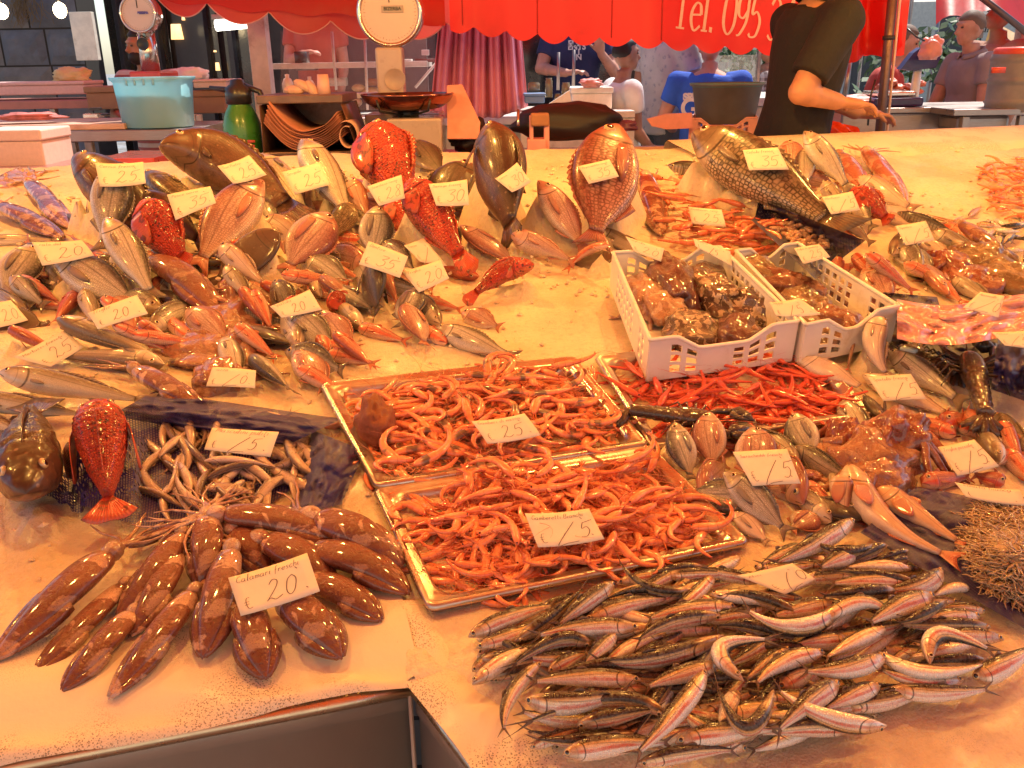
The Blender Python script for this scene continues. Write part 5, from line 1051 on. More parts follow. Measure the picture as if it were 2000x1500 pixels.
def build_lace():
    lm = lace_mat()
    # front left hem: lies over the rim with slack folds
    P = []; uvs = []; n = 220; prof = [(.20, .004, 0), (.15, .010, .1), (.11, .012, .25), (.08, .012, .4), (.055, .010, .55), (.035, .008, .7), (.018, .008, .85), (.010, .009, .94), (.002, .007, .98), (-.003, .002, 1)]
    for i in range(n + 1):
        u = UL + (.012 - UL) * i / n; row = []; ru = []; sc = .012 * noise.noise(Vector((u * 5, 0, 0))) + .004 * noise.noise(Vector((u * 22, 1, 0)))
        for (v, h, t) in prof:
            fold = (.010 * t) * noise.noise(Vector((u * 9 + v * 28, v * 4, 7))) + (.018 * t) * abs(noise.noise(Vector((u * 4 + v * 12, 2, 2)))) ; hh = h + fold + (ice0(u, v) * (1 - t) * .9)
            row.append(W3(u, v - sc * t, max(.005, hh))); ru.append((t, u))
        P.append(row); uvs.append(ru)
    o = MB().grid(P, uvs).build('lace_cloth', lm, wp=W3(-.5, .05, 0)); tag(o, 'cream lace paper over the front left edge of the ice under the squid', 'lace cloth')
    P = []; uvs = []; n = 120
    for i in range(n + 1):
        v = .13 - .79 * i / n; row = []; ru = []; u0 = uleft(v) if v < 0 else 0.0; sc = .010 * noise.noise(Vector((v * 7, 3, 0))); spread = .5 + .5 * min(1, max(0, (.13 - v) / .25))
        for k in range(12):
            t = 1 - k / 11; w_ = (1 - t) * .17 * spread; fold = .009 * t * noise.noise(Vector((v * 10 + w_ * 20, w_ * 9, 4))) + .008 * t * abs(noise.noise(Vector((v * 5, w_ * 14, 9))))
            row.append(W3(u0 + w_ - .006 - sc * t, v, .007 + fold + .012 * math.sin(PI * min(1, (1 - t) * 1.6)) * .6)); ru.append((t, v))
        P.append(row); uvs.append(ru)
    o = MB().grid([list(reversed(r)) for r in P], [list(reversed(r)) for r in uvs]).build('lace_cloth', lm, wp=W3(.1, -.1, 0)); tag(o, 'cream lace paper along the corner of the counter beside the anchovies', 'lace cloth')
    P = []; uvs = []; n = 160
    for i in range(n + 1):
        u = 1.5 + (UR - 1.5) * i / n; row = []; ru = []
        for k in range(7):
            t = k / 6; v = 2.25 + .33 * t; row.append(W3(u, v, (.014 if k else -.006) + ice0(u, v) * (1 - t) + .006 * noise.noise(Vector((u * 14, v * 14, 0))) * (1 - t) + .02 * t)); ru.append((.55 + .45 * t, u))
        row.append(W3(u, 2.60, .02)); ru.append((1, u)); row.append(W3(u, 2.625, -.03 + .01 * noise.noise(Vector((u * 9, 0, 0))))); ru.append((1, u)); P.append(row); uvs.append(ru)
    o = MB().grid(P, uvs).build('lace_cloth', lm, wp=W3(2.5, 2.4, 0)); tag(o, 'cream lace paper along the back edge of the bare ice at the right', 'lace cloth')
def fill_tray(q, key, n, label, group, rng, depth=.042, mound=.02, mar=.10, flat=.3):
    for k in range(n):
        lay_ = k / n; a, b = rng.uniform(mar, 1 - mar), rng.uniform(mar, 1 - mar); m_ = 1 - max(abs(a - .5), abs(b - .5)) * 2
        hh = -.012 + lay_ * (.014 + mound * min(1, m_ * 2.2)); P = q(a, b, hh); nn = (q(.5, .5, 1) - q(.5, .5, 0)).normalized()
        ex = .075 * (1 - min(1, m_ * 3)); put_shrimp(key, rng, P, nn, label, group, tilt=flat)
def tray_heap(q, key, n, m, label, rng, rot=None):
    nn = (q(.5, .5, 1) - q(.5, .5, 0)).normalized(); heap(key, [(q(rng.uniform(.08, .92), rng.uniform(.10, .90), -.036 + .038 * k / n), nn, None if rot is None else rng.gauss(rot, .35) + PI * rng.randrange(2)) for k in range(n)], m, 'shrimp_heap', label)
def build_seafood():
    global SQM
    SQM = [squid_mat('brown_squid_skin', (.19, .050, .024), (.50, .26, .17), .55), squid_mat('patchy_squid_skin', (.19, .050, .024), (.60, .36, .25), .51), squid_mat('pale_squid_flesh', (.42, .21, .13), (.62, .42, .32), .5), squid_mat('pink_squid_skin', (.42, .14, .10), (.62, .36, .28), .5)]
    for (a, b, c, d, w_, lab, h, mid, tn, mi) in SQUIDS: squid(a, b, c, d, w_, lab, h, mid, True, tn, mi)
    w1 = shrimp_mat('white_shrimp_shell', (.70, .15, .045), (.78, .30, .15)); w2 = shrimp_mat('dark_headed_shrimp_shell', (.70, .13, .04), (.78, .30, .15), .85); w3 = shrimp_mat('red_shrimp_shell', (.50, .035, .015), (.60, .09, .04)); w4 = shrimp_mat('prawn_shell', (.55, .10, .04), (.68, .24, .12))
    shrimp_kit('white_shrimp', w1, .080, 1.15); shrimp_kit('dark_headed', w2, .092, 1.25); shrimp_kit('red_shrimp', w3, .092, 1.05, curls=(.2, .4, .6, -.3, .8, 1.2, .1)); shrimp_kit('prawn', w4, .13, 1.3, curls=(1.2, 1.8, 2.4, 2.8, .8, -1.4, -2.2)); shrimp_kit('far', w1, .075, 1.3)
    rng = random.Random(3); hr = .030
    q, _ = tray([T(733, 957, hr), T(1270, 872, hr), T(1461, 1058, hr), T(839, 1187, hr)], 'steel tray of white shrimps nearest to the viewer')
    tray_heap(q, 'white_shrimp', 420, w1, 'lower layers of pale orange shrimps filling the front steel tray', rng)
    fill_tray(q, 'white_shrimp', 130, 'pale orange shrimp in the front steel tray', 'shrimps in the front steel tray', rng, mound=.024, mar=.14)
    q2, _ = tray([W3(-.035, .735, .034), W3(.455, .735, .034), T(1264, 866, .034), T(735, 949, .034)], 'steel tray of dark headed shrimps behind the front one')
    tray_heap(q2, 'dark_headed', 300, w2, 'lower layers of orange shrimps filling the second steel tray', rng)
    fill_tray(q2, 'dark_headed', 75, 'orange shrimp, some with dark heads, in the second steel tray', 'shrimps in the second steel tray', rng, mound=.018)
    q3, _ = tray([W3(.50, .735, .03), W3(.945, .735, .03), T(1708, 807, .03), T(1272, 872, .026)], 'steel tray of bright red shrimps right of the second one')
    tray_heap(q3, 'red_shrimp', 260, w3, 'lower layers of bright red shrimps filling the right hand tray', rng, .5)
    for k in range(40):
        a, b = rng.uniform(.08, .92), rng.uniform(.12, .88); nn = (q3(.5, .5, 1) - q3(.5, .5, 0)).normalized(); put_shrimp('red_shrimp', rng, q3(a, b, -.012 + .02 * k / 40), nn, 'bright red shrimp in the right hand steel tray', 'red shrimps in the right hand tray', rot=rng.gauss(.5, .35) + PI * rng.randrange(2), tilt=.2)
    far = []
    for k in range(115):                                    # the shrimps at the right edge of the bare ice
        while True:
            x, y = rng.uniform(1893, 2110), rng.uniform(305, 425)
            if inpoly(x, y, [(1893, 350), (1925, 318), (2000, 300), (2120, 300), (2120, 450), (1990, 425), (1935, 405), (1930, 375), (1900, 365)]): break
        c = 1 - min(1, math.hypot((x - 2010) / 115, (y - 365) / 62)); P_ = T(x, y, .022 + .06 * c * rng.random() * (1 if k > 89 else .6))
        if k < 90: far.append((P_, NT, None))
        else: put_shrimp('far', rng, P_, NT, 'small orange shrimp in the heap on the bare ice at the right edge', 'shrimps heaped at the right edge of the ice', tilt=.4)
    heap('far', far, w1, 'shrimp_heap', 'lower layers of small orange shrimps at the right edge of the ice')
    PR_ = [(1296, 350, 1.9), (1312, 372, .4), (1306, 400, 1.5), (1320, 430, 1.0), (1336, 470, .2)]
    for x, y, r in PR_: put_shrimp('prawn', rng, T(x, y, .035), NT, 'large orange prawn left of the prawn card', 'large orange prawns at the back', rot=r, tilt=.3)
    for k in range(44):
        while True:
            x, y = rng.uniform(1310, 1500), rng.uniform(350, 505)
            if inpoly(x, y, [(1335, 362), (1380, 345), (1470, 372), (1482, 420), (1500, 500), (1420, 505), (1330, 470), (1325, 400)]): break
        put_shrimp('prawn', rng, T(x, y, .03 + .035 * rng.random()), NT, 'large orange prawn in the heap around the prawn card', 'large orange prawns at the back', rot=(rng.gauss(1.9, .35) if y < 430 else rng.gauss(.4, .4)), tilt=.3, sc=.9)
    # crates
    cm = mat('white_crate_plastic', (.80, .74, .66), .38, var=.05, bump=.05, dirt=(.6, .48, .34), dscale=9)
    h0 = .03
    cA = [T(1192, 560, h0), T(1398, 548, h0), T(1545, 705, h0), T(1262, 745, h0)]; qa = crate(cA, .085, 'left white plastic crate with spotted cuttlefish and dark snails', cm)
    cB = [T(1428, 556, h0), T(1548, 540, h0), T(1738, 672, h0), T(1560, 712, h0)]; qb = crate(cB, .085, 'right white plastic crate with greenish brown cuttlefish', cm)
    sp = squid_mat('spotted_cuttlefish', (.10, .045, .03), (.62, .45, .32), .50, 60); dk = squid_mat('purple_squid', (.085, .012, .012), (.14, .03, .025), .5, 30); gb = squid_mat('olive_cuttlefish', (.17, .09, .035), (.34, .21, .10), .5, 40); pk = SQM[2]
    k = 0
    for x, y, rx, ry, hz, mm, lab, tn in [(1310, 560, 48, 40, .06, dk, 'dark purple squid with a pale tentacle in the left crate', 2), (1395, 582, 42, 34, .05, sp, 'spotted cuttlefish in the middle of the left crate', 2), (1462, 605, 42, 30, .045, sp, 'spotted cuttlefish at the right end of the left crate', 0), (1255, 575, 40, 30, .035, pk, 'pale cuttlefish at the back corner of the left crate', 3),
        (1300, 610, 46, 26, .035, pk, 'pale cuttlefish at the front of the left crate', 2), (1375, 545, 50, 20, .035, gb, 'brown cuttlefish along the back wall of the left crate', 1), (1350, 650, 55, 30, .04, sp, 'spotted cuttlefish at the front of the left crate', 1), (1440, 660, 50, 28, .04, dk, 'dark squid at the front right of the left crate', 1),
        (1478, 548, 44, 24, .05, gb, 'olive cuttlefish at the back left of the right crate', 1), (1530, 566, 40, 26, .05, SQM[0], 'glossy brown squid at the back right of the right crate', 0), (1570, 612, 56, 26, .05, gb, 'large olive cuttlefish in the middle of the right crate', 2), (1630, 640, 50, 24, .045, SQM[0], 'glossy brown cuttlefish at the right of the right crate', 1), (1575, 655, 50, 24, .035, gb, 'olive cuttlefish at the front of the right crate', 1), (1510, 605, 44, 26, .03, gb, 'olive cuttlefish at the left wall of the right crate', 0)]:
        k += 1; blob(x, y, rx, ry, hz, lab, mm, 'cuttlefish', 'cuttlefish', seed=k * 7, tents=tn, amp=.28, h=.038, rot=rng.uniform(-.6, .6), tw=.007, tm=pk)
    # octopus heaps, skate
    red = squid_mat('red_octopus_skin', (.24, .05, .025), (.46, .20, .12), .5, 16); tl = squid_mat('translucent_skate_skin', (.30, .12, .07), (.50, .27, .17), .5, 12)
    for i, (x, y, rx, ry, hz, mm, lab, tn) in enumerate([(1690, 905, 105, 42, .05, tl, 'large glossy reddish skate right of the small breams', 2), (1740, 880, 80, 30, .07, red, 'reddish octopus lying over the skate', 5), (1700, 945, 90, 30, .04, tl, 'wet pinkish flesh at the lower end of the skate', 4), (1650, 880, 50, 24, .055, red, 'small red octopus at the left end of the skate', 2),
        (1850, 530, 44, 20, .05, red, 'orange brown octopus at the left of the octopus heap', 4), (1915, 520, 60, 26, .06, gb, 'olive brown octopus on top of the octopus heap', 6), (1965, 550, 60, 26, .05, gb, 'olive octopus at the right of the octopus heap', 6), (1900, 555, 55, 20, .04, red, 'red brown octopus at the front of the octopus heap', 5), (1665, 595, 46, 20, .04, dk, 'dark red squid lying along the side of the right crate', 0),
        (430, 620, 70, 55, .03, tl, 'translucent cuttlefish below the brown flatfish', 2), (395, 690, 70, 34, .03, tl, 'wide translucent skate wing beside the hakes', 1), (430, 745, 60, 30, .035, tl, 'translucent cuttlefish under the half hidden card', 2), (455, 585, 30, 22, .045, tl, 'pinkish flat fish head above the translucent cuttlefish', 0), (465, 690, 50, 40, .03, tl, 'pale translucent cuttlefish right of the skate wing', 2),
        (548, 590, 60, 26, .015, tl, 'wet pinkish flesh on the ice left of the middle', 0), (35, 350, 34, 14, .02, SQM[2], 'pale tentacle heads above the two squid at the upper left', 6), (1250, 395, 30, 16, .02, SQM[1], 'small mottled squid head right of the giant pink snapper', 4)]):
        blob(x, y, rx, ry, hz, lab, mm, 'octopus' if 'octopus' in lab else 'cuttlefish', 'octopus' if 'octopus' in lab else ('squid' if 'squid' in lab else ('skate' if 'skate' in lab else 'cuttlefish')), seed=i * 5 + 1, tents=tn, amp=.3, tw=.009)
    # shelled meat on the dark net, a boulder like shell in the second tray
    jm = squid_mat('shrimp_meat', (.62, .33, .2), (.74, .50, .35), .5, 60); o = MB(); c = T(1560, 455, .03)
    for k in range(150):
        while True:
            x, y = rng.uniform(1500, 1630), rng.uniform(425, 485)
            if inpoly(x, y, [(1500, 432), (1530, 425), (1600, 450), (1625, 472), (1612, 490), (1560, 478), (1515, 455)]): break
        p = T(x, y, .03 + .03 * rng.random()); o.ell(p, (.014, .008, .007), Matrix.Rotation(rng.uniform(0, 3), 3, 'Z') @ Matrix.Rotation(rng.uniform(-.6, .6), 3, 'X'), 5, 7)
    o = o.build('shelled_shrimp_meat', jm, wp=c); tag(o, 'heap of pale shelled shrimp meat on the dark net above the right crate', 'shrimp meat', kind='stuff')
    blob(735, 835, 38, 30, .05, 'round brown sponge crab at the left end of the second tray', mat('brown_crab_shell', (.22, .055, .02), .6, bump=.8, nscale=30), 'crab', 'crab', seed=4, tents=3, h=.02, tw=.006)
    # nets
    nm = net_mat('blue_net_mesh', (.030, .020, .12), 70, .30); nmd = net_mat('dark_net_mesh', (.012, .009, .05), 60, .14); nm2 = net_mat('tight_net_mesh', (.022, .015, .09), 110, .20)
    def q4(A, B, C_, D): return lambda a, b: ((A[0] * (1 - a) + B[0] * a) * (1 - b) + (D[0] * (1 - a) + C_[0] * a) * b, (A[1] * (1 - a) + B[1] * a) * (1 - b) + (D[1] * (1 - a) + C_[1] * a) * b)
    f = q4((78, 985), (420, 1062), (640, 905), (250, 800)); net(lambda a, b: (*f(a, b), .0), 60, 40, 'blue net lying under the red gurnard and the curled small fish', nm, .004, 1, .021)
    f = q4((215, 812), (560, 870), (668, 818), (300, 765)); net(lambda a, b: (f(a, b)[0], f(a, b)[1], .01 + .028 * math.sin(PI * b) * (1 - a * .3)), 60, 24, 'bunched top edge of the blue net behind the curled small fish', nm2, .012, 3)
    f = q4((560, 1010), (668, 985), (712, 880), (610, 840)); net(lambda a, b: (f(a, b)[0], f(a, b)[1], .006 + .030 * math.sin(PI * min(1, a * 1.1))), 30, 30, 'right flap of the blue net beside the front steel tray', nm2, .014, 5)
    f = q4((470, 430), (640, 540), (700, 480), (500, 385)); net(lambda a, b: (f(a, b)[0], f(a, b)[1] , .012 + .05 * abs(math.sin(PI * b)) * (.5 + .5 * a)), 50, 20, 'dark blue net around the shelled shrimp meat behind the right crate', nmd, .02, 7) if False else None
    f = q4((1468, 430), (1592, 545), (1690, 470), (1500, 396)); net(lambda a, b: (f(a, b)[0], f(a, b)[1], (.0 if .3 < b < .75 and .15 < a < .85 and False else .0) + .085 * (abs(2 * b - 1) ** 1.5) + .025 * a), 60, 30, 'dark blue net around the shelled shrimp meat behind the right crate', nmd, .022, 7, .012)
    f = q4((1700, 625), (1850, 640), (1830, 580), (1720, 570)); net(lambda a, b: (f(a, b)[0], f(a, b)[1], .01 + .03 * math.sin(PI * a)), 30, 20, 'black blue net beside the pink plastic bag', nmd, .02, 9)
    f = q4((1790, 700), (2060, 780), (2060, 640), (1820, 640)); net(lambda a, b: (f(a, b)[0], f(a, b)[1], .004), 30, 20, 'dark net under the lobsters at the right edge', nmd, .012, 15)
    f = q4((1935, 760), (2050, 800), (2050, 690), (1950, 660)); net(lambda a, b: (f(a, b)[0], f(a, b)[1], .02 + .05 * math.sin(PI * b)), 30, 20, 'blue net bunched right of the lobster', nm2, .03, 11)
    f = q4((1680, 1040), (2030, 1245), (2060, 1000), (1790, 950)); net(lambda a, b: (f(a, b)[0], f(a, b)[1], .006 + .02 * (1 - b) ** 2 * .6), 60, 36, 'blue net under the pale baby fish at the right edge', nm2, .012, 13, .016)
    # baby fish: a mass of fine pale threads
    bm = squid_mat('baby_fish_flesh', (.46, .32, .20), (.64, .48, .33), .5, 50); o = MB(); c = T(1960, 1080, .03); BP = [(1880, 1010), (1930, 985), (2060, 985), (2100, 1180), (1990, 1190), (1935, 1150), (1890, 1090)]
    o.grid([[T(*q4((1890, 1100), (2010, 1200), (2110, 1000), (1905, 1000))(a / 12, b / 12), .02 + .05 * math.sin(PI * a / 12) * math.sin(PI * b / 12)) for b in range(13)] for a in range(13)])
    for k in range(2600):
        while True:
            x, y = rng.uniform(1880, 2100), rng.uniform(985, 1195)
            if inpoly(x, y, BP): break
        cc = 1 - min(1, math.hypot((x - 1990) / 110, (y - 1085) / 105)); p = T(x, y, .024 + .055 * cc * rng.uniform(.6, 1.1)); a = rng.uniform(0, 6.3); seq = [p]
        for j in range(4): a += rng.uniform(-.7, .7); seq.append(seq[-1] + (UT * math.cos(a) + VT * math.sin(a) + NT * rng.uniform(-.4, .4)) * .006)
        o.tube(seq, [.0012, .0015, .0014, .001, .0003], 4)
    o = o.build('baby_fish', bm, wp=c); tag(o, 'heap of pale translucent baby fish on the blue net at the right edge', 'baby fish', kind='stuff')
    # lobsters
    lm = squid_mat('dark_lobster_shell', (.035, .016, .012), (.11, .045, .02), .52, 40)
    lobster(1892, 690, 1925, 808, 46, 'dark lobster standing on the ice with its tail towards the viewer', lm, h=.03); lobster(1755, 680, 1870, 728, 40, 'dark lobster lying behind the bass left of the other lobster', lm, seed=9, h=.0)
    lobster(1400, 822, 1230, 800, 44, 'dark lobster lying between the steel trays behind the small breams', lm, seed=12, h=.02)
    bb = MB(); bb.box(T(1775, 683, .075), (.012, .03, .006), Matrix.Rotation(.7, 3, 'Z')); tag(bb.build('rubber_band', mat('pale_blue_rubber', (.35, .42, .45), .5)), 'pale blue band on the claw of the lobster lying behind', 'band')
    # pink plastic bag
    g = N('pink_plastic_film'); n = g.noise(g.obj(), 9, 4, .6, 1.0); g.bump(n, .9, .02); pm = g.set((.70, .30, .27), .25, 0, .7, .08, alpha=.93)
    P = []
    for i in range(31):
        row = []
        for j in range(19): a, b = i / 30, j / 18; x = 1752 + 300 * a; y = 662 - 78 * b + 12 * math.sin(a * 5) ; row.append(T(x, y, .105 + .035 * abs(noise.noise(Vector((a * 4, b * 3, 0)))) + .008 * noise.noise(Vector((a * 12, b * 8, 4)))))
        P.append(row)
    o = MB().grid(P).build('plastic_bag', pm, wp=T(1900, 620)); tag(o, 'pink plastic bag spread over the ice behind the lobsters', 'plastic bag')
# ======================= behind the stall =======================
def FZ(px, py, Y): return at(px, py, Y)
def XY(px, Y, z):                      # a place at picture column px, world depth Y and height z
    p = at(px, 120, Y); lo = None
    for _ in range(6):
        q = Vector((p.x, Y, z)); ex = proj(q)[0]; p.x += (px - ex) * dep(q) / FPX
    return Vector((p.x, Y, z))
def textmesh(txt, size, mats, name, parent, M4, shear=0, extr=.0006, sx=1.0, bold=0.0):
    cu = bpy.data.curves.new(name, 'FONT'); cu.body = txt; cu.size = size; cu.shear = shear; cu.extrude = extr; cu.offset = bold; cu.align_x = 'CENTER'; cu.align_y = 'CENTER'
    t = bpy.data.objects.new('tmp', cu); C.objects.link(t); me = bpy.data.meshes.new_from_object(t.evaluated_get(bpy.context.evaluated_depsgraph_get())); bpy.data.objects.remove(t); me.name = name
    me.materials.clear(); me.materials.append(mats); o = bpy.data.objects.new(name, me); C.objects.link(o)
    if parent is not None: o.parent = parent
    o.matrix_local = M4 @ Matrix.Diagonal((sx, 1, 1, 1)); return o
FACE = Matrix.Rotation(R(90), 4, 'X')   # a text standing upright facing the viewer
def slab(name, a, b, m, parent=None, wp=None, bevel=.004, label=None, cat=None, group=None):
    """box from min corner a to max corner b"""
    a, b = Vector(a), Vector(b); c = (a + b) / 2; mb = MB(); mb.box(c, b - a); o = mb.build(name, m, parent, smooth=False, wp=wp or (c.x, c.y, a.z)); bev(o, bevel); return tag(o, label, cat, group)
def awning_cloth(name, col, tr=.55):
    g = N(name); o = g.obj(); n = g.noise(o, 1.6, 4, .6); n2 = g.noise(o, 30, 3); c = g.mix(g.step(n, .3, .7), col, tuple(x * .8 for x in col)); c = g.mix(g.step(n, .55, .75, 0, .4), c, (.70, .16, .11)); c = g.mix(g.step(g.noise(o, 3.5, 5, .7), .55, .75, 0, .35), c, tuple(x * .45 for x in col)); g.bump(g.math('ADD', n, g.math('MULTIPLY', n2, .1)), .3, .03); g.set(c, .45, 0, .15, .3)
    t = g.n('BsdfTranslucent'); g.l(c, t.inputs[0]); mx = g.n('MixShader'); mx.inputs[0].default_value = tr; g.l(g.b.outputs[0], mx.inputs[1]); g.l(t.outputs[0], mx.inputs[2]); g.l(mx.outputs[0], g.t.nodes['Material Output'].inputs[0]); return g.m
def build_awning():
    red = awning_cloth('red_awning_cloth', (.80, .022, .014)); roof = awning_cloth('red_roof_cloth', (.82, .14, .03), .32); pink = awning_cloth('faded_awning_cloth', (.80, .10, .075)); white = mat('awning_letter_paint', (.80, .55, .48), .6, var=.08, nscale=40); pole = m_steel('painted_pole_steel', (.20, .13, .12), .4)  # unseen roof cloth coloured more orange to warm the light beneath
    # canopy over our stall: from behind the viewer to the far edge above the bench
    root = empty('red_awning', (0, 2, 0), 'large red market awning over the fish counter with a scalloped flap and a telephone number', 'awning'); wp = root.location.copy(); P = []
    for i in range(33):
        x = -4.2 + 9.0 * i / 32; P.append([Vector((x, -2.2 + 7.6 * j / 20, 2.75 - .045 * (j / 20 * 7.6) - .05 * math.sin(PI * ((i * 2 / 32 * 3) % 1)) * math.sin(PI * j / 20) + (0.0 if j < 20 else 0))) for j in range(21)])
    MB().grid(P[10:]).build('canopy', roof, root, wp=wp); MB().grid([r[:17] for r in P[:11]]).build('canopy', roof, root, wp=wp)  # left part of the roof cut short to let sun reach the tub
    r2 = empty('faded_awning', (-1.5, 5.6, 0), 'faded pinkish awning with a wavy scalloped flap at the upper left', 'awning'); w2 = r2.location.copy(); MB().grid([[(-2.9, 5.6, 2.05), (-2.9, 7.2, 2.4)], [(-.45, 5.6, 2.05), (-.45, 7.2, 2.4)]]).build('canopy', red, r2, wp=w2)
    # far sloping skirt and scalloped flap, from px 560 to 1760 at Y 5.4
    def flap(pts, Y, name, m, top, parent, wv=.10, amp=.028, ripple=.03, wpp=None):
        """pts: list of (px, py) along the lower edge"""
        P = []; uvs = []; n = 160; x0, x1 = pts[0][0], pts[-1][0]
        for i in range(n + 1):
            px = x0 + (x1 - x0) * i / n; py = np.interp(px, [p[0] for p in pts], [p[1] for p in pts]); b = at(px, py, Y); sc = abs(math.sin(PI * (b.x / wv))); row = []
            zb = b.z + amp * (1 - sc ** .8) * 1.6 - amp * .5
            yy = ripple * math.sin(b.x * 5.2) + ripple * .5 * math.sin(b.x * 13 + 1)
            for j in range(9): t = j / 8; row.append(Vector((b.x, Y + yy * (1 - t) , zb + (top - zb) * t)))
            P.append(row); uvs.append([(i / n, j / 8) for j in range(9)])
        o = MB().grid(P, uvs).build(name, m, parent, wp=wpp); return P
    e = [(880, 58), (1000, 72), (1100, 82), (1200, 85), (1300, 92), (1400, 100), (1500, 103), (1760, 104)]
    flap(e, 5.2, 'scalloped_flap', red, 2.5, root, .17, .03, .03, wp)
    e2 = [(260, -8), (330, 18), (420, 30), (500, 40), (560, 52), (640, 62), (720, 66), (900, 66)]
    P = flap(e2, 5.6, 'faded_flap', pink, 2.05, r2, .34, .06, .05, w2)
    hem = MB(); hem.tube([r[0] + Vector((0, -.004, 0)) for r in P], .004, 5); hem.build('hem', mat('hem_thread', (.75, .35, .3), .6), r2, wp=w2)
    P = []
    for i in range(41):
        px = 230 + 640 * i / 40; py = np.interp(px, [230, 330, 500, 700, 870], [-40, 2, 22, 32, 50]); b = at(px, py, 5.52); P.append([b + Vector((0, 0, .012 * math.sin(b.x * 18))), b + Vector((0, .0, .2)), Vector((b.x, 5.6, 2.06))])
    MB().grid(P).build('inner_flap', red, r2, wp=w2)
    for px in (905, 1050, 1195, 1290, 1570, 1690):
        b = at(px, 60, 5.2); MB().tube([Vector((b.x, 5.2 + .03 * math.sin(b.x * 5.2) * k_ + .015 * math.sin(b.x * 13 + 1) * k_ - .003, z)) for k_, z in ((1, np.interp(px, [q[0] for q in e], [at(q[0], q[1], 5.2).z for q in e]) + .03), (.5, 1.9), (0, 2.5))], .0035, 5).build('seam', pink, root, wp=wp)
    # lettering with a broad nib: thick uprights, hairline joins, small serifs
    def nib(pts, f, th, thn, mb):
        pts = smooth_line(pts, 6); L = []
        for i, (x, y) in enumerate(pts):
            a = pts[max(i - 1, 0)]; b = pts[min(i + 1, len(pts) - 1)]; dx, dy = b[0] - a[0], b[1] - a[1]; l = math.hypot(dx, dy) or 1; w_ = thn + (th - thn) * abs(dy / l) ** 2.2; nx, ny = -dy / l * w_ / 2, dx / l * w_ / 2; L.append([f(x + nx, y + ny), f(x - nx, y - ny)])
        mb.grid(L)
    LT = {'T': ([[(.35, 1), (.35, 0)], [(0, .97), (.7, .97)], [(.18, .02), (.52, .02)], [(.01, 1), (.0, .78)], [(.69, 1), (.7, .78)]], .72), 'e': ([[(.04, .36), (.42, .38)], [(.42, .38), (.36, .6), (.2, .64), (.05, .45), (.05, .2), (.2, .0), (.42, .12)]], .48), 'l': ([[(.12, 1), (.12, 0)], [(0, .96), (.12, .98)], [(.0, .02), (.25, .02)]], .3), '.': ([[(.08, .12), (.08, 0)]], .22),
        '0': ([[(.24, 1), (.04, .8), (.03, .25), (.24, 0), (.45, .25), (.44, .8), (.24, 1)]], .54), '9': ([[(.42, .7), (.4, .92), (.22, 1), (.04, .8), (.06, .5), (.25, .42), (.42, .6)], [(.43, .75), (.4, .35), (.2, .05), (.06, .0)]], .54), '5': ([[(.12, .97), (.08, .55), (.28, .6), (.44, .38), (.34, .06), (.12, .0), (.02, .08)], [(.12, .97), (.44, .97)]], .52),
        '3': ([[(.05, .82), (.2, 1), (.4, .84), (.34, .6), (.16, .52)], [(.16, .52), (.4, .44), (.42, .14), (.2, .0), (.03, .1)]], .52), '4': ([[(.36, 1), (.36, 0)], [(.36, 1), (.02, .3), (.5, .3)], [(.24, .02), (.48, .02)]], .54), ' ': ([], .3)}
    mb = MB(); x = 0; A = at(1311, 54, 5.16); B = at(1570, 84, 5.16); tot = sum(LT[c][1] for c in 'Tel. 095 340'); ux = (B - A) / (tot - .2); H = .215; tl = 0
    for ch in 'Tel. 095 340':
        g_, w_ = LT[ch]
        for s in g_: nib([(p[0] + x + .14 * (p[1]), p[1]) for p in s], lambda a, b: A + ux * a + Vector((0, -.012 - .03 * math.sin((A + ux * a).x * 5.2) * 0, (b) * H)), .115, .045, mb)
        x += w_
    o = mb.build('painted_lettering', white, root, wp=wp)
    for v in o.data.vertices:
        X = v.co.x + wp.x; v.co.y = 5.2 - wp.y + .03 * math.sin(X * 5.2) + .015 * math.sin(X * 13 + 1) - .012
    # poles
    def pole_(px0, py0, px1, py1, Y, r, lab, name='steel_pole', top=2.55):
        a = at(px0, py0, Y); b = at(px1, py1, Y); d = (b - a) / (b.z - a.z); p0 = a + d * (0 - a.z); p1 = a + d * (top - a.z); rt = MB().tube([p0, p1], r, 14).build(name, pole, wp=p0); tag(rt, lab, 'pole')
        MB().tube([p0 + (p1 - p0) * .1 + Vector((r * 1.4, -r * .5, 0)), p0 + (p1 - p0) * .95 + Vector((r * 1.3, -r * .5, 0))], r * .28, 6).build('cable', mat('white_cable', (.6, .42, .38), .5), rt, wp=p0)
        for k in (.42, .6, .8): q = p0.lerp(p1, k); MB().tube([q - (p1 - p0).normalized() * .01, q + (p1 - p0).normalized() * .01], r * 1.25, 12).build('clamp', mat('black_tape', (.03, .025, .03), .5), rt, wp=p0)
        return rt
    pole_(1743, 0, 1716, 280, 4.75, .024, 'dark steel awning pole with a cable tied to it, right of the seller')
    # hanging red flap and canopy at the right
    P = []; 
    for i in range(31):
        row = []
        for j in range(13): a, b = i / 30, j / 12; px = 1628 + 140 * a; py = -60 + (175 + 8 * math.sin(a * 9) - 30 * max(0, a - .8) * 5) * b; p = at(px, py, 5.0); p.y += .05 * math.sin(a * 14 + b) + .03 * noise.noise(Vector((a * 6, b * 5, 0))); row.append(p)
        P.append(row)
    o = MB().grid(P).build('red_tarpaulin', red, wp=at(1690, 50, 5)); tag(o, 'crumpled red tarpaulin hanging behind the seller', 'tarpaulin')
    P = []
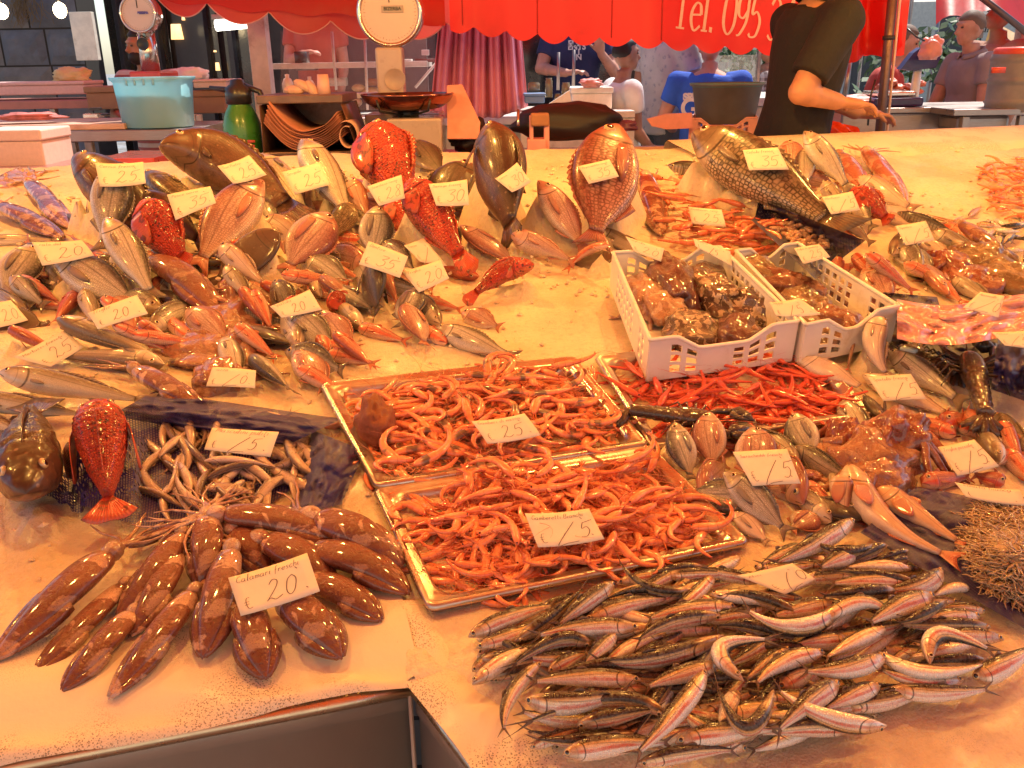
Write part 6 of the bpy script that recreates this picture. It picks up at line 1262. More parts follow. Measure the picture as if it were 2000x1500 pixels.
    for i in range(25):
        a = i / 24; px = 1828 + 320 * a; py = np.interp(px, [1828, 1845, 1900, 1925, 1960, 2000, 2148], [48, 38, 28, 18, 30, 62, 150]); row = []
        for j in range(9): b = j / 8; p = at(px, py - 260 * b, 6.6 + 1.2 * b); p.z += .02 * math.sin(a * 20); row.append(p)
        P.append(row)
    o = MB().grid(P).build('red_canopy', red, wp=at(1920, 10, 6.6)); tag(o, 'red canopy of the next stall at the upper right corner', 'canopy'); MB().tube([at(1905, -15, 6.5), at(1960, 28, 6.5), at(2020, 75, 6.5)], .022, 8).build('frame_bar', pole, o, wp=at(1920, 10, 6.6))
def human_scale(name, cx, cy, Y, dial_r, label, pan=True):
    """a tall dial scale. cx,cy: dial centre in the picture"""
    body = mat('scale_enamel', (.42, .32, .28), .3, coat=.5, var=.05, bump=.03); chrome = m_steel('chrome_ring', (.72, .62, .56), .15); dark = mat('scale_black', (.02, .02, .02), .4)
    c = at(cx, cy, Y); r = dial_r * dep(c) / FPX; root = empty(name, (c.x, Y, 0), label, 'scale'); wp = root.location.copy(); Rm = Matrix.Rotation(R(90), 3, 'X')
    fa = mat('dial_face', (.60, .42, .36), .35, coat=.7, var=.03, bump=0)
    MB().lathe([(0.0, .035), (r * .9, .035), (r * .97, .03), (r, .015), (r, -.05), (r * .92, -.075), (0, -.08)], (c.x, Y, c.z), 48, Rm).build('dial_housing', chrome, root, wp=wp)
    MB().lathe([(0.0, .0385), (r * .86, .0385)], (c.x, Y, c.z), 48, Rm).build('dial_face', fa, root, wp=wp)
    MB().lathe([(r * .86, .036), (r * .88, .048), (r * .93, .052), (r * .99, .045), (r * 1.0, .03)], (c.x, Y, c.z), 48, Rm).build('dial_ring', chrome, root, wp=wp)
    mk = MB()
    for k in range(50):
        a = 2 * PI * k / 50; l = .07 if k % 5 == 0 else .035; d = Vector((math.cos(a), 0, math.sin(a))); e = Vector((-math.sin(a), 0, math.cos(a))); o = Vector((c.x, Y - .0395, c.z)); w_ = r * .006
        mk.add([o + d * r * .80 - e * w_, o + d * r * .80 + e * w_, o + d * r * (.80 - l) + e * w_, o + d * r * (.80 - l) - e * w_], [(0, 1, 2, 3)])
    mk.build('dial_marks', dark, root, wp=wp); MB().box((c.x, Y - .041, c.z + r * .52), (.004, .002, r * .5)).build('needle', dark, root, wp=wp)
    return root, wp, c, r, body, chrome, dark
def build_background():
    build_awning()
    # ground
    g = N('stone_paving'); o = g.obj(); b = g.n('TexBrick'); b.inputs['Scale'].default_value = 1.6; g.l(o, b.inputs[0]); b.inputs['Color1'].default_value = (.30, .27, .24, 1); b.inputs['Color2'].default_value = (.36, .32, .29, 1); b.inputs['Mortar'].default_value = (.05, .045, .04, 1); b.inputs['Mortar Size'].default_value = .012  # paving made paler to bounce light onto the people
    n = g.noise(o, 1.2, 5); c = g.mix(g.step(n, .45, .7, 0, .5), b.outputs[0], (.06, .055, .05)); g.bump(g.noise(o, 40, 4), .3, .004); g.set(c, g.step(n, .3, .7, .3, .7)); P = MB().grid([[(-150, -60, 0), (-150, 250, 0)], [(150, -60, 0), (150, 250, 0)]]).build('ground', g.m); P['kind'] = 'structure'
    red_light_white = (.75, .66, .60)
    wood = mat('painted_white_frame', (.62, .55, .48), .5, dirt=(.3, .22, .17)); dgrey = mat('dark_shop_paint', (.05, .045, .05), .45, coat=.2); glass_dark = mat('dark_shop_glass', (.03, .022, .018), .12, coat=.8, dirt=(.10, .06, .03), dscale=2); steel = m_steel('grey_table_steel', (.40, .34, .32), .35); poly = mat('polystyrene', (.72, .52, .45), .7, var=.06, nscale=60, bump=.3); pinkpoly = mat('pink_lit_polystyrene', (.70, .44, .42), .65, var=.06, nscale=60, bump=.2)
    black = mat('black_plastic', (.02, .018, .022), .35, coat=.2); cream = mat('cream_wall_render', (.70, .62, .50), .85, dirt=(.32, .26, .2), dscale=.8); card_b = mat('brown_cardboard', (.32, .17, .10), .8)
    # ---- black lava stone wall, block by block
    W0, W1 = XY(-260, 8.0, 0).x, XY(222, 8.0, 0).x; stone = [mat('lava_stone_%s' % n, c, .85, var=.25, nscale=6, bump=.6, bdist=.01, dirt=(.16, .13, .11), dscale=2.5) for n, c in (('blue', (.11, .115, .14)), ('grey', (.15, .14, .14)), ('brown', (.15, .115, .095)))]
    root = empty('stone_wall', ((W0 + W1) / 2, 8.1, 0), 'old wall of dark squared lava stones at the far left', 'wall'); wp = root.location.copy(); rng = random.Random(2)
    slab('mortar_core', (W0, 8.04, 0), (W1, 8.4, 3.2), mat('dark_mortar', (.03, .027, .025), .9), root, wp, 0)
    rows = []; z = 0.0
    k = 0; protos = {}
    while z < 3.15:
        h = rng.choice((.26, .29, .31)); x = W0 - rng.uniform(0, .3)
        while x < W1 - .05:
            l = min(rng.uniform(.32, .55), W1 - x); xa = max(x, W0)
            if x + l - xa > .06:
                mb = MB(); nx, nz = 6, 4; seed = rng.uniform(0, 99); P = []
                for i in range(nx + 1):
                    P.append([Vector((xa + .008 + (x + l - xa - .016) * i / nx, 8.035 - (.0 if i in (0, nx) or j in (0, nz) else .03 + .018 * noise.noise(Vector((i * .8 + seed, j * .8, 0)))), z + .007 + (h - .014) * j / nz)) for j in range(nz + 1)])
                mb.grid(P); mb.build('stone', stone[rng.randrange(3)], root, smooth=False, wp=wp)
            x += l
        z += h
    # dry plant at top of the wall
    rt = at(60, 30, 7.93); mb = MB()
    for k in range(60):
        p = rt + Vector((rng.uniform(-.1, .1), rng.uniform(-.04, 0), .2)); seq = [p]
        for j in range(4): seq.append(seq[-1] + Vector((rng.uniform(-.05, .05), rng.uniform(-.02, .01), -rng.uniform(.02, .09))))
        mb.tube(seq, .0025, 3)
    tag(mb.build('dry_plant', mat('dry_twigs', (.16, .11, .06), .9), wp=rt), 'dry twigs hanging down the stone wall at the upper left', 'plant')
    em = N('lit_bulb'); em.b.inputs['Emission Color'].default_value = (1, .75, .4, 1); em.b.inputs['Emission Strength'].default_value = 14
    for px, py, lab in ((117, 20, 'lit round bulb in front of the stone wall'), (3, 22, 'lit bulb cut by the left edge of the picture')):
        p = at(px, py, 7.0); r_ = MB().ell((0, 0, 0), (.045, .045, .055), None, 10, 14).build('hanging_bulb', em.m, org=None); r_.location = p; tag(r_, lab, 'bulb'); MB().tube([(0, 0, .05), (0, 0, 1.2)], .006, 6).build('cord', black, r_)
    # ---- shop front behind
    XA = XY(222, 8.3, 0).x; XB = XY(1330, 9.5, 0).x
    sf = empty('shop_building', (XA, 9.5, 0), 'dark shop front with glass doors behind the stalls', 'building'); wp = sf.location.copy()
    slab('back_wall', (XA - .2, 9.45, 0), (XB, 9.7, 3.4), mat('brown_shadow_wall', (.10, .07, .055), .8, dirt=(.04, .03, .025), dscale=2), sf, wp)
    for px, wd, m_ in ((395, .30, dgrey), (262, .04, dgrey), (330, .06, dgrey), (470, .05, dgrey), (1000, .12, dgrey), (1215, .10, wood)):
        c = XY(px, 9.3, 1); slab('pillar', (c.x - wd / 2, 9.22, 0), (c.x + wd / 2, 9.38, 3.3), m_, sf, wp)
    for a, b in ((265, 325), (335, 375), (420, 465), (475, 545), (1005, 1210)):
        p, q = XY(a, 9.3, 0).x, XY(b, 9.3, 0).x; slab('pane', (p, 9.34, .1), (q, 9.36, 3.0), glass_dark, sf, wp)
    lit = N('warm_shop_lamp'); lit.b.inputs['Emission Color'].default_value = (1, .55, .18, 1); lit.b.inputs['Emission Strength'].default_value = 1.6
    for px, py, w_, h_ in ((345, 62, 16, 26), (425, 130, 5, 14), (358, 36, 3, 6), (420, 100, 3, 3), (1170, 60, 3, 10)):
        c = at(px, py, 9.2); s_ = w_ * 9.2 / FPX / 2; t_ = h_ * 9.2 / FPX / 2; mb = MB(); mb.box(c, (s_ * 2, .03, t_ * 2), taper=1.3); mb.build('lamp_glow', lit.m, sf, wp=wp)
    tub = N('lit_tube'); tub.b.inputs['Emission Color'].default_value = (1, .93, .8, 1); tub.b.inputs['Emission Strength'].default_value = 9
    a, b = at(422, 50, 6.5), at(490, 44, 6.5); r_ = MB().tube([a, b], .035, 12).build('tube_lamp', tub.m, wp=(a + b) / 2); tag(r_, 'lit fluorescent tube lamp under the faded awning flap', 'lamp'); MB().box((a + b) / 2 + Vector((0, 0, .045)), ((b - a).length * 1.1, .08, .03)).build('housing', wood, r_, wp=(a + b) / 2)
    slab('white_board', (XY(212, 7.9, 0).x, 7.88, at(230, 117, 7.9).z), (XY(252, 7.9, 0).x, 7.94, at(230, 22, 7.9).z), mat('white_panel', (.75, .70, .60), .5, dirt=(.4, .32, .22)), label='white panel beside the stone wall behind the small dial scale', cat='panel')
    oh = empty('added_house_opposite', (0, -9, 0), 'plain unseen house front added behind the viewer to block sky light', 'building'); slab('wall', (-14, -10, 0), (14, -9, 8), cream, oh, oh.location.copy(), 0)  # out of view, added to keep blue sky light off the steel
    # ---- steel post, glass display case with its rails
    c = XY(525, 6.5, 1); slab('white_post', (c.x - .06, 6.45, 0), (c.x + .06, 6.57, 2.6), wood, label='white square post left of the display case', cat='post'); c2 = XY(507, 6.4, 1); slab('dark_door_edge', (c2.x - .05, 6.6, 0), (c2.x + .0, 6.7, 2.6), dgrey, label='dark door edge beside the white post', cat='door')
    dc = empty('display_case', XY(690, 7.0, 0), 'long glass display case with cheese jars under a white rail', 'display case'); wp = dc.location.copy(); x0, x1 = XY(548, 7, 0).x, XY(1100, 7, 0).x
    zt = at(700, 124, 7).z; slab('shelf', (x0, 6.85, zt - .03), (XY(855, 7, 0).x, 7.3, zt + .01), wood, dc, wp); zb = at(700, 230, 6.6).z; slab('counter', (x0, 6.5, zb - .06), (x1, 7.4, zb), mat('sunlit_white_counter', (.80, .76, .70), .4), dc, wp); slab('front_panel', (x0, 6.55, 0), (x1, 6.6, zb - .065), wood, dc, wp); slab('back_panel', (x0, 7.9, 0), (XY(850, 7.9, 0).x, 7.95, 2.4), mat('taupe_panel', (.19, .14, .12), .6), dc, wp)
    for (ax, ay, bx, by) in ((648, 62, 657, 176), (712, 62, 718, 215), (853, 122, 811, 171)): MB().tube([at(ax, ay, 6.7), at(bx, by, 6.7)], .010, 8).build('rail', wood, dc, wp=wp)
    gg = N('case_glass'); gg.set((.9, .75, .68), .05, 0, spec=.5, alpha=.10); mb = MB(); mb.grid([[at(548, 60, 6.75), at(548, 215, 6.6)], [at(850, 60, 6.75), at(850, 215, 6.6)]]); mb.build('pane', gg.m, dc, wp=wp)
    che = mat('pale_cheese', (.60, .45, .26), .5); jarm = mat('white_jar', (.78, .70, .55), .35, coat=.4)
    for i, (px, w_) in enumerate(((564, 17), (590, 10), (607, 15))):
        p = at(px, 184, 6.3); s_ = w_ * 6.3 / FPX / 2; r_ = MB().lathe([(0, 0), (s_ * 1.2, 0), (s_ * 1.25, s_ * 2.2), (s_ * .8, s_ * 3.2), (s_ * .45, s_ * 3.4), (s_ * .5, s_ * 4.1), (0, s_ * 4.2)], n=16).build('plastic_bottle', jarm); r_.location = (p.x, 6.3, p.z); tag(r_, ('left', 'small middle', 'right')[i] + ' white bottle standing behind the paper holder', 'bottle')
    slab('stall_shelf', (at(548, 186, 6.3).x, 6.2, at(560, 184, 6.3).z - .03), (at(740, 186, 6.3).x, 6.42, at(560, 184, 6.3).z), wood, label='white shelf under the bottles', cat='shelf')
    for k, (px, py, w_, h_, m_) in enumerate([(690, 200, 34, 20, che), (655, 160, 40, 14, wood), (726, 182, 40, 22, che), (700, 172, 26, 14, che), (748, 205, 30, 14, che), (670, 190, 20, 12, che), (728, 160, 22, 12, card_b), (785, 120, 36, 8, wood), (832, 118, 36, 6, mat('salami', (.18, .04, .03), .5)), (600, 132, 34, 10, steel), (590, 112, 20, 20, black)]):
        p = at(px, py, 6.95); s_ = w_ * 6.95 / FPX; t_ = h_ * 6.95 / FPX; o = MB(); o.ell(p, (s_ / 2, .07, t_ / 2), None, 8, 12) if m_ is che else o.box(p, (s_, .14, t_)); x = o.build('cheese' if m_ is che else 'box', m_, wp=p); tag(x, ['round pale cheese behind the big scale pan', 'white carton on the display shelf', 'pale cheese right of the carton', 'small cheese behind the white rail', 'flat cheese beside the big scale base', 'little cheese left in the case', 'brown carton in the case', 'white tray on the rail behind the scale column', 'dish of cured meat on the rail by the curtain', 'steel slicer tray behind the white post', 'black slicer handle behind the white post'][k], 'cheese' if m_ is che else 'box')
    rp = mat('red_price_tag', (.6, .2, .16), .6); o = slab('price_tag', tuple(at(823, 108, 6.8)), tuple(Vector(at(838, 97, 6.8)) + Vector((0, .01, 0))), mat('white_tag', (.7, .6, .55), .6), label='small white tag standing on the cured meat', cat='tag')
    # ---- pink curtain
    ct = mat('pink_curtain_cloth', (.80, .30, .38), .6, var=.1, nscale=3, bump=.2); P = []; uvs = []
    for i in range(121):
        a = i / 120; row = []
        for j in range(15):
            b = j / 14; px = (858 + (1015 - 858) * a) * (1 - b) + (838 + (1032 - 838) * a) * b; py = 30 + 200 * b - (22 * (a - .7) / .3 * b if a > .7 else 0); p = at(px, py, 6.2); p.y += .05 * math.sin(a * 34 + .5 * math.sin(b * 3)) * (.6 + .5 * b) + .03 * math.sin(a * 77); row.append(p)
        P.append(row)
    o = MB().grid(P).build('pink_curtain', ct, wp=at(935, 130, 6.2)); tag(o, 'pink pleated curtain hanging behind the big dial scale', 'curtain'); o.modifiers.new('s', 'SOLIDIFY').thickness = .004
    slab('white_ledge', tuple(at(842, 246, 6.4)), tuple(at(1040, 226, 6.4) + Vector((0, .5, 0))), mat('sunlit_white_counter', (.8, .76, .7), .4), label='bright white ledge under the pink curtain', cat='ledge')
    # ---- bench behind the stall
    zb = 1.03; fy = 3.98; bt = mat('wet_red_lit_bench_top', (.30, .10, .085), .3, coat=.5, dirt=(.42, .2, .14)); bench = empty('work_bench', (0, 4.4, 0), 'long work bench behind the ice with a red lit top and grey edge', 'bench'); wp = bench.location.copy()  # red light is put into the colour of the bench top
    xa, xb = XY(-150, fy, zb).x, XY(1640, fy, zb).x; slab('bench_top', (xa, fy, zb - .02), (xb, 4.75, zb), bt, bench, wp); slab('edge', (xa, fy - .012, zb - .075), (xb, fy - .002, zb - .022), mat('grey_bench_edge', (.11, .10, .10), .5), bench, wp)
    for px in (300, 520, 840, 1250, 1312, 1500): c = XY(px, 4.4, .5); slab('leg', (c.x - .025, 4.35, 0), (c.x + .025, 4.4, zb - .08), steel, bench, wp)
    blue = mat('blue_crate_plastic', (.02, .05, .20), .5); yel = mat('yellow_crate_plastic', (.65, .38, .04), .5)
    for px0, px1, z0, z1, m_, lab in ((1330, 1480, .55, .93, blue, 'dark blue crate under the bench right of the giant snapper'), (1255, 1300, .7, .96, yel, 'yellow crate under the bench behind the giant snapper'), (85, 260, .55, .95, blue, 'dark blue crate under the bench at the left')):
        a, b = XY(px0, 4.5, 0).x, XY(px1, 4.5, 0).x; slab('storage_crate', (a, 4.45, z0), (b, 4.8, z1), m_, label=lab, cat='crate')
    st = MB(); rng = random.Random(4); xx = 0
    A = at(1028, 313, 3.95); B = at(1106, 309, 3.95); ls = slab('printed_strip', (A.x, 3.94, A.z - .016), (B.x, 3.95, B.z + .012), mat('dark_strip', (.02, .02, .02), .5), label='strip of black and white bars on the bench edge beside the tall grouper', cat='strip')
    while xx < 1:
        w_ = rng.uniform(.006, .03); st.box((A.x + (B.x - A.x) * (xx + w_ / 2), 3.938, A.z), ((B.x - A.x) * w_, .002, .018)); xx += w_ + rng.uniform(.008, .03)
    st.build('white_bar', mat('white_bar_paint', (.75, .7, .62), .5), ls, wp=Vector(ls.location))
    # ---- things on the bench: big scale
    root, wp, c, r, body, chrome, dark = human_scale('dial_scale', 763, 25, 4.45, 64, 'large dial scale with a copper coloured pan in the middle of the bench')
    zc = at(763, 92, 4.45).z; z2 = at(770, 226, 4.2).z
    slab('column', (at(741, 200, 4.45).x, 4.40, z2), (at(792, 200, 4.45).x, 4.52, zc), body, root, wp, .012)
    slab('base', (at(756, 270, 4.05).x, 4.05, zb + .012), (at(863, 270, 4.05).x, 4.34, z2 - .005), body, root, wp, .01); slab('rear_body', (at(712, 240, 4.35).x, 4.36, zb + .012), (at(862, 240, 4.35).x, 4.6, z2), body, root, wp, .01)
    pc = at(796, 192, 4.2); pr = 87 * 4.2 / FPX; cop = N('copper_pan'); n_ = cop.noise(cop.obj(), 12, 4); cop.set(cop.mix(cop.step(n_, .3, .7), (.36, .13, .09), (.20, .07, .05)), .18, .9)
    MB().lathe([(0, -.068), (pr * .45, -.066), (pr * .72, -.055), (pr * .9, -.03), (pr * .98, -.004), (pr, .004), (pr * .985, .006), (pr * .9, -.022), (pr * .7, -.048), (pr * .4, -.058), (0, -.06)], (pc.x, 4.2, pc.z + .015), 48).build('pan', cop.m, root, wp=wp)
    MB().tube([(pc.x, 4.2, pc.z - .05), (pc.x, 4.2, z2 - .01)], [.05, .045], 16).build('pan_stem', dark, root, wp=wp)
    for s in (-1, 1): MB().tube([(pc.x + s * pr * .55, 4.2 - pr * .84, pc.z + .002), (pc.x + s * pr * .5, 4.2 - pr * .82, pc.z - .045), (pc.x + s * pr * .2, 4.2 - pr * .35, pc.z - .066), (pc.x, 4.2, pc.z - .062)], .005, 8).build('pan_arm', dark, root, wp=wp)
    MB().lathe([(.0, 0), (.045, 0), (.047, .002), (.05, 0)], (at(771, 155, 4.4).x, 4.396, at(771, 155, 4.4).z), 32, Matrix.Rotation(R(90), 3, 'X')).build('maker_plate', mat('plate_grey', (.36, .28, .26), .4), root, wp=wp)
    p = at(766, 17, 4.4); d = p - wp; d.y = -.055 + 0; pl = slab('name_plate', (p.x - .05, 4.405, p.z - .016), (p.x + .05, 4.409, p.z + .014), mat('plate_grey', (.36, .28, .26), .4), root, wp, .001)
    textmesh('BIZERBA', .021, dark, 'maker_name', root, Matrix.Translation(Vector((p.x, 4.402, p.z)) - wp) @ FACE, bold=.0004)
    # small scale at the left
    root, wp, c, r, body2, chrome, dark = human_scale('dial_scale', 275, 27, 5.4, 36, 'small dial scale with a chrome column on a red base at the left table')
    zz = at(285, 150, 5.4).z; MB().tube([(at(283, 64, 5.4).x, 5.42, at(283, 60, 5.4).z), (at(292, 138, 5.4).x, 5.42, zz + .03)], [.05, .055], 20, flat=.7).build('column', chrome, root, wp=wp); MB().lathe([(.0, .0), (.024, 0), (.028, .004), (.034, 0)], (at(284, 86, 5.4).x, 5.36, at(284, 86, 5.4).z), 24, Matrix.Rotation(R(90), 3, 'X')).build('hole', dark, root, wp=wp)
    slab('base', (at(266, 150, 5.4).x, 5.3, zz - .05), (at(326, 150, 5.4).x, 5.6, zz + .03), mat('red_scale_base', (.55, .05, .04), .35, coat=.5), root, wp, .01); slab('base_foot', (at(270, 150, 5.4).x, 5.32, at(285, 214, 5.4).z), (at(322, 150, 5.4).x, 5.6, zz - .05), mat('red_scale_base', (.5, .05, .04), .3), root, wp, .01)
    p = at(272, 24, 5.3); textmesh('BIZERBA', .015, mat('blue_print', (.10, .08, .3), .4), 'maker_name', root, Matrix.Translation(Vector((p.x, 5.35, p.z)) - wp) @ FACE, bold=.002)
    # metal paper holder with brown wrapping paper, roll of paper
    hm = mat('stained_metal', (.20, .12, .09), .35, metal=.6, dirt=(.10, .05, .03), dscale=8); ph = empty('paper_holder', at(600, 310, 4.15), 'open metal holder stacked with brown wrapping paper', 'paper holder'); wp = ph.location.copy(); Y0, Y1 = 4.05, 4.45
    zt = at(600, 184, 4.15).z; zl = at(600, 306, 4.15).z; xl, xr = at(505, 184, 4.1).x, at(672, 184, 4.1).x; xl2, xr2 = at(520, 300, 4.1).x, at(706, 300, 4.1).x
    slab('top_tray', (xl, Y0, zt - .035), (xr, Y1, zt), hm, ph, wp, .004); mb = MB(); mb.add([(xl + .01, Y0, zt - .04), (xl + .01, Y1, zt - .04), (xl2, Y1, zl), (xl2, Y0, zl)], [(0, 1, 2, 3)]); mb.build('left_side', hm, ph, wp=wp).modifiers.new('s', 'SOLIDIFY').thickness = .004
    mb = MB(); mb.add([(xr - .01, Y0, zt - .04), (xr - .01, Y1, zt - .04), (xr2, Y1, zl), (xr2, Y0, zl)], [(0, 1, 2, 3)]); mb.build('right_side', hm, ph, wp=wp).modifiers.new('s', 'SOLIDIFY').thickness = .004
    mb = MB(); mb.add([(xl, Y1 - .02, zt - .04), (xr, Y1 - .02, zt - .04), (xr2, Y1 - .02, zl), (xl2, Y1 - .02, zl)], [(0, 1, 2, 3)]); mb.build('back_sheet', hm, ph, wp=wp); slab('foot', (xl2 - .01, Y0, zb + .002), (xr2 + .01, Y1, zl + .03), hm, ph, wp)
    pp = mat('brown_wrapping_paper', (.46, .19, .13), .8, var=.08, nscale=8)
    for k in range(11):
        P = []; s_ = 1 - k * .018
        for i in range(17):
            a = i / 16 * 2 - 1; x = (xl2 + xr2) / 2 - .015 + a * .175 * s_; z = zl + .035 + k * .0085 + .075 * abs(a) ** 2.2 + (.05 * max(0, -a) ** 2) + .002 * math.sin(i + k); P.append([Vector((x, Y0 - .02 + .008 * math.sin(k * 3), z)), Vector((x, Y1 - .05, z + .005))])
        MB().grid(P).build('paper_sheet', pp, ph, wp=wp).modifiers.new('s', 'SOLIDIFY').thickness = .002
    P = []; rp = at(680, 265, 4.0)
    for i in range(34):
        a = i / 33 * 2.3 * PI + 1.2; rr = .030 + .0035 * i / 6; P.append([Vector((rp.x + rr * math.cos(a) * .95, 3.98, rp.z - .0 + rr * 1.25 * math.sin(a))), Vector((rp.x - .03 + rr * math.cos(a), 4.3, rp.z + rr * math.sin(a) * 1.25))])
    o = MB().grid(P).build('paper_roll', mat('beige_paper', (.62, .38, .30), .8), wp=rp); tag(o, 'loosely rolled sheet of beige paper beside the paper holder', 'paper roll'); o.modifiers.new('s', 'SOLIDIFY').thickness = .0015
    o = MB()
    for k in range(3): o.ell(at(575 + k * 18, 176 - (k == 1) * 8, 4.2), (.05, .03, .022), Matrix.Rotation(k * .5, 3, 'Y'), 6, 9)
    o = o.build('crumpled_paper', mat('beige_paper', (.62, .38, .30), .8), smooth=False, wp=at(590, 176, 4.2)); tag(o, 'crumpled beige paper on top of the paper holder', 'paper')
    p = at(633, 183, 4.2); o = MB().lathe([(0, 0), (.030, 0), (.024, .082), (.022, .08), (.0, .078)], n=20).build('paper_cup', mat('pink_paper', (.75, .45, .40), .7)); o.location = (p.x, 4.2, p.z); tag(o, 'upturned stack of pink paper cups on the paper holder', 'paper cup')
    # green spray bottle
    gp = mat('green_bottle_plastic', (.04, .22, .03), .3, coat=.4, var=.1); p = at(481, 318, 4.25); sb = empty('spray_bottle', p, 'green pump spray bottle with a black top', 'spray bottle'); wp = sb.location.copy(); s_ = 1 / FPX * 4.25
    MB().lathe([(0, 0), (34 * s_, 0), (36 * s_, 10 * s_), (35 * s_, 70 * s_), (28 * s_, 92 * s_), (21 * s_, 104 * s_), (20 * s_, 110 * s_)], (p.x, p.y, p.z), 28).build('bottle', gp, sb, wp=wp); MB().lathe([(20 * s_, 106 * s_), (24 * s_, 108 * s_), (24 * s_, 135 * s_), (14 * s_, 142 * s_), (12 * s_, 150 * s_), (0, 152 * s_)], (p.x, p.y, p.z), 20).build('cap', black, sb, wp=wp)
    MB().tube([(p.x - 52 * s_, p.y, p.z + 137 * s_), (p.x - 20 * s_, p.y, p.z + 132 * s_), (p.x + 15 * s_, p.y, p.z + 135 * s_)], [.008, .014, .02], 10).build('nozzle', black, sb, wp=wp); MB().tube([(p.x + 10 * s_, p.y, p.z + 140 * s_), (p.x + 40 * s_, p.y, p.z + 128 * s_), (p.x + 52 * s_, p.y, p.z + 90 * s_), (p.x + 50 * s_, p.y, p.z + 60 * s_)], [.014, .013, .012, .009], 10).build('handle', black, sb, wp=wp)
    q = at(486, 290, 4.15); lm_ = mat('white_print', (.75, .7, .65), .5); rl = mat('red_print', (.6, .1, .08), .5); mb = MB()
    for k in range(4): mb.box((q.x + .012, 4.158, q.z + .03 - k * .022), (.035 - .006 * (k % 2), .003, .012))
    mb.build('label_print', rl, sb, wp=wp); MB().lathe([(0, .003), (.013, .003)], (q.x - .03, 4.166, q.z + .025), 16, Matrix.Rotation(R(90), 3, 'X')).build('emblem', black, sb, wp=wp)
    # pink sheet of card, black bags, pink dispenser, papers
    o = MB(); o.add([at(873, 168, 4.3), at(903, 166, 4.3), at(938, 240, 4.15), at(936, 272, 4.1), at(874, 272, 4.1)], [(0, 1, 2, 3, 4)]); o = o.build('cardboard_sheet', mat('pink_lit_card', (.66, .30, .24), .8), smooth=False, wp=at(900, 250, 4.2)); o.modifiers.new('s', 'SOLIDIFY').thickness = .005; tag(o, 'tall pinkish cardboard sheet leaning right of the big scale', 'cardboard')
    bagm = mat('black_bag_fabric', (.012, .008, .012), .55, bump=.3, nscale=4)
    def lump(px, py, rx, ry, Y, dy, lab, m_, name, cat, seed, amp=.2, fl=0):
        c = at(px, py, Y); sx, sz_ = rx * Y / FPX, ry * Y / FPX; P = []
        for i in range(19):
            th = PI * min(max(i / 18, .01), .99); row = []
            for k in range(32):
                a = 2 * PI * k / 32; q = Vector((math.sin(th) * math.cos(a), math.sin(th) * math.sin(a), math.cos(th))); kk = 1 + amp * noise.noise(q * 2 + Vector((seed, 0, 0))) + amp * .5 * noise.noise(q * 5 + Vector((0, seed, 0))); z = q.z * sz_ * kk; row.append(c + Vector((math.copysign(abs(q.x) ** .8, q.x) * sx * kk, q.y * dy * kk, max(z, -sz_ * (.8 if not fl else fl)))))
            P.append(row)
        o = MB().grid(P, cv=True, cap0=True, cap1=True).build(name, m_, wp=c); return tag(o, lab, cat)
    lump(1107, 240, 104, 36, 4.45, .18, 'big flat black zipped bag lying on the bench', bagm, 'black_bag', 'bag', 3, .16); o = MB(); o.tube([at(1012, 215, 4.25), at(1012, 245, 4.2)], .007, 6); tag(o.build('zip_pull', m_steel('chrome_ring'), wp=at(1012, 230, 4.2)), 'shiny zip pull at the end of the flat black bag', 'zip')
    lump(925, 270, 40, 30, 4.25, .1, 'crumpled black plastic bag beside the pinkish cardboard', bagm, 'plastic_bag', 'plastic bag', 8, .5); lump(1222, 247, 22, 10, 4.4, .05, 'small crumpled violet bag at the end of the black bag', mat('violet_plastic', (.12, .04, .09), .4), 'plastic_bag', 'plastic bag', 6, .4)
    pk = mat('pink_plastic', (.70, .30, .26), .4); ds = empty('tape_dispenser', at(1050, 285, 4.05), 'pink plastic clamp with a brown pad standing on the bench', 'clamp'); wp = ds.location.copy()
    for a, b in ((1034, 1041), (1062, 1072)): p, q = at(a, 282, 4.05), at(b, 225, 4.05); slab('upright', (p.x, 4.0, zb + .01), (q.x, 4.06, q.z), pk, ds, wp)
    p, q = at(1036, 246, 4.03), at(1072, 220, 4.03); slab('pad', (p.x, 3.985, p.z), (q.x, 4.045, q.z), mat('brown_cork_pad', (.36, .16, .08), .8, bump=.6), ds, wp, .008); p, q = at(1030, 290, 4.0), at(1066, 276, 4.0); slab('foot', (p.x, 3.98, zb + .005), (q.x, 4.1, q.z + .01), pk, ds, wp)
    for k, (x0, y0, x1, y1, m_, lab) in enumerate([(770, 280, 850, 298, lm_, 'white paper lying under the big scale'), (850, 276, 900, 292, mat('red_folder', (.50, .08, .07), .4), 'red folder beside the scale base'), (1030, 292, 1125, 306, pk, 'pink paper strip on the bench edge below the clamp'), (1080, 268, 1150, 286, mat('red_folder'  , (.5, .08, .07), .4), 'red folder beside the pink clamp'), (1250, 270, 1300, 284, pk, 'pink paper right of the giant snapper head'), (1100, 262, 1180, 272, pk, 'pink paper under the black bag'), (1248, 262, 1275, 268, black, 'black pen beside the giant snapper head')]):
        a_ = XY(x0, 4.05, zb); b_ = XY(x1, 4.05, zb); slab('paper', (a_.x, 4.02 + .1 * (k % 3), zb + .002 + .003 * k), (b_.x, 4.2 + .1 * (k % 3), zb + .004 + .003 * k), m_, label=lab, cat='paper' if 'paper' in lab else ('pen' if 'pen' in lab else 'folder'))
    # grey tub, pink cleaver shaped board, pink crate on the far bench end
    s_ = 4.9 / FPX
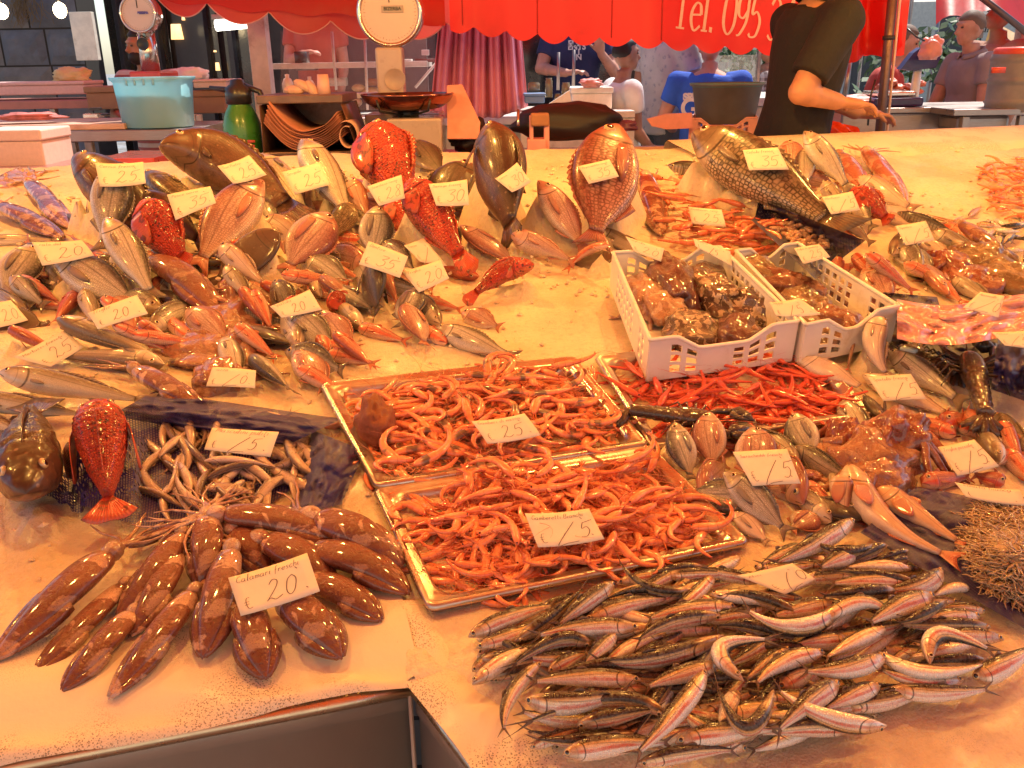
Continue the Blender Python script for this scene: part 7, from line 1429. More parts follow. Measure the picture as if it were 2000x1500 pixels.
    def tubthing(px, py, r0, r1, h, Y, m_, mi_, lab, name='plastic_tub', nub=True):
        p = at(px, py, Y); s_ = Y / FPX; o = empty(name, p, lab, 'tub'); wp = o.location.copy(); MB().lathe([(0, 0), (r0 * s_, 0), (r0 * s_ * 1.03, .004), (r1 * s_ * .97, (h - 6) * s_), (r1 * s_ * 1.04, (h - 5) * s_), (r1 * s_ * 1.05, h * s_), (r1 * s_ * .97, h * s_), (r1 * s_ * .94, (h - 8) * s_), (r0 * s_ * .97, .01), (0, .008)], (p.x, p.y, p.z), 48, sy=.85).build('tub', m_, o, wp=wp)
        MB().lathe([(r1 * s_ * .97, h * s_ * .9), (r1 * s_ * 1.05, h * s_ * .98), (r1 * s_ * 1.055, h * s_ * 1.0), (r1 * s_ * .96, h * s_ * 1.002)], (p.x, p.y, p.z), 48, sy=.85).build('rim', mi_, o, wp=wp); return o
    tubthing(1416, 240, 52, 66, 72, 4.95, mat('grey_tub_plastic', (.12, .12, .13), .45), mat('green_grey_rim', (.09, .20, .19), .4), 'grey plastic tub with a greenish rim behind the seller')
    g = N('pale_blue_tub_plastic'); o = g.obj(); sep = g.n('SeparateXYZ'); g.l(o, sep.inputs[0]); c_ = g.mix(g.step(g.noise(o, 8, 3), .3, .7), (.42, .82, .92), (.52, .86, .93)); g.set(c_, .3, 0, .4, .2); tw = g.n('BsdfTranslucent'); g.l(c_, tw.inputs[0]); mx = g.n('MixShader'); mx.inputs[0].default_value = .5; g.l(g.b.outputs[0], mx.inputs[1]); g.l(tw.outputs[0], mx.inputs[2]); g.l(mx.outputs[0], g.t.nodes['Material Output'].inputs[0])
    bt_ = tubthing(311, 247, 62, 73, 88, 5.0, g.m, g.m, 'pale blue translucent tub half full of water on the left table'); p = bt_.location; wm = N('tub_water'); wm.set((.12, .34, .36), .05, 0, coat=1.0)
    MB().lathe([(0, .17), (68 * 5 / FPX * .95, .17)], (p.x, p.y, p.z), 40, sy=.85).build('water', wm.m, bt_, wp=p.copy()); 
    for k in range(4): a = -PI / 2 + (-.35 + k * .22); q = Vector((p.x + math.cos(a) * 74 * 5 / FPX, p.y + math.sin(a) * 74 * 5 / FPX * .86, p.z + 84 * 5 / FPX)); mb = MB(); mb.box(q - Vector((0, 0, .012)), (.012, .006, .03)); mb.build('drip', g.m, bt_, wp=p.copy())
    o = MB(); a_ = [(1262, 232), (1300, 222), (1350, 220), (1352, 250), (1300, 252), (1272, 246)]; o.add([at(x, y, 4.7) for x, y in a_], [(0, 1, 2, 3, 4, 5)]); o = o.build('pink_board', pk, smooth=False, wp=at(1300, 240, 4.7)); o.modifiers.new('s', 'SOLIDIFY').thickness = .02; tag(o, 'pink blade shaped board standing before the blue shirted man', 'board')
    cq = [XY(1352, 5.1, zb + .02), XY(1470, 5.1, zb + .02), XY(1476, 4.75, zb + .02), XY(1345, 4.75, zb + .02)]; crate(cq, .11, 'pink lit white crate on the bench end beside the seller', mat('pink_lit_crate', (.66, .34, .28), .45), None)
    lump(1432, 222, 26, 12, 4.9, .06, 'crumpled reddish bag in the pink lit crate', mat('pink_plastic', (.7, .3, .26), .4), 'plastic_bag', 'plastic bag', 5, .4)
    # red bag and tray right of the seller
    g = N('orange_plastic_film'); n_ = g.noise(g.obj(), 8, 4, .6, 1.5); g.bump(n_, .8, .02); rb_ = g.set((.75, .10, .03), .25, 0, .5, .1); P = []
    for i in range(21): P.append([at(1612 + 100 * i / 20, 290 - 52 * (j / 8) * (1 - .5 * abs(i / 20 - .35)), 4.35) + Vector((0, .06 * math.sin(i * .9 + j * .7) + .3 * j / 8, 0)) for j in range(9)])
    o = MB().grid(P).build('plastic_bag', rb_, wp=at(1660, 270, 4.4)); tag(o, 'shiny orange red plastic bag below the hand of the seller', 'plastic bag')
    # ---- left tables
    zt = at(200, 252, 4.95).z; lt = empty('side_table', XY(180, 5.2, 0), 'steel side table at the left with a chopping board and the blue tub', 'table'); wp = lt.location.copy(); x0, x1 = XY(-200, 4.9, zt).x, XY(386, 4.9, zt).x; slab('table_top', (x0, 4.82, zt - .055), (x1, 5.55, zt), steel, lt, wp, .004)
    for px in (185, 215, 380): c = XY(px, 4.95, .5); slab('leg', (c.x - .02, 4.9, 0), (c.x + .02, 4.94, zt - .06), steel, lt, wp)
    a_, b_ = XY(-160, 4.9, zt).x, XY(250, 4.9, zt).x; slab('chopping_board', (a_, 4.86, zt + .002), (b_, 5.45, zt + .032), mat('cream_chopping_board', (.66, .42, .30), .6, dirt=(.5, .2, .14), dscale=4), label='long cream chopping board on the left table', cat='chopping board')
    lump(55, 228, 58, 7, 5.0, .08, 'reddish cloth and fish scraps on the chopping board', mat('red_rag', (.55, .16, .14), .7, var=.4), 'cloth', 'cloth', 12, .5)
    kn = empty('knife', at(185, 220, 5.0), 'broad knife with a dark handle lying on the chopping board', 'knife'); wk = kn.location.copy(); slab('blade', tuple(at(162, 231, 5.0)), tuple(at(190, 222, 5.0) + Vector((0, .08, 0))), m_steel('chrome_ring'), kn, wk); slab('handle', tuple(at(174, 216, 5.02)), tuple(at(195, 210, 5.02) + Vector((0, .03, 0))), black, kn, wk)
    lump(206, 224, 9, 3, 4.95, .02, 'small dark lid on the chopping board', black, 'lid', 'lid', 2, .1)
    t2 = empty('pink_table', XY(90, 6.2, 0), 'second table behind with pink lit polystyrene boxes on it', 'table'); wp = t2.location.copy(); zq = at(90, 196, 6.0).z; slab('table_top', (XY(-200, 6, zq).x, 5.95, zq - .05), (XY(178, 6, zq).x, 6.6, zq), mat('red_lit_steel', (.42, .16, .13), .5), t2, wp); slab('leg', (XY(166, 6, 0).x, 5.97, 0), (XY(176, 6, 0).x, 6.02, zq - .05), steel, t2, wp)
    def pbox(x0, y0, x1, y1, Y, dy, m_, lab, lid=True):
        a, b = at(x0, y1, Y), at(x1, y0, Y); r_ = empty('foam_box', ((a.x + b.x) / 2, Y, a.z), lab, 'box'); w_ = r_.location.copy(); slab('box_body', (a.x, Y, a.z), (b.x, Y + dy, a.z + (b.z - a.z) * .72), m_, r_, w_, .008); slab('lid', (a.x - .008, Y - .008, a.z + (b.z - a.z) * .725), (b.x + .008, Y + dy, b.z), m_, r_, w_, .008)
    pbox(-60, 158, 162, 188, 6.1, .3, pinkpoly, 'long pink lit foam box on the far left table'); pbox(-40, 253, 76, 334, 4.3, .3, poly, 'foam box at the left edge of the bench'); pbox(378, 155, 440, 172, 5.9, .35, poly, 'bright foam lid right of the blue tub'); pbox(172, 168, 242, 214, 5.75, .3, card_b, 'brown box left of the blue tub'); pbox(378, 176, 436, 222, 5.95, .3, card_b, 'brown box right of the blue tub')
    for px in (433, 440): c = XY(px, 5.95, .5)
    slab('white_trestle', (XY(432, 5.95, 0).x, 5.9, 0), (XY(440, 5.95, 0).x, 5.95, at(436, 222, 5.95).z), wood, label='white trestle leg right of the brown box', cat='trestle'); slab('trestle_board', (XY(385, 5.95, 0).x, 5.9, at(400, 244, 5.95).z), (XY(431, 5.95, 0).x, 5.95, at(400, 222, 5.95).z), wood, label='white board under the brown box right of the tub', cat='board')
    lump(140, 150, 32, 16, 6.3, .1, 'crumpled yellowish paper on the far left boxes', mat('yellow_paper', (.70, .50, .24), .8), 'paper', 'paper', 21, .4); lump(368, 147, 34, 14, 6.2, .1, 'bright white cloth behind the blue tub', mat('white_cloth', (.80, .76, .74), .8), 'cloth', 'cloth', 22, .3)
    o = slab('red_tray', (XY(222, 4.2, zb).x, 4.02, zb + .004), (XY(332, 4.2, zb).x, 4.4, zb + .05), mat('red_tray_plastic', (.62, .08, .05), .3, coat=.5), label='red plastic tray on the bench between the two groupers', cat='tray')
    # ---- middle distance: boxes, jars, meat, glass counter
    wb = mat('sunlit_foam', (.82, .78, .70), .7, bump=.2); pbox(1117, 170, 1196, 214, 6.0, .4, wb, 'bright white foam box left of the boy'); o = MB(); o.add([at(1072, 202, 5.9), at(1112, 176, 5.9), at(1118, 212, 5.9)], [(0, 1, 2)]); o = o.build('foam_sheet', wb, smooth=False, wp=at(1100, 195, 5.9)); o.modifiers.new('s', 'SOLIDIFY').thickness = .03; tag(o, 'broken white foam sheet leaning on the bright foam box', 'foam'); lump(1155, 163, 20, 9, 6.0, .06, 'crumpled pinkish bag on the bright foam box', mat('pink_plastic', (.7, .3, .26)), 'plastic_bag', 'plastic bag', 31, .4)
    tb = empty('market_table', XY(1150, 6.3, 0), 'table behind the black bag holding the foam box and jars', 'table'); wp = tb.location.copy(); zz = at(1150, 214, 6.1).z; slab('table_top', (XY(1020, 6, 0).x, 5.85, zz - .04), (XY(1225, 6, 0).x, 6.7, zz), wood, tb, wp); slab('front_panel', (XY(1020, 6, 0).x, 5.86, .1), (XY(1225, 6, 0).x, 5.9, zz - .045), wood, tb, wp)
    pbox(1025, 182, 1064, 202, 6.0, .2, mat('blue_print_box', (.12, .22, .42), .5), 'blue and white carton left of the bright foam box')
    for k, (px, py, w_, h_) in enumerate(((1072, 190, 14, 34), (1105, 190, 16, 26), (1043, 176, 22, 14), (1090, 205, 14, 20))):
        p = at(px, py, 6.2); s_ = 6.2 / FPX; o = MB().lathe([(0, 0), (w_ / 2 * s_, 0), (w_ / 2 * s_, h_ * s_ * .85), (w_ * .4 * s_, h_ * s_ * .9), (w_ * .45 * s_, h_ * s_), (0, h_ * s_)], n=16).build('jar', mat('olive_jar_glass', (.22, .19, .10), .15, coat=.7)); o.location = p; tag(o, ('tall olive jar behind the black bag', 'jar beside the foam sheet', 'low wide jar behind the carton', 'small jar in front of the foam sheet')[k], 'jar')
    for px, y0, y1 in ((1091, 102, 176), (1121, 97, 170)): a_, b_ = at(px, y0, 6.5), at(px - 1, y1, 6.5); o = MB().tube([a_, b_], .011, 8).build('steel_rod', steel, wp=b_); tag(o, 'steel rod in front of the navy shirt, %s one' % ('left' if px < 1100 else 'right'), 'rod')
    meat = mat('raw_meat', (.60, .16, .08), .4, coat=.4, var=.35, nscale=10); rng = random.Random(8)
    for k in range(9): lump(1300 + rng.uniform(-8, 45), 176 + rng.uniform(-16, 14), rng.uniform(10, 18), rng.uniform(6, 11), 7.2 + rng.uniform(-.2, .2), .08, 'reddish piece of meat on the counter beyond the %s' % ('patterned shirt' if k % 2 else 'blue shirt'), meat, 'meat', 'meat', 40 + k, .3)['group'] = 'meat on the far counter'
    cc = empty('butcher_counter', XY(1400, 7.4, 0), 'far white counter with glass beyond the blue shirted man', 'counter'); wp = cc.location.copy(); zz = at(1350, 190, 7.2).z; slab('counter_top', (XY(1250, 7, 0).x, 6.9, zz - .06), (XY(1630, 7, 0).x, 8.2, zz), wood, cc, wp); slab('front', (XY(1250, 7, 0).x, 6.95, .1), (XY(1630, 7, 0).x, 7.0, zz - .065), wood, cc, wp)
    for px in (1350, 1456): slab('glass_post', (XY(px - 3, 7.3, 0).x, 7.28, zz), (XY(px + 3, 7.3, 0).x, 7.33, at(1400, 100, 7.3).z), steel, cc, wp)
    gl = N('counter_glass'); gl.set((.75, .75, .6), .05, 0, alpha=.22); slab('pane', (XY(1353, 7.3, 0).x, 7.30, zz), (XY(1453, 7.3, 0).x, 7.31, at(1400, 108, 7.3).z), gl.m, cc, wp, 0)
    # bright street beyond: cream houses, white tents, greenery
    H = empty('cream_house', (2.5, 24, 0), 'sunlit cream house front far behind the market', 'building'); wp = H.location.copy(); slab('wall', (-6, 24, 0), (7.2, 25, 9), cream, H, wp, 0)
    for k in range(7):
        for z in (3.4, 6.4): x = -5 + k * 1.8; slab('window', (x, 23.94, z), (x + .9, 23.985, z + 1.5), mat('shutter_green', (.07, .12, .08), .6), H, wp, .01); slab('window_sill', (x - .08, 23.8, z - .1), (x + .98, 23.95, z - .02), wood, H, wp, .01)
    H2 = empty('ochre_house', (12, 22, 0), 'sunlit pale house front far behind at the right', 'building'); wp = H2.location.copy(); slab('wall', (7.3, 22, 0), (20, 23, 10), mat('pale_render', (.66, .60, .50), .85, dirt=(.45, .38, .3), dscale=.6), H2, wp, 0)
    for k in range(6):
        for z in (.2, 3.6, 6.8): x = 8 + k * 1.9; slab('window', (x, 21.94, z), (x + 1.0, 21.985, z + (2.2 if z < 1 else 1.6)), mat('shop_dark', (.06, .05, .05), .4), H2, wp, .01)
    tent = awning_cloth('white_tent_cloth', (.85, .82, .76)); tent.node_tree.nodes
    for k, (x, y, w_, lab) in enumerate(((3.3, 11.5, 2.2, 'white market tent beyond the plaid shirt'), (5.6, 10.8, 2.4, 'white market tent behind the hanging red tarpaulin'), (1.9, 13.5, 2.0, 'farthest white market tent in the middle'), (8.4, 12.0, 2.6, 'white market tent behind the barrel'))):
        r_ = empty('market_tent', (x, y, 0), lab, 'tent'); wp = r_.location.copy(); P = []
        MB().add([(x - w_ / 2, y - 1, 2.05), (x + w_ / 2, y - 1, 2.05), (x + w_ / 2, y + 1, 2.05), (x - w_ / 2, y + 1, 2.05), (x, y, 2.8)], [(0, 1, 4), (1, 2, 4), (2, 3, 4), (3, 0, 4)]).build('canopy', tent, r_, smooth=False, wp=wp); MB().grid([[(x - w_ / 2, y - 1.001, 2.05), (x - w_ / 2, y - 1.001, 1.82)], [(x + w_ / 2, y - 1.001, 2.05), (x + w_ / 2, y - 1.001, 1.82)]]).build('valance', tent, r_, wp=wp)
        for sx in (-1, 1):
            for sy in (-1, 1): MB().tube([(x + sx * w_ / 2, y + sy, 0), (x + sx * w_ / 2, y + sy, 2.05)], .02, 8).build('leg', steel, r_, wp=wp)
    lf = mat('leaf_green', (.06, .13, .03), .5, coat=.3, var=.4); rng = random.Random(9)
    for (px, py, Y, n, sp, lab) in ((1450, 98, 8.6, 260, .22, 'leafy green plant beyond the blue shirted man'), (1785, 112, 8.5, 300, .28, 'green plant behind the blue electronic scale'), (2, 380, 3.0, 40, .03, 'sprig of parsley at the left edge of the ice')):
        c = at(px, py, Y); mb = MB()
        for k in range(n):
            p = c + Vector((rng.gauss(0, sp), rng.gauss(0, sp * .5), rng.gauss(0, sp * .5))); a = Vector((rng.uniform(-1, 1), rng.uniform(-1, 1), rng.uniform(-1, 1))).normalized(); b = a.orthogonal().normalized(); s_ = sp * .22; mb.add([p - a * s_, p + b * s_ * .5, p + a * s_, p - b * s_ * .5], [(0, 1, 2, 3)])
        if Y > 5: mb.tube([Vector((c.x, c.y, 0)), c], .02, 6)
        tag(mb.build('green_plant' if Y > 5 else 'parsley', lf, smooth=False, wp=c), lab, 'plant' if Y > 5 else 'parsley')
    fr = mat('orange_fruit', (.75, .30, .04), .5)
    # ---- right: steel counter with electronic scale
    zc = at(1750, 210, 5.6).z; rc = empty('side_counter', XY(1745, 5.8, 0), 'steel counter with a blue electronic scale at the right', 'counter'); wp = rc.location.copy(); slab('counter_top', (XY(1605, 5.6, 0).x, 5.55, zc - .03), (XY(1806, 5.6, 0).x, 6.4, zc), steel, rc, wp); slab('front_panel', (XY(1610, 5.6, 0).x, 5.6, .15), (XY(1802, 5.6, 0).x, 5.64, zc - .035), m_steel('grey_counter_front', (.45, .38, .36), .4), rc, wp)
    es = empty('electronic_scale', XY(1760, 5.7, zc), 'blue electronic market scale on a white column with a steel tray', 'scale'); wp = es.location.copy(); db = mat('dark_blue_plastic', (.03, .025, .13), .35, coat=.3); a_, b_ = at(1708, 206, 5.6), at(1806, 190, 5.6); slab('base', (a_.x, 5.6, zc + .004), (b_.x, 5.9, b_.z), db, es, wp, .012); slab('weighing_tray', (a_.x + .02, 5.62, b_.z + .004), (b_.x - .04, 5.88, b_.z + .035), m_steel('chrome_ring'), es, wp, .01)
    wcol = mat('white_scale_plastic', (.78, .70, .64), .4); mb = MB(); p, q = at(1783, 200, 5.85), at(1793, 134, 5.85); mb.tube([p, q], [.045, .036], 16, flat=.6); mb.build('column', wcol, es, wp=wp); h0_, h1_ = at(1757, 135, 5.8), at(1838, 92, 5.8)
    mb = MB(); mb.grid([[Vector((h0_.x + (h1_.x - h0_.x) * a, 5.78 + dy, z)) for a, z in ((0, h0_.z), (.15, h0_.z + .05), (.28, h1_.z - .03), (.45, h1_.z), (.9, h1_.z - .03), (1.0, h0_.z + .07), (.9, h0_.z + .005), (.3, h0_.z - .01))] for dy in (0, .07)], cv=True, cap0=True, cap1=True); mb.build('display_head', db, es, smooth=False, wp=wp); a_, b_ = at(1795, 114, 5.77), at(1814, 104, 5.77); slab('display', (a_.x, 5.77, a_.z), (b_.x, 5.777, b_.z), mat('grey_display', (.18, .2, .2), .3), es, wp, 0); a_, b_ = at(1779, 195, 5.8), at(1787, 187, 5.8); slab('green_sticker', (a_.x, 5.79, a_.z), (b_.x, 5.796, b_.z), mat('green_sticker', (.05, .3, .05), .5), es, wp, 0)
    lump(1818, 97, 20, 22, 5.68, .05, 'pinkish plastic bag hanging over the display of the blue scale', pk, 'plastic_bag', 'plastic bag', 51, .35)
    for k in range(7): lump(1725 + rng.uniform(-5, 75), 170 + rng.uniform(-10, 10), rng.uniform(8, 16), rng.uniform(5, 8), 6.2, .06, 'heap of reddish meat behind the blue electronic scale', meat, 'meat', 'meat', 60 + k, .35)['group'] = 'meat behind the blue scale'
    lump(1660, 195, 48, 9, 5.75, .1, 'pink plastic sheets on the steel counter beside the seller', pk, 'plastic_bag', 'plastic bag', 71, .3)
    a_ = at(1662, 110, 5.5); b_ = at(1646, 205, 5.5); tag(MB().tube([a_, b_], .014, 8).build('steel_rod', steel, wp=b_), 'slanting steel rod right of the seller', 'rod')
    mb = MB(); mb.tube([at(1772, 56, 5.6), at(1790, 72, 5.6), at(1806, 80, 5.6)], .005, 6); mb.tube([at(1710, 155, 4.7), at(1700, 190, 4.7), at(1695, 245, 4.7)], .005, 6); tag(mb.build('black_cable', black, wp=at(1772, 60, 5.6)), 'thin black cable hanging by the awning pole', 'cable')
    # steel table with the barrel
    zt = at(1925, 212, 5.3).z; tt = empty('steel_table', XY(1930, 5.6, 0), 'steel table with a sink under the grey barrel at the right', 'table'); wp = tt.location.copy(); x0, x1 = XY(1856, 5.3, zt).x, XY(2120, 5.3, zt).x; slab('table_top', (x0, 5.25, zt - .035), (x1, 6.1, zt), steel, tt, wp); slab('sink', (x0 + .08, 5.35, zt - .13), (x0 + .38, 5.9, zt - .04), steel, tt, wp, .02)
    for px in (1852, 1958): c = XY(px, 5.3, .5); slab('leg', (c.x - .02, 5.27, 0), (c.x + .02, 5.31, zt - .04), steel, tt, wp)
    p = at(1985, 217, 5.4); s_ = 5.4 / FPX; br = empty('grey_barrel', p, 'grey ribbed plastic barrel with a red lid and clamp', 'barrel'); wp = br.location.copy(); pr_ = [(0, 0)] + [((56 + (3 if (k // 1) % 9 in (4,) else 0)) * s_ * (1 if k > 1 else .93), k * 100 / 24 * s_) for k in range(25)] + [(50 * s_, 103 * s_), (50 * s_, 106 * s_)]
    MB().lathe(pr_, tuple(p), 36).build('barrel_body', mat('grey_barrel_plastic', (.22, .20, .20), .45), br, wp=wp); MB().lathe([(51 * s_, 96 * s_), (54 * s_, 99 * s_), (54 * s_, 110 * s_), (48 * s_, 113 * s_), (0, 114 * s_)], tuple(p), 36).build('lid', mat('red_lid_plastic', (.65, .09, .05), .4), br, wp=wp); q = at(1950, 137, 5.1); mb = MB(); mb.box(q, (.07, .02, .03)); mb.build('clamp', mat('red_lid_plastic'  , (.65, .09, .05), .4), br, wp=wp)
    # sign, umbrella, posts at the upper right
    a_, b_ = at(1873, 75, 8.5), at(1926, 33, 8.5); sg = slab('shop_sign', (a_.x, 8.5, a_.z), (b_.x, 8.54, b_.z), mat('beige_sign_board', (.30, .26, .20), .6), label='grey beige sign with the word Siciliani behind the tall man', cat='sign', bevel=.004); wp = Vector(sg.location); dk_ = mat('sign_black', (.03, .02, .02), .5); br_ = mat('sign_brown', (.20, .10, .05), .5)
    for txt, y, s_, m_ in (('Siciliani', 56, .10, dk_), ('PRODOTTI', 39, .055, br_), ('TIPICI', 47, .05, br_)): p = at(1900, y, 8.49); textmesh(txt, s_, m_, 'sign_lettering', sg, Matrix.Translation(Vector((p.x, 8.495, p.z)) - wp) @ FACE, shear=.2, bold=.002)
    p = at(1900, 62, 8.49); mb = MB(); mb.box((p.x, 8.494, p.z), (.2, .003, .012)); mb.build('sign_line', br_, sg, wp=wp)
    yu = awning_cloth('yellow_cloth', (.75, .48, .14)); tag(MB().add([at(1938, 40, 7.8), at(1996, 72, 7.6), at(1946, 104, 7.4), at(1912, 118, 7.6)], [(0, 1, 2, 3)]).build('yellow_parasol', yu, smooth=False, wp=at(1950, 80, 7.6)), 'yellow cloth of a parasol hanging at the upper right', 'parasol')
    c = XY(1940, 7.2, 0); slab('white_post', (c.x - .05, 7.2, 0), (c.x + .05, 7.3, at(1940, 30, 7.2).z), wood, label='white post in front of the yellow parasol', cat='post'); slab('white_beam', (at(1880, 32, 7.2).x, 7.25, at(1900, 38, 7.2).z), (at(1960, 32, 7.2).x, 7.3, at(1900, 32, 7.2).z), wood, label='white beam above the sign', cat='beam')
# ======================= people =======================
def voxel(mb, size, smooth=6):
    me = mb.mesh('tmp', []); o = bpy.data.objects.new('tmp', me); C.objects.link(o); m = o.modifiers.new('r', 'REMESH'); m.mode = 'VOXEL'; m.voxel_size = size; m.use_smooth_shade = True; s = o.modifiers.new('s', 'SMOOTH'); s.iterations = smooth; s.factor = .5
    bpy.context.view_layer.update(); r = bpy.data.meshes.new_from_object(o.evaluated_get(bpy.context.evaluated_depsgraph_get())); bpy.data.objects.remove(o); return r
def ringtube(mb, rings):
    """rings: (centre, axis x half, axis y half)"""
    P = []
    for c, a, b in rings: P.append([Vector(c) + Vector(a) * math.cos(2 * PI * k / 20) + Vector(b) * math.sin(2 * PI * k / 20) for k in range(20)])
    mb.grid(P, cv=True, cap0=True, cap1=True)
def limb(mb, pts, rs): 
    P = [Vector(p) for p in pts]; n = len(P); out = []; rr = []
    for i in range(n - 1):
        for k in range(6): t = k / 6; out.append(P[i].lerp(P[i + 1], t)); rr.append(rs[i] + (rs[i + 1] - rs[i]) * t)
    out.append(P[-1]); rr.append(rs[-1]); mb.tube(out, rr, 14)
    for i in range(1, n - 1): mb.ell(P[i], (rs[i] * 1.02,) * 3, None, 8, 12)
SKIN = {}
def person(label, pos, H, face, lean=0.0, armL=None, armR=None, shirt=None, trousers=None, hair=None, skin='tan', head_turn=0, head_tilt=0, vox=.016, long_sleeve=False, collar=None, beard=False, bald=False, sit=0, sleeve=.55, cap=None, loc_extra=None, headless=False, shoulders=1.0, belly=1.0, name='person'):
    """pos: feet (x, y, z0); face: heading in degrees (0 looks at +Y); arms: (elbow, wrist, hand dir) in body space (x right, y forward, z up), scaled by H"""
    root = empty(name, pos, label, 'person', rz=0); wp = root.location.copy(); Rf = Matrix.Rotation(R(-face), 3, 'Z'); ln = Matrix.Rotation(-lean, 3, 'X'); hip = Vector((0, 0, .52 * H)) + Vector((0, 0, -sit))
    def B(x, y, z, up=True):           # body point; z measured from the feet, upper body leans about the hip
        v = Vector((x, y, z)) * H
        if up: v = hip + ln @ (v - Vector((0, 0, .52 * H)))
        return wp + Rf @ v
    V = lambda x, y, z: Rf @ (ln @ Vector((x, y, z))) * H
    V0 = lambda x, y, z: Rf @ Vector((x, y, z)) * H
    sh = .115 * shoulders
    def torso(mb, e=0.0, z0=.50, z1=.835, k=1.0):
        prof = [(.50, .098, .068 * belly, 0), (.56, .094, .066 * belly, .002), (.62, .09, .062 * belly, .004), (.68, .098, .066, .002), (.74, .108, .068, 0), (.79, .110, .060, -.004), (.815, .085, .048, -.006), (.84, .046, .036, -.004)]
        rings = [(B(0, y, z), V((rx * shoulders + e) * k, 0, 0), V(0, ry + e, 0)) for z, rx, ry, y in prof if z0 - .001 <= z <= z1 + .001]
        ringtube(mb, rings)
    arms = {}
    for s, a in ((-1, armL), (1, armR)):
        S_ = (s * sh, -.004, .795)
        if a is None: a = ((s * (sh + .02), -.01, .63), (s * (sh + .01), .04, .48), (0, .2, -1))
        arms[s] = (S_, a[0], a[1], a[2])
    body = MB(); torso(body, -.004, .50, .84); ringtube(body, [(B(0, -.006, .80), V(.045, 0, 0), V(0, .035, 0)), (B(0, -.002, .835), V(.034, 0, 0), V(0, .034, 0)), (B(0, .004, .875), V(.032, 0, 0), V(0, .034, 0))])
    for s in (-1, 1):
        S_, E, W_, D = arms[s]; limb(body, [B(*S_), B(*E), B(*W_)], [.036 * H, .027 * H, .0185 * H]); limb(body, [B(*E), B(*[(E[i] + (W_[i] - E[i]) * .3) for i in range(3)])], [.026 * H, .027 * H])
    kn = {}
    for s in (-1, 1):
        hp = B(s * .052, 0, .50); 
        if sit: k_ = wp + Rf @ Vector((s * .07 * H, .24 * H, hip.z - .03)); an = wp + Rf @ Vector((s * .07 * H, .22 * H, .04 * H))
        else: k_ = wp + Rf @ Vector((s * .055 * H, .01 * H, .28 * H)); an = wp + Rf @ Vector((s * .06 * H, -.01 * H, .045 * H))
        kn[s] = (hp, k_, an); limb(body, [hp, k_, an], [.052 * H, .033 * H, .021 * H]); body.ell(an + V0(0, .045, -.02), (.028 * H, .07 * H, .022 * H), Matrix.Rotation(R(-face), 3, 'Z'), 8, 12)
    # hands: palm, four fingers, thumb
    for s in (-1, 1):
        S_, E, W_, D = arms[s]; w0 = B(*W_); d = (Rf @ (ln @ Vector(D))).normalized(); fore = (w0 - B(*E)).normalized(); d = (fore * .4 + d).normalized(); up = Vector((0, 0, 1)); sd = d.cross(up); sd = sd.normalized() if sd.length > .1 else Rf @ Vector((1, 0, 0)); nn = sd.cross(d).normalized(); L = .108 * H
        ringtube(body, [(w0, sd * .018 * H, nn * .013 * H), (w0 + d * L * .25, sd * .023 * H, nn * .013 * H), (w0 + d * L * .5, sd * .024 * H, nn * .011 * H)])
        for k in range(4):
            o_ = (k - 1.5) * .0125 * H; p0 = w0 + d * L * .45 + sd * o_; fl = (.26, .31, .29, .22)[k] * L; c1 = d * .85 - nn * .5; c2 = d * .35 - nn * .95; limb(body, [p0, p0 + d * fl * .9, p0 + d * fl * .9 + c1 * fl * .7, p0 + d * fl * .9 + c1 * fl * .7 + c2 * fl * .5], [.0062 * H, .0058 * H, .0052 * H, .0042 * H])
        th = w0 + d * L * .15 + sd * s * -.018 * H; limb(body, [th, th + (d * .7 - sd * s * .7).normalized() * L * .25, th + (d * .9 - sd * s * .6 - nn * .4).normalized() * L * .45], [.0085 * H, .007 * H, .005 * H])
    # head
    hc = B(0, .012, .935); Rh = Rf @ ln @ Matrix.Rotation(R(-head_turn), 3, 'Z') @ Matrix.Rotation(-R(head_tilt), 3, 'X'); hd = lambda x, y, z: hc + Rh @ Vector((x, y, z)) * H
    if not headless:
        body.ell(hd(0, -.004, .006), (.043 * H, .052 * H, .058 * H), Rh, 12, 18); body.ell(hd(0, .016, -.028), (.033 * H, .036 * H, .036 * H), Rh, 10, 14); body.ell(hd(0, .034, -.05), (.016 * H, .014 * H, .013 * H), Rh, 8, 10)
        P = [hd(0, .046, .012), hd(0, .055, -.004), hd(0, .062, -.014), hd(0, .052, -.020)]; body.tube(P, [.005 * H, .007 * H, .0095 * H, .006 * H], 8); body.ell(hd(0, .045, .020), (.030 * H, .009 * H, .006 * H), Rh, 6, 10); body.ell(hd(0, .047, -.034), (.014 * H, .007 * H, .006 * H), Rh, 6, 10)
        for s in (-1, 1): body.ell(hd(s * .044, -.004, -.004), (.006 * H, .012 * H, .018 * H), Rh, 8, 10)
    me = voxel(body, vox * .62, 3); me.materials.clear(); me.materials.append(SKIN[skin]); me.transform(Matrix.Translation(-wp)); o = bpy.data.objects.new('body', me); C.objects.link(o); o.parent = root
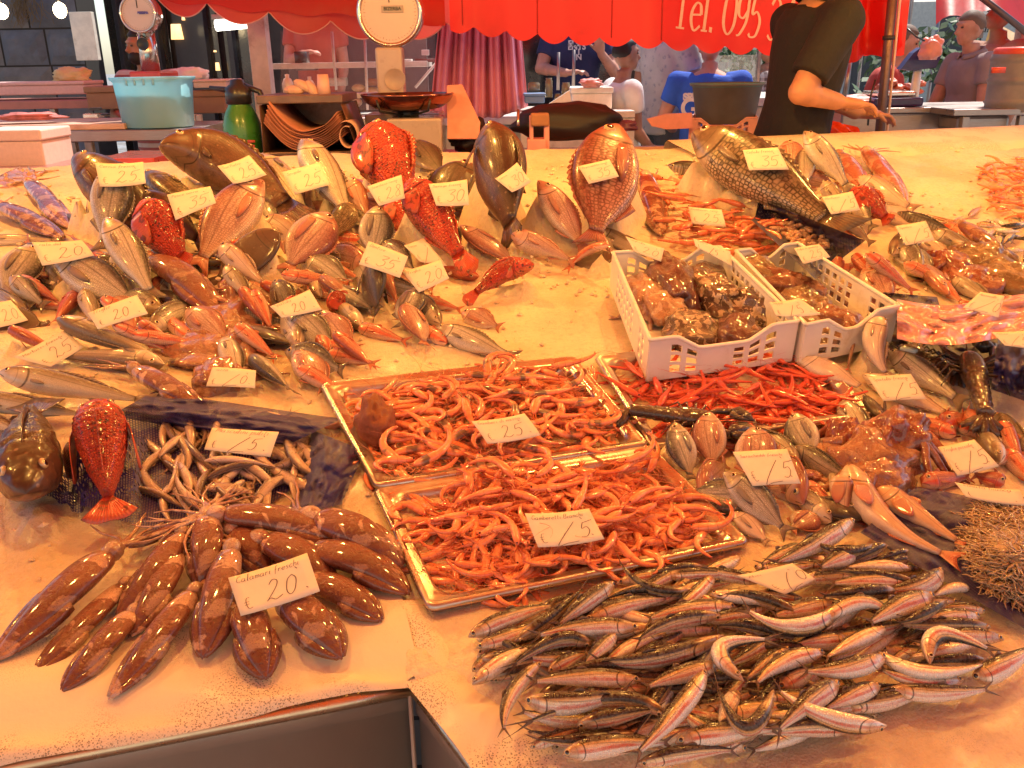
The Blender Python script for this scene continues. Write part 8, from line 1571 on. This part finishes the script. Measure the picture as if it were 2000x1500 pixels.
    if not headless:
        hm = hair
        if hm is not None:
            mb = MB(); P = []
            for i in range(17):
                th = PI * min(max(i / 16, .02), .98); row = []
                for k in range(28):
                    a = 2 * PI * k / 28; q = Vector((math.sin(th) * math.cos(a), math.sin(th) * math.sin(a), math.cos(th))); fr = q.y - .25; cov = 1.0
                    if q.y > .15 and q.z < .52: cov = .90 - .3 * min(1, (q.y - .15) * 2)
                    if q.z < -.30: cov = min(cov, .86)
                    if bald and q.z > .30 and q.y > -.6: cov = .93
                    n_ = noise.noise(q * 7 + Vector((H, 0, 0))) * .03; row.append(hd(*(Vector((0, -.006, .010)) + Vector((q.x * .049, q.y * .058, q.z * .063)) * (cov + n_))))
                P.append(row)
            mb.grid(P, cv=True, cap0=True, cap1=True); mb.build('hair', hm, root, wp=wp)
        if beard: mb = MB(); mb.ell(hd(0, .018, -.040), (.0365 * H, .041 * H, .034 * H), Rh, 10, 14); mb.build('beard', beard, root, wp=wp)
        for s in (-1, 1): mb = MB(); mb.ell(hd(s * .017, .0445, .006), (.0075 * H, .005 * H, .004 * H), Rh, 6, 10); mb.build('eye', mat('person_eye', (.05, .03, .02), .15, coat=.6), root, wp=wp)
    if shirt is not None:
        mb = MB(); torso(mb, .010, .50, .815); ringtube(mb, [(B(0, -.006, .79), V(.10 * shoulders, 0, 0), V(0, .058, 0)), (B(0, -.005, .825), V(.052, 0, 0), V(0, .044, 0))]); ringtube(mb, [(B(0, 0, .47), V(.104 * shoulders, 0, 0), V(0, .076 * belly, 0)), (B(0, 0, .53), V(.106 * shoulders, 0, 0), V(0, .076 * belly, 0))])
        for s in (-1, 1):
            S_, E, W_, D = arms[s]; f = sleeve; q = [S_[i] + (E[i] - S_[i]) * f for i in range(3)]; inn = (S_[0] * .55, S_[1], S_[2] - .005)
            if long_sleeve: limb(mb, [B(*inn), B(*S_), B(*E), B(*[E[i] + (W_[i] - E[i]) * .9 for i in range(3)])], [.045 * H, .046 * H, .035 * H, .026 * H])
            else: limb(mb, [B(*inn), B(*S_), B(*q)], [.045 * H, .047 * H, .043 * H])
        me = voxel(mb, vox * .7, 5); me.materials.clear(); me.materials.append(shirt); me.transform(Matrix.Translation(-wp))
        for v in me.vertices:
            n_ = noise.noise(v.co * 7) * .006 + noise.noise(v.co * 16) * .003; v.co += v.normal * n_
        o = bpy.data.objects.new('shirt', me); C.objects.link(o); o.parent = root
        if collar is not None:
            mb = MB(); P = []
            for k in range(25):
                a = PI / 2 + .22 + (2 * PI - .44) * k / 24; ca, sa = math.cos(a), math.sin(a); P.append([B(ca * .040, sa * .040 - .004, .838 + .010 * (-sa)), B(ca * .046, sa * .046 - .004, .846 + .012 * (-sa)), B(ca * .056, sa * .056 - .004, .832 + .012 * (-sa) - .004)])
            x = mb.grid(P).build('collar', collar, root, wp=wp); x.modifiers.new('s', 'SOLIDIFY').thickness = .004
    if trousers is not None:
        mb = MB(); ringtube(mb, [(B(0, 0, .47, not sit), V0(.10, 0, 0), V0(0, .07, 0)), (B(0, 0, .54), V(.098, 0, 0), V(0, .07 * belly, 0))])
        for s in (-1, 1): limb(mb, [kn[s][0] + Vector((0, 0, .02)), kn[s][1], kn[s][2] + Vector((0, 0, .01))], [.062 * H, .046 * H, .036 * H])
        me = voxel(mb, vox, 4); me.materials.clear(); me.materials.append(trousers); me.transform(Matrix.Translation(-wp)); o = bpy.data.objects.new('trousers', me); C.objects.link(o); o.parent = root
    root['_B'] = 0; del root['_B']
    return root, B, V, wp
def cloth(name, col, pat=None):
    g = N(name); o = g.obj(); n = g.noise(o, 5, 4, .6); f = g.noise(o, 220, 2); c = g.mix(g.step(n, .3, .7), col, tuple(x * .8 for x in col))
    if pat:
        kind, pc, sc = pat
        if kind == 'stripe':
            sep = g.n('SeparateXYZ'); g.l(o, sep.inputs[0]); x = g.math('SINE', g.math('MULTIPLY', sep.outputs[2], sc)); c = g.mix(g.step(x, .1, .5), c, pc)
        elif kind == 'flower':
            v = g.n('TexVoronoi'); v.inputs['Scale'].default_value = sc; g.l(o, v.inputs['Vector']); nn = g.noise(o, sc * 3, 3); c = g.mix(g.math('MULTIPLY', g.step(v.outputs['Distance'], .2, .45, 1, 0), g.step(nn, .4, .55)), c, pc)
        elif kind == 'check':
            sep = g.n('SeparateXYZ'); g.l(o, sep.inputs[0]); a = g.step(g.math('SINE', g.math('MULTIPLY', sep.outputs[0], sc)), -.2, .2); b = g.step(g.math('SINE', g.math('MULTIPLY', sep.outputs[2], sc)), -.2, .2); c = g.mix(g.math('MULTIPLY', g.math('ADD', a, b), .45), c, pc)
    g.bump(g.math('ADD', g.math('MULTIPLY', n, 2.0), g.math('MULTIPLY', f, .08)), .4, .02); g.set(c, .85); return g.m
def skin_mat(name, col):
    g = N(name); o = g.obj(); n = g.noise(o, 14, 4); c = g.mix(g.step(n, .3, .7), col, tuple(x * .78 for x in col)); g.bump(g.noise(o, 120, 3), .15, .002); g.set(c, .48, 0, spec=.4, sss=.08); return g.m
def build_people_all():
    SKIN['tan'] = skin_mat('tanned_skin', (.46, .22, .13)); SKIN['olive'] = skin_mat('olive_skin', (.40, .20, .12)); SKIN['pink'] = skin_mat('pinkish_skin', (.60, .28, .19)); SKIN['doll'] = mat('mannequin_plastic', (.40, .28, .22), .5)
    bh = mat('black_hair', (.015, .010, .008), .6, bump=.8, nscale=30); br = mat('brown_hair', (.06, .03, .018), .6, bump=.8, nscale=30); gh = mat('grey_hair', (.16, .10, .07), .7, bump=.8, nscale=30); jeans = cloth('grey_jeans', (.09, .10, .12)); dark = cloth('dark_trousers', (.03, .03, .035))
    # seller: stands behind the counter, in profile to the right, leaning forward, forearm reaching right
    blackp = cloth('black_polo_cloth', (.007, .005, .008)); hip = at(1535, 330, 4.02); H = 1.80
    x = XY(1540, 4.05, 1.0).x
    person('seller in a black polo shirt leaning over with his forearm held out', (x, 4.08, .10), 1.88, 78, lean=.16, armR=((.135, -.075, .635), (.12, .03, .628), (0, 1, .10)), armL=((-.12, .08, .66), (-.09, .22, .62), (0, 1, .2)), shirt=blackp, trousers=dark, hair=bh, skin='tan', beard=mat('stubble', (.10, .05, .035), .8), vox=.014, collar=blackp, sleeve=.8, shoulders=1.0, belly=1.0, head_tilt=-18)
    # left seated fish seller with striped shirt
    st = cloth('striped_shirt_cloth', (.62, .50, .46), ('stripe', (.34, .10, .10), 130)); x = XY(352, 6.6, 0).x
    person('bearded man in a striped shirt behind the small dial scale', (x, 6.6, .08), 1.62, 195, lean=.10, armR=((.16, .05, .66), (.06, .17, .68), (-1, .6, .1)), armL=((-.15, .06, .65), (-.04, .17, .67), (1, .5, 0)), shirt=st, trousers=dark, hair=bh, beard=bh, skin='tan', head_turn=25)
    nv = cloth('navy_shirt_cloth', (.025, .03, .10)); x = XY(1122, 7.9, 0).x
    r_, B, V, wp = person('man in a navy shirt with white block letters, his head behind the awning', (x, 7.9, .14), 1.84, 180, armR=((.16, .03, .68), (.05, .16, .66), (-1, .5, .2)), armL=((-.17, .05, .66), (-.10, .12, .74), (0, .5, 1)), shirt=nv, trousers=nv, hair=bh, skin='pink')
    wt = mat('shirt_print_white', (.62, .60, .62), .7)
    for i, (t, y) in enumerate((('ELEM', 85), ('ENTS', 92), ('I', 102), ('N', 112))): p = at(1126 + (i > 1) * 4, y, 7.76); textmesh(t, .062, wt, 'shirt_print', r_, Matrix.Translation(Vector((p.x, 7.735, p.z)) - wp) @ FACE, bold=.002)
    ws = cloth('white_tee_cloth', (.80, .78, .78)); x = XY(1208, 6.3, 0).x
    person('boy in a white t-shirt looking to the right', (x, 6.3, .02), 1.56, 72, armR=((.10, .02, .63), (.09, .09, .56), (0, 1, 0)), shirt=ws, trousers=dark, hair=bh, skin='olive', shoulders=.9)
    fs = cloth('floral_shirt_cloth', (.56, .52, .50), ('flower', (.30, .30, .34), 22)); x = XY(1280, 6.8, 0).x
    person('man in a pale flowered shirt with his back turned, next to the boy', (x, 6.8, .06), 1.85, 62, lean=.05, armR=((.15, .05, .64), (.13, .19, .60), (0, 1, 0)), shirt=fs, trousers=jeans, hair=bh, skin='tan', collar=fs, shoulders=1.05)
    bs = cloth('bright_blue_shirt_cloth', (.03, .12, .62)); x = XY(1366, 6.3, 0).x
    r_, B, V, wp = person('man in a bright blue shirt seen from behind, with white lettering on the back', (x, 6.3, -.02), 1.66, 8, lean=.16, armR=((.17, .08, .66), (.10, .2, .62), (0, 1, 0)), armL=((-.18, .04, .66), (-.12, .2, .62), (0, 1, 0)), shirt=bs, trousers=jeans, hair=gh, skin='pink', shoulders=1.1, head_tilt=-12)
    for t, px, py, s_ in (('SPR', 1355, 191, .06), ('G', 1352, 214, .17)): p = at(px, py, 6.02); textmesh(t, s_, wt, 'shirt_print', r_, Matrix.Translation(Vector((p.x, 6.10 if t == 'G' else 6.13, p.z)) - wp) @ FACE @ Matrix.Rotation(-.16, 4, 'X'), bold=.004)
    ck = cloth('checked_shirt_cloth', (.12, .07, .07), ('check', (.55, .45, .42), 120)); x = XY(1474, 8.4, 0).x
    person('man in a dark checked shirt far behind beside the seller', (x, 8.4, -.08), 1.68, 100, shirt=ck, trousers=jeans, hair=bh, skin='tan', vox=.02)
    gp = cloth('grey_pink_polo_cloth', (.34, .24, .23)); x = XY(1838, 6.7, 0).x
    person('balding man in a greyish pink polo shirt and jeans leaning on the counter', (x, 6.6, .04), 1.69, 262, lean=.10, armL=((-.14, .03, .64), (-.12, .15, .56), (0, 1, -.4)), armR=((.13, .08, .62), (.08, .20, .56), (0, 1, 0)), shirt=gp, trousers=jeans, hair=gh, bald=True, skin='pink', belly=1.35, collar=gp, shoulders=1.0, sleeve=.5)
    tn = cloth('dusty_tan_shirt_cloth', (.50, .30, .22)); x = XY(1893, 7.2, 0).x
    person('tall man in a dusty pink t-shirt behind the balding man', (x, 7.25, 0), 1.84, 250, shirt=tn, trousers=jeans, hair=br, skin='tan', armR=((.15, -.03, .64), (.14, .04, .50), (0, .3, -1)), head_tilt=-10)
    rs = cloth('red_apron_cloth', (.55, .06, .04)); x = XY(1672, 6.6, 0).x
    person('vendor in red half hidden behind the tarpaulin, reaching over the meat', (x, 6.7, 0), 1.66, 110, lean=.25, shirt=rs, trousers=rs, hair=gh, skin='pink', armR=((.12, .12, .66), (.06, .28, .60), (0, 1, 0)), vox=.02)
    x = XY(1985, 8.6, 0).x; person('woman with a pale top at the far right behind the barrel', (x, 8.6, 0), 1.62, 200, shirt=ws, trousers=dark, hair=br, skin='tan', vox=.02)
    rd = mat('red_dress_cloth', (.50, .10, .06), .6); x = XY(650, 7.6, 0).x
    person('figure in an orange red dress behind the glass of the display case', (x, 7.6, .45), 1.60, 190, shirt=rd, trousers=rd, hair=br, skin='pink', armR=((.13, .05, .64), (.02, .12, .68), (-1, .3, 0)), vox=.02, headless=True)
import time
_t = time.time()
def lap(s):
    global _t
    print('LAP', s, round(time.time() - _t, 1), len(bpy.data.objects)); _t = time.time()
lamp_row(); build_counter(); build_lace()
try: build_background(); build_people_all()
except NameError as e: print('skip', e)
lap('bg')
build_fish(); build_fillers(); lap('fish')
build_ice(); lap('ice')
build_anchovies(); build_whitebait(); lap('anch')
build_seafood(); lap('seafood')
build_cards(); lap('cards')
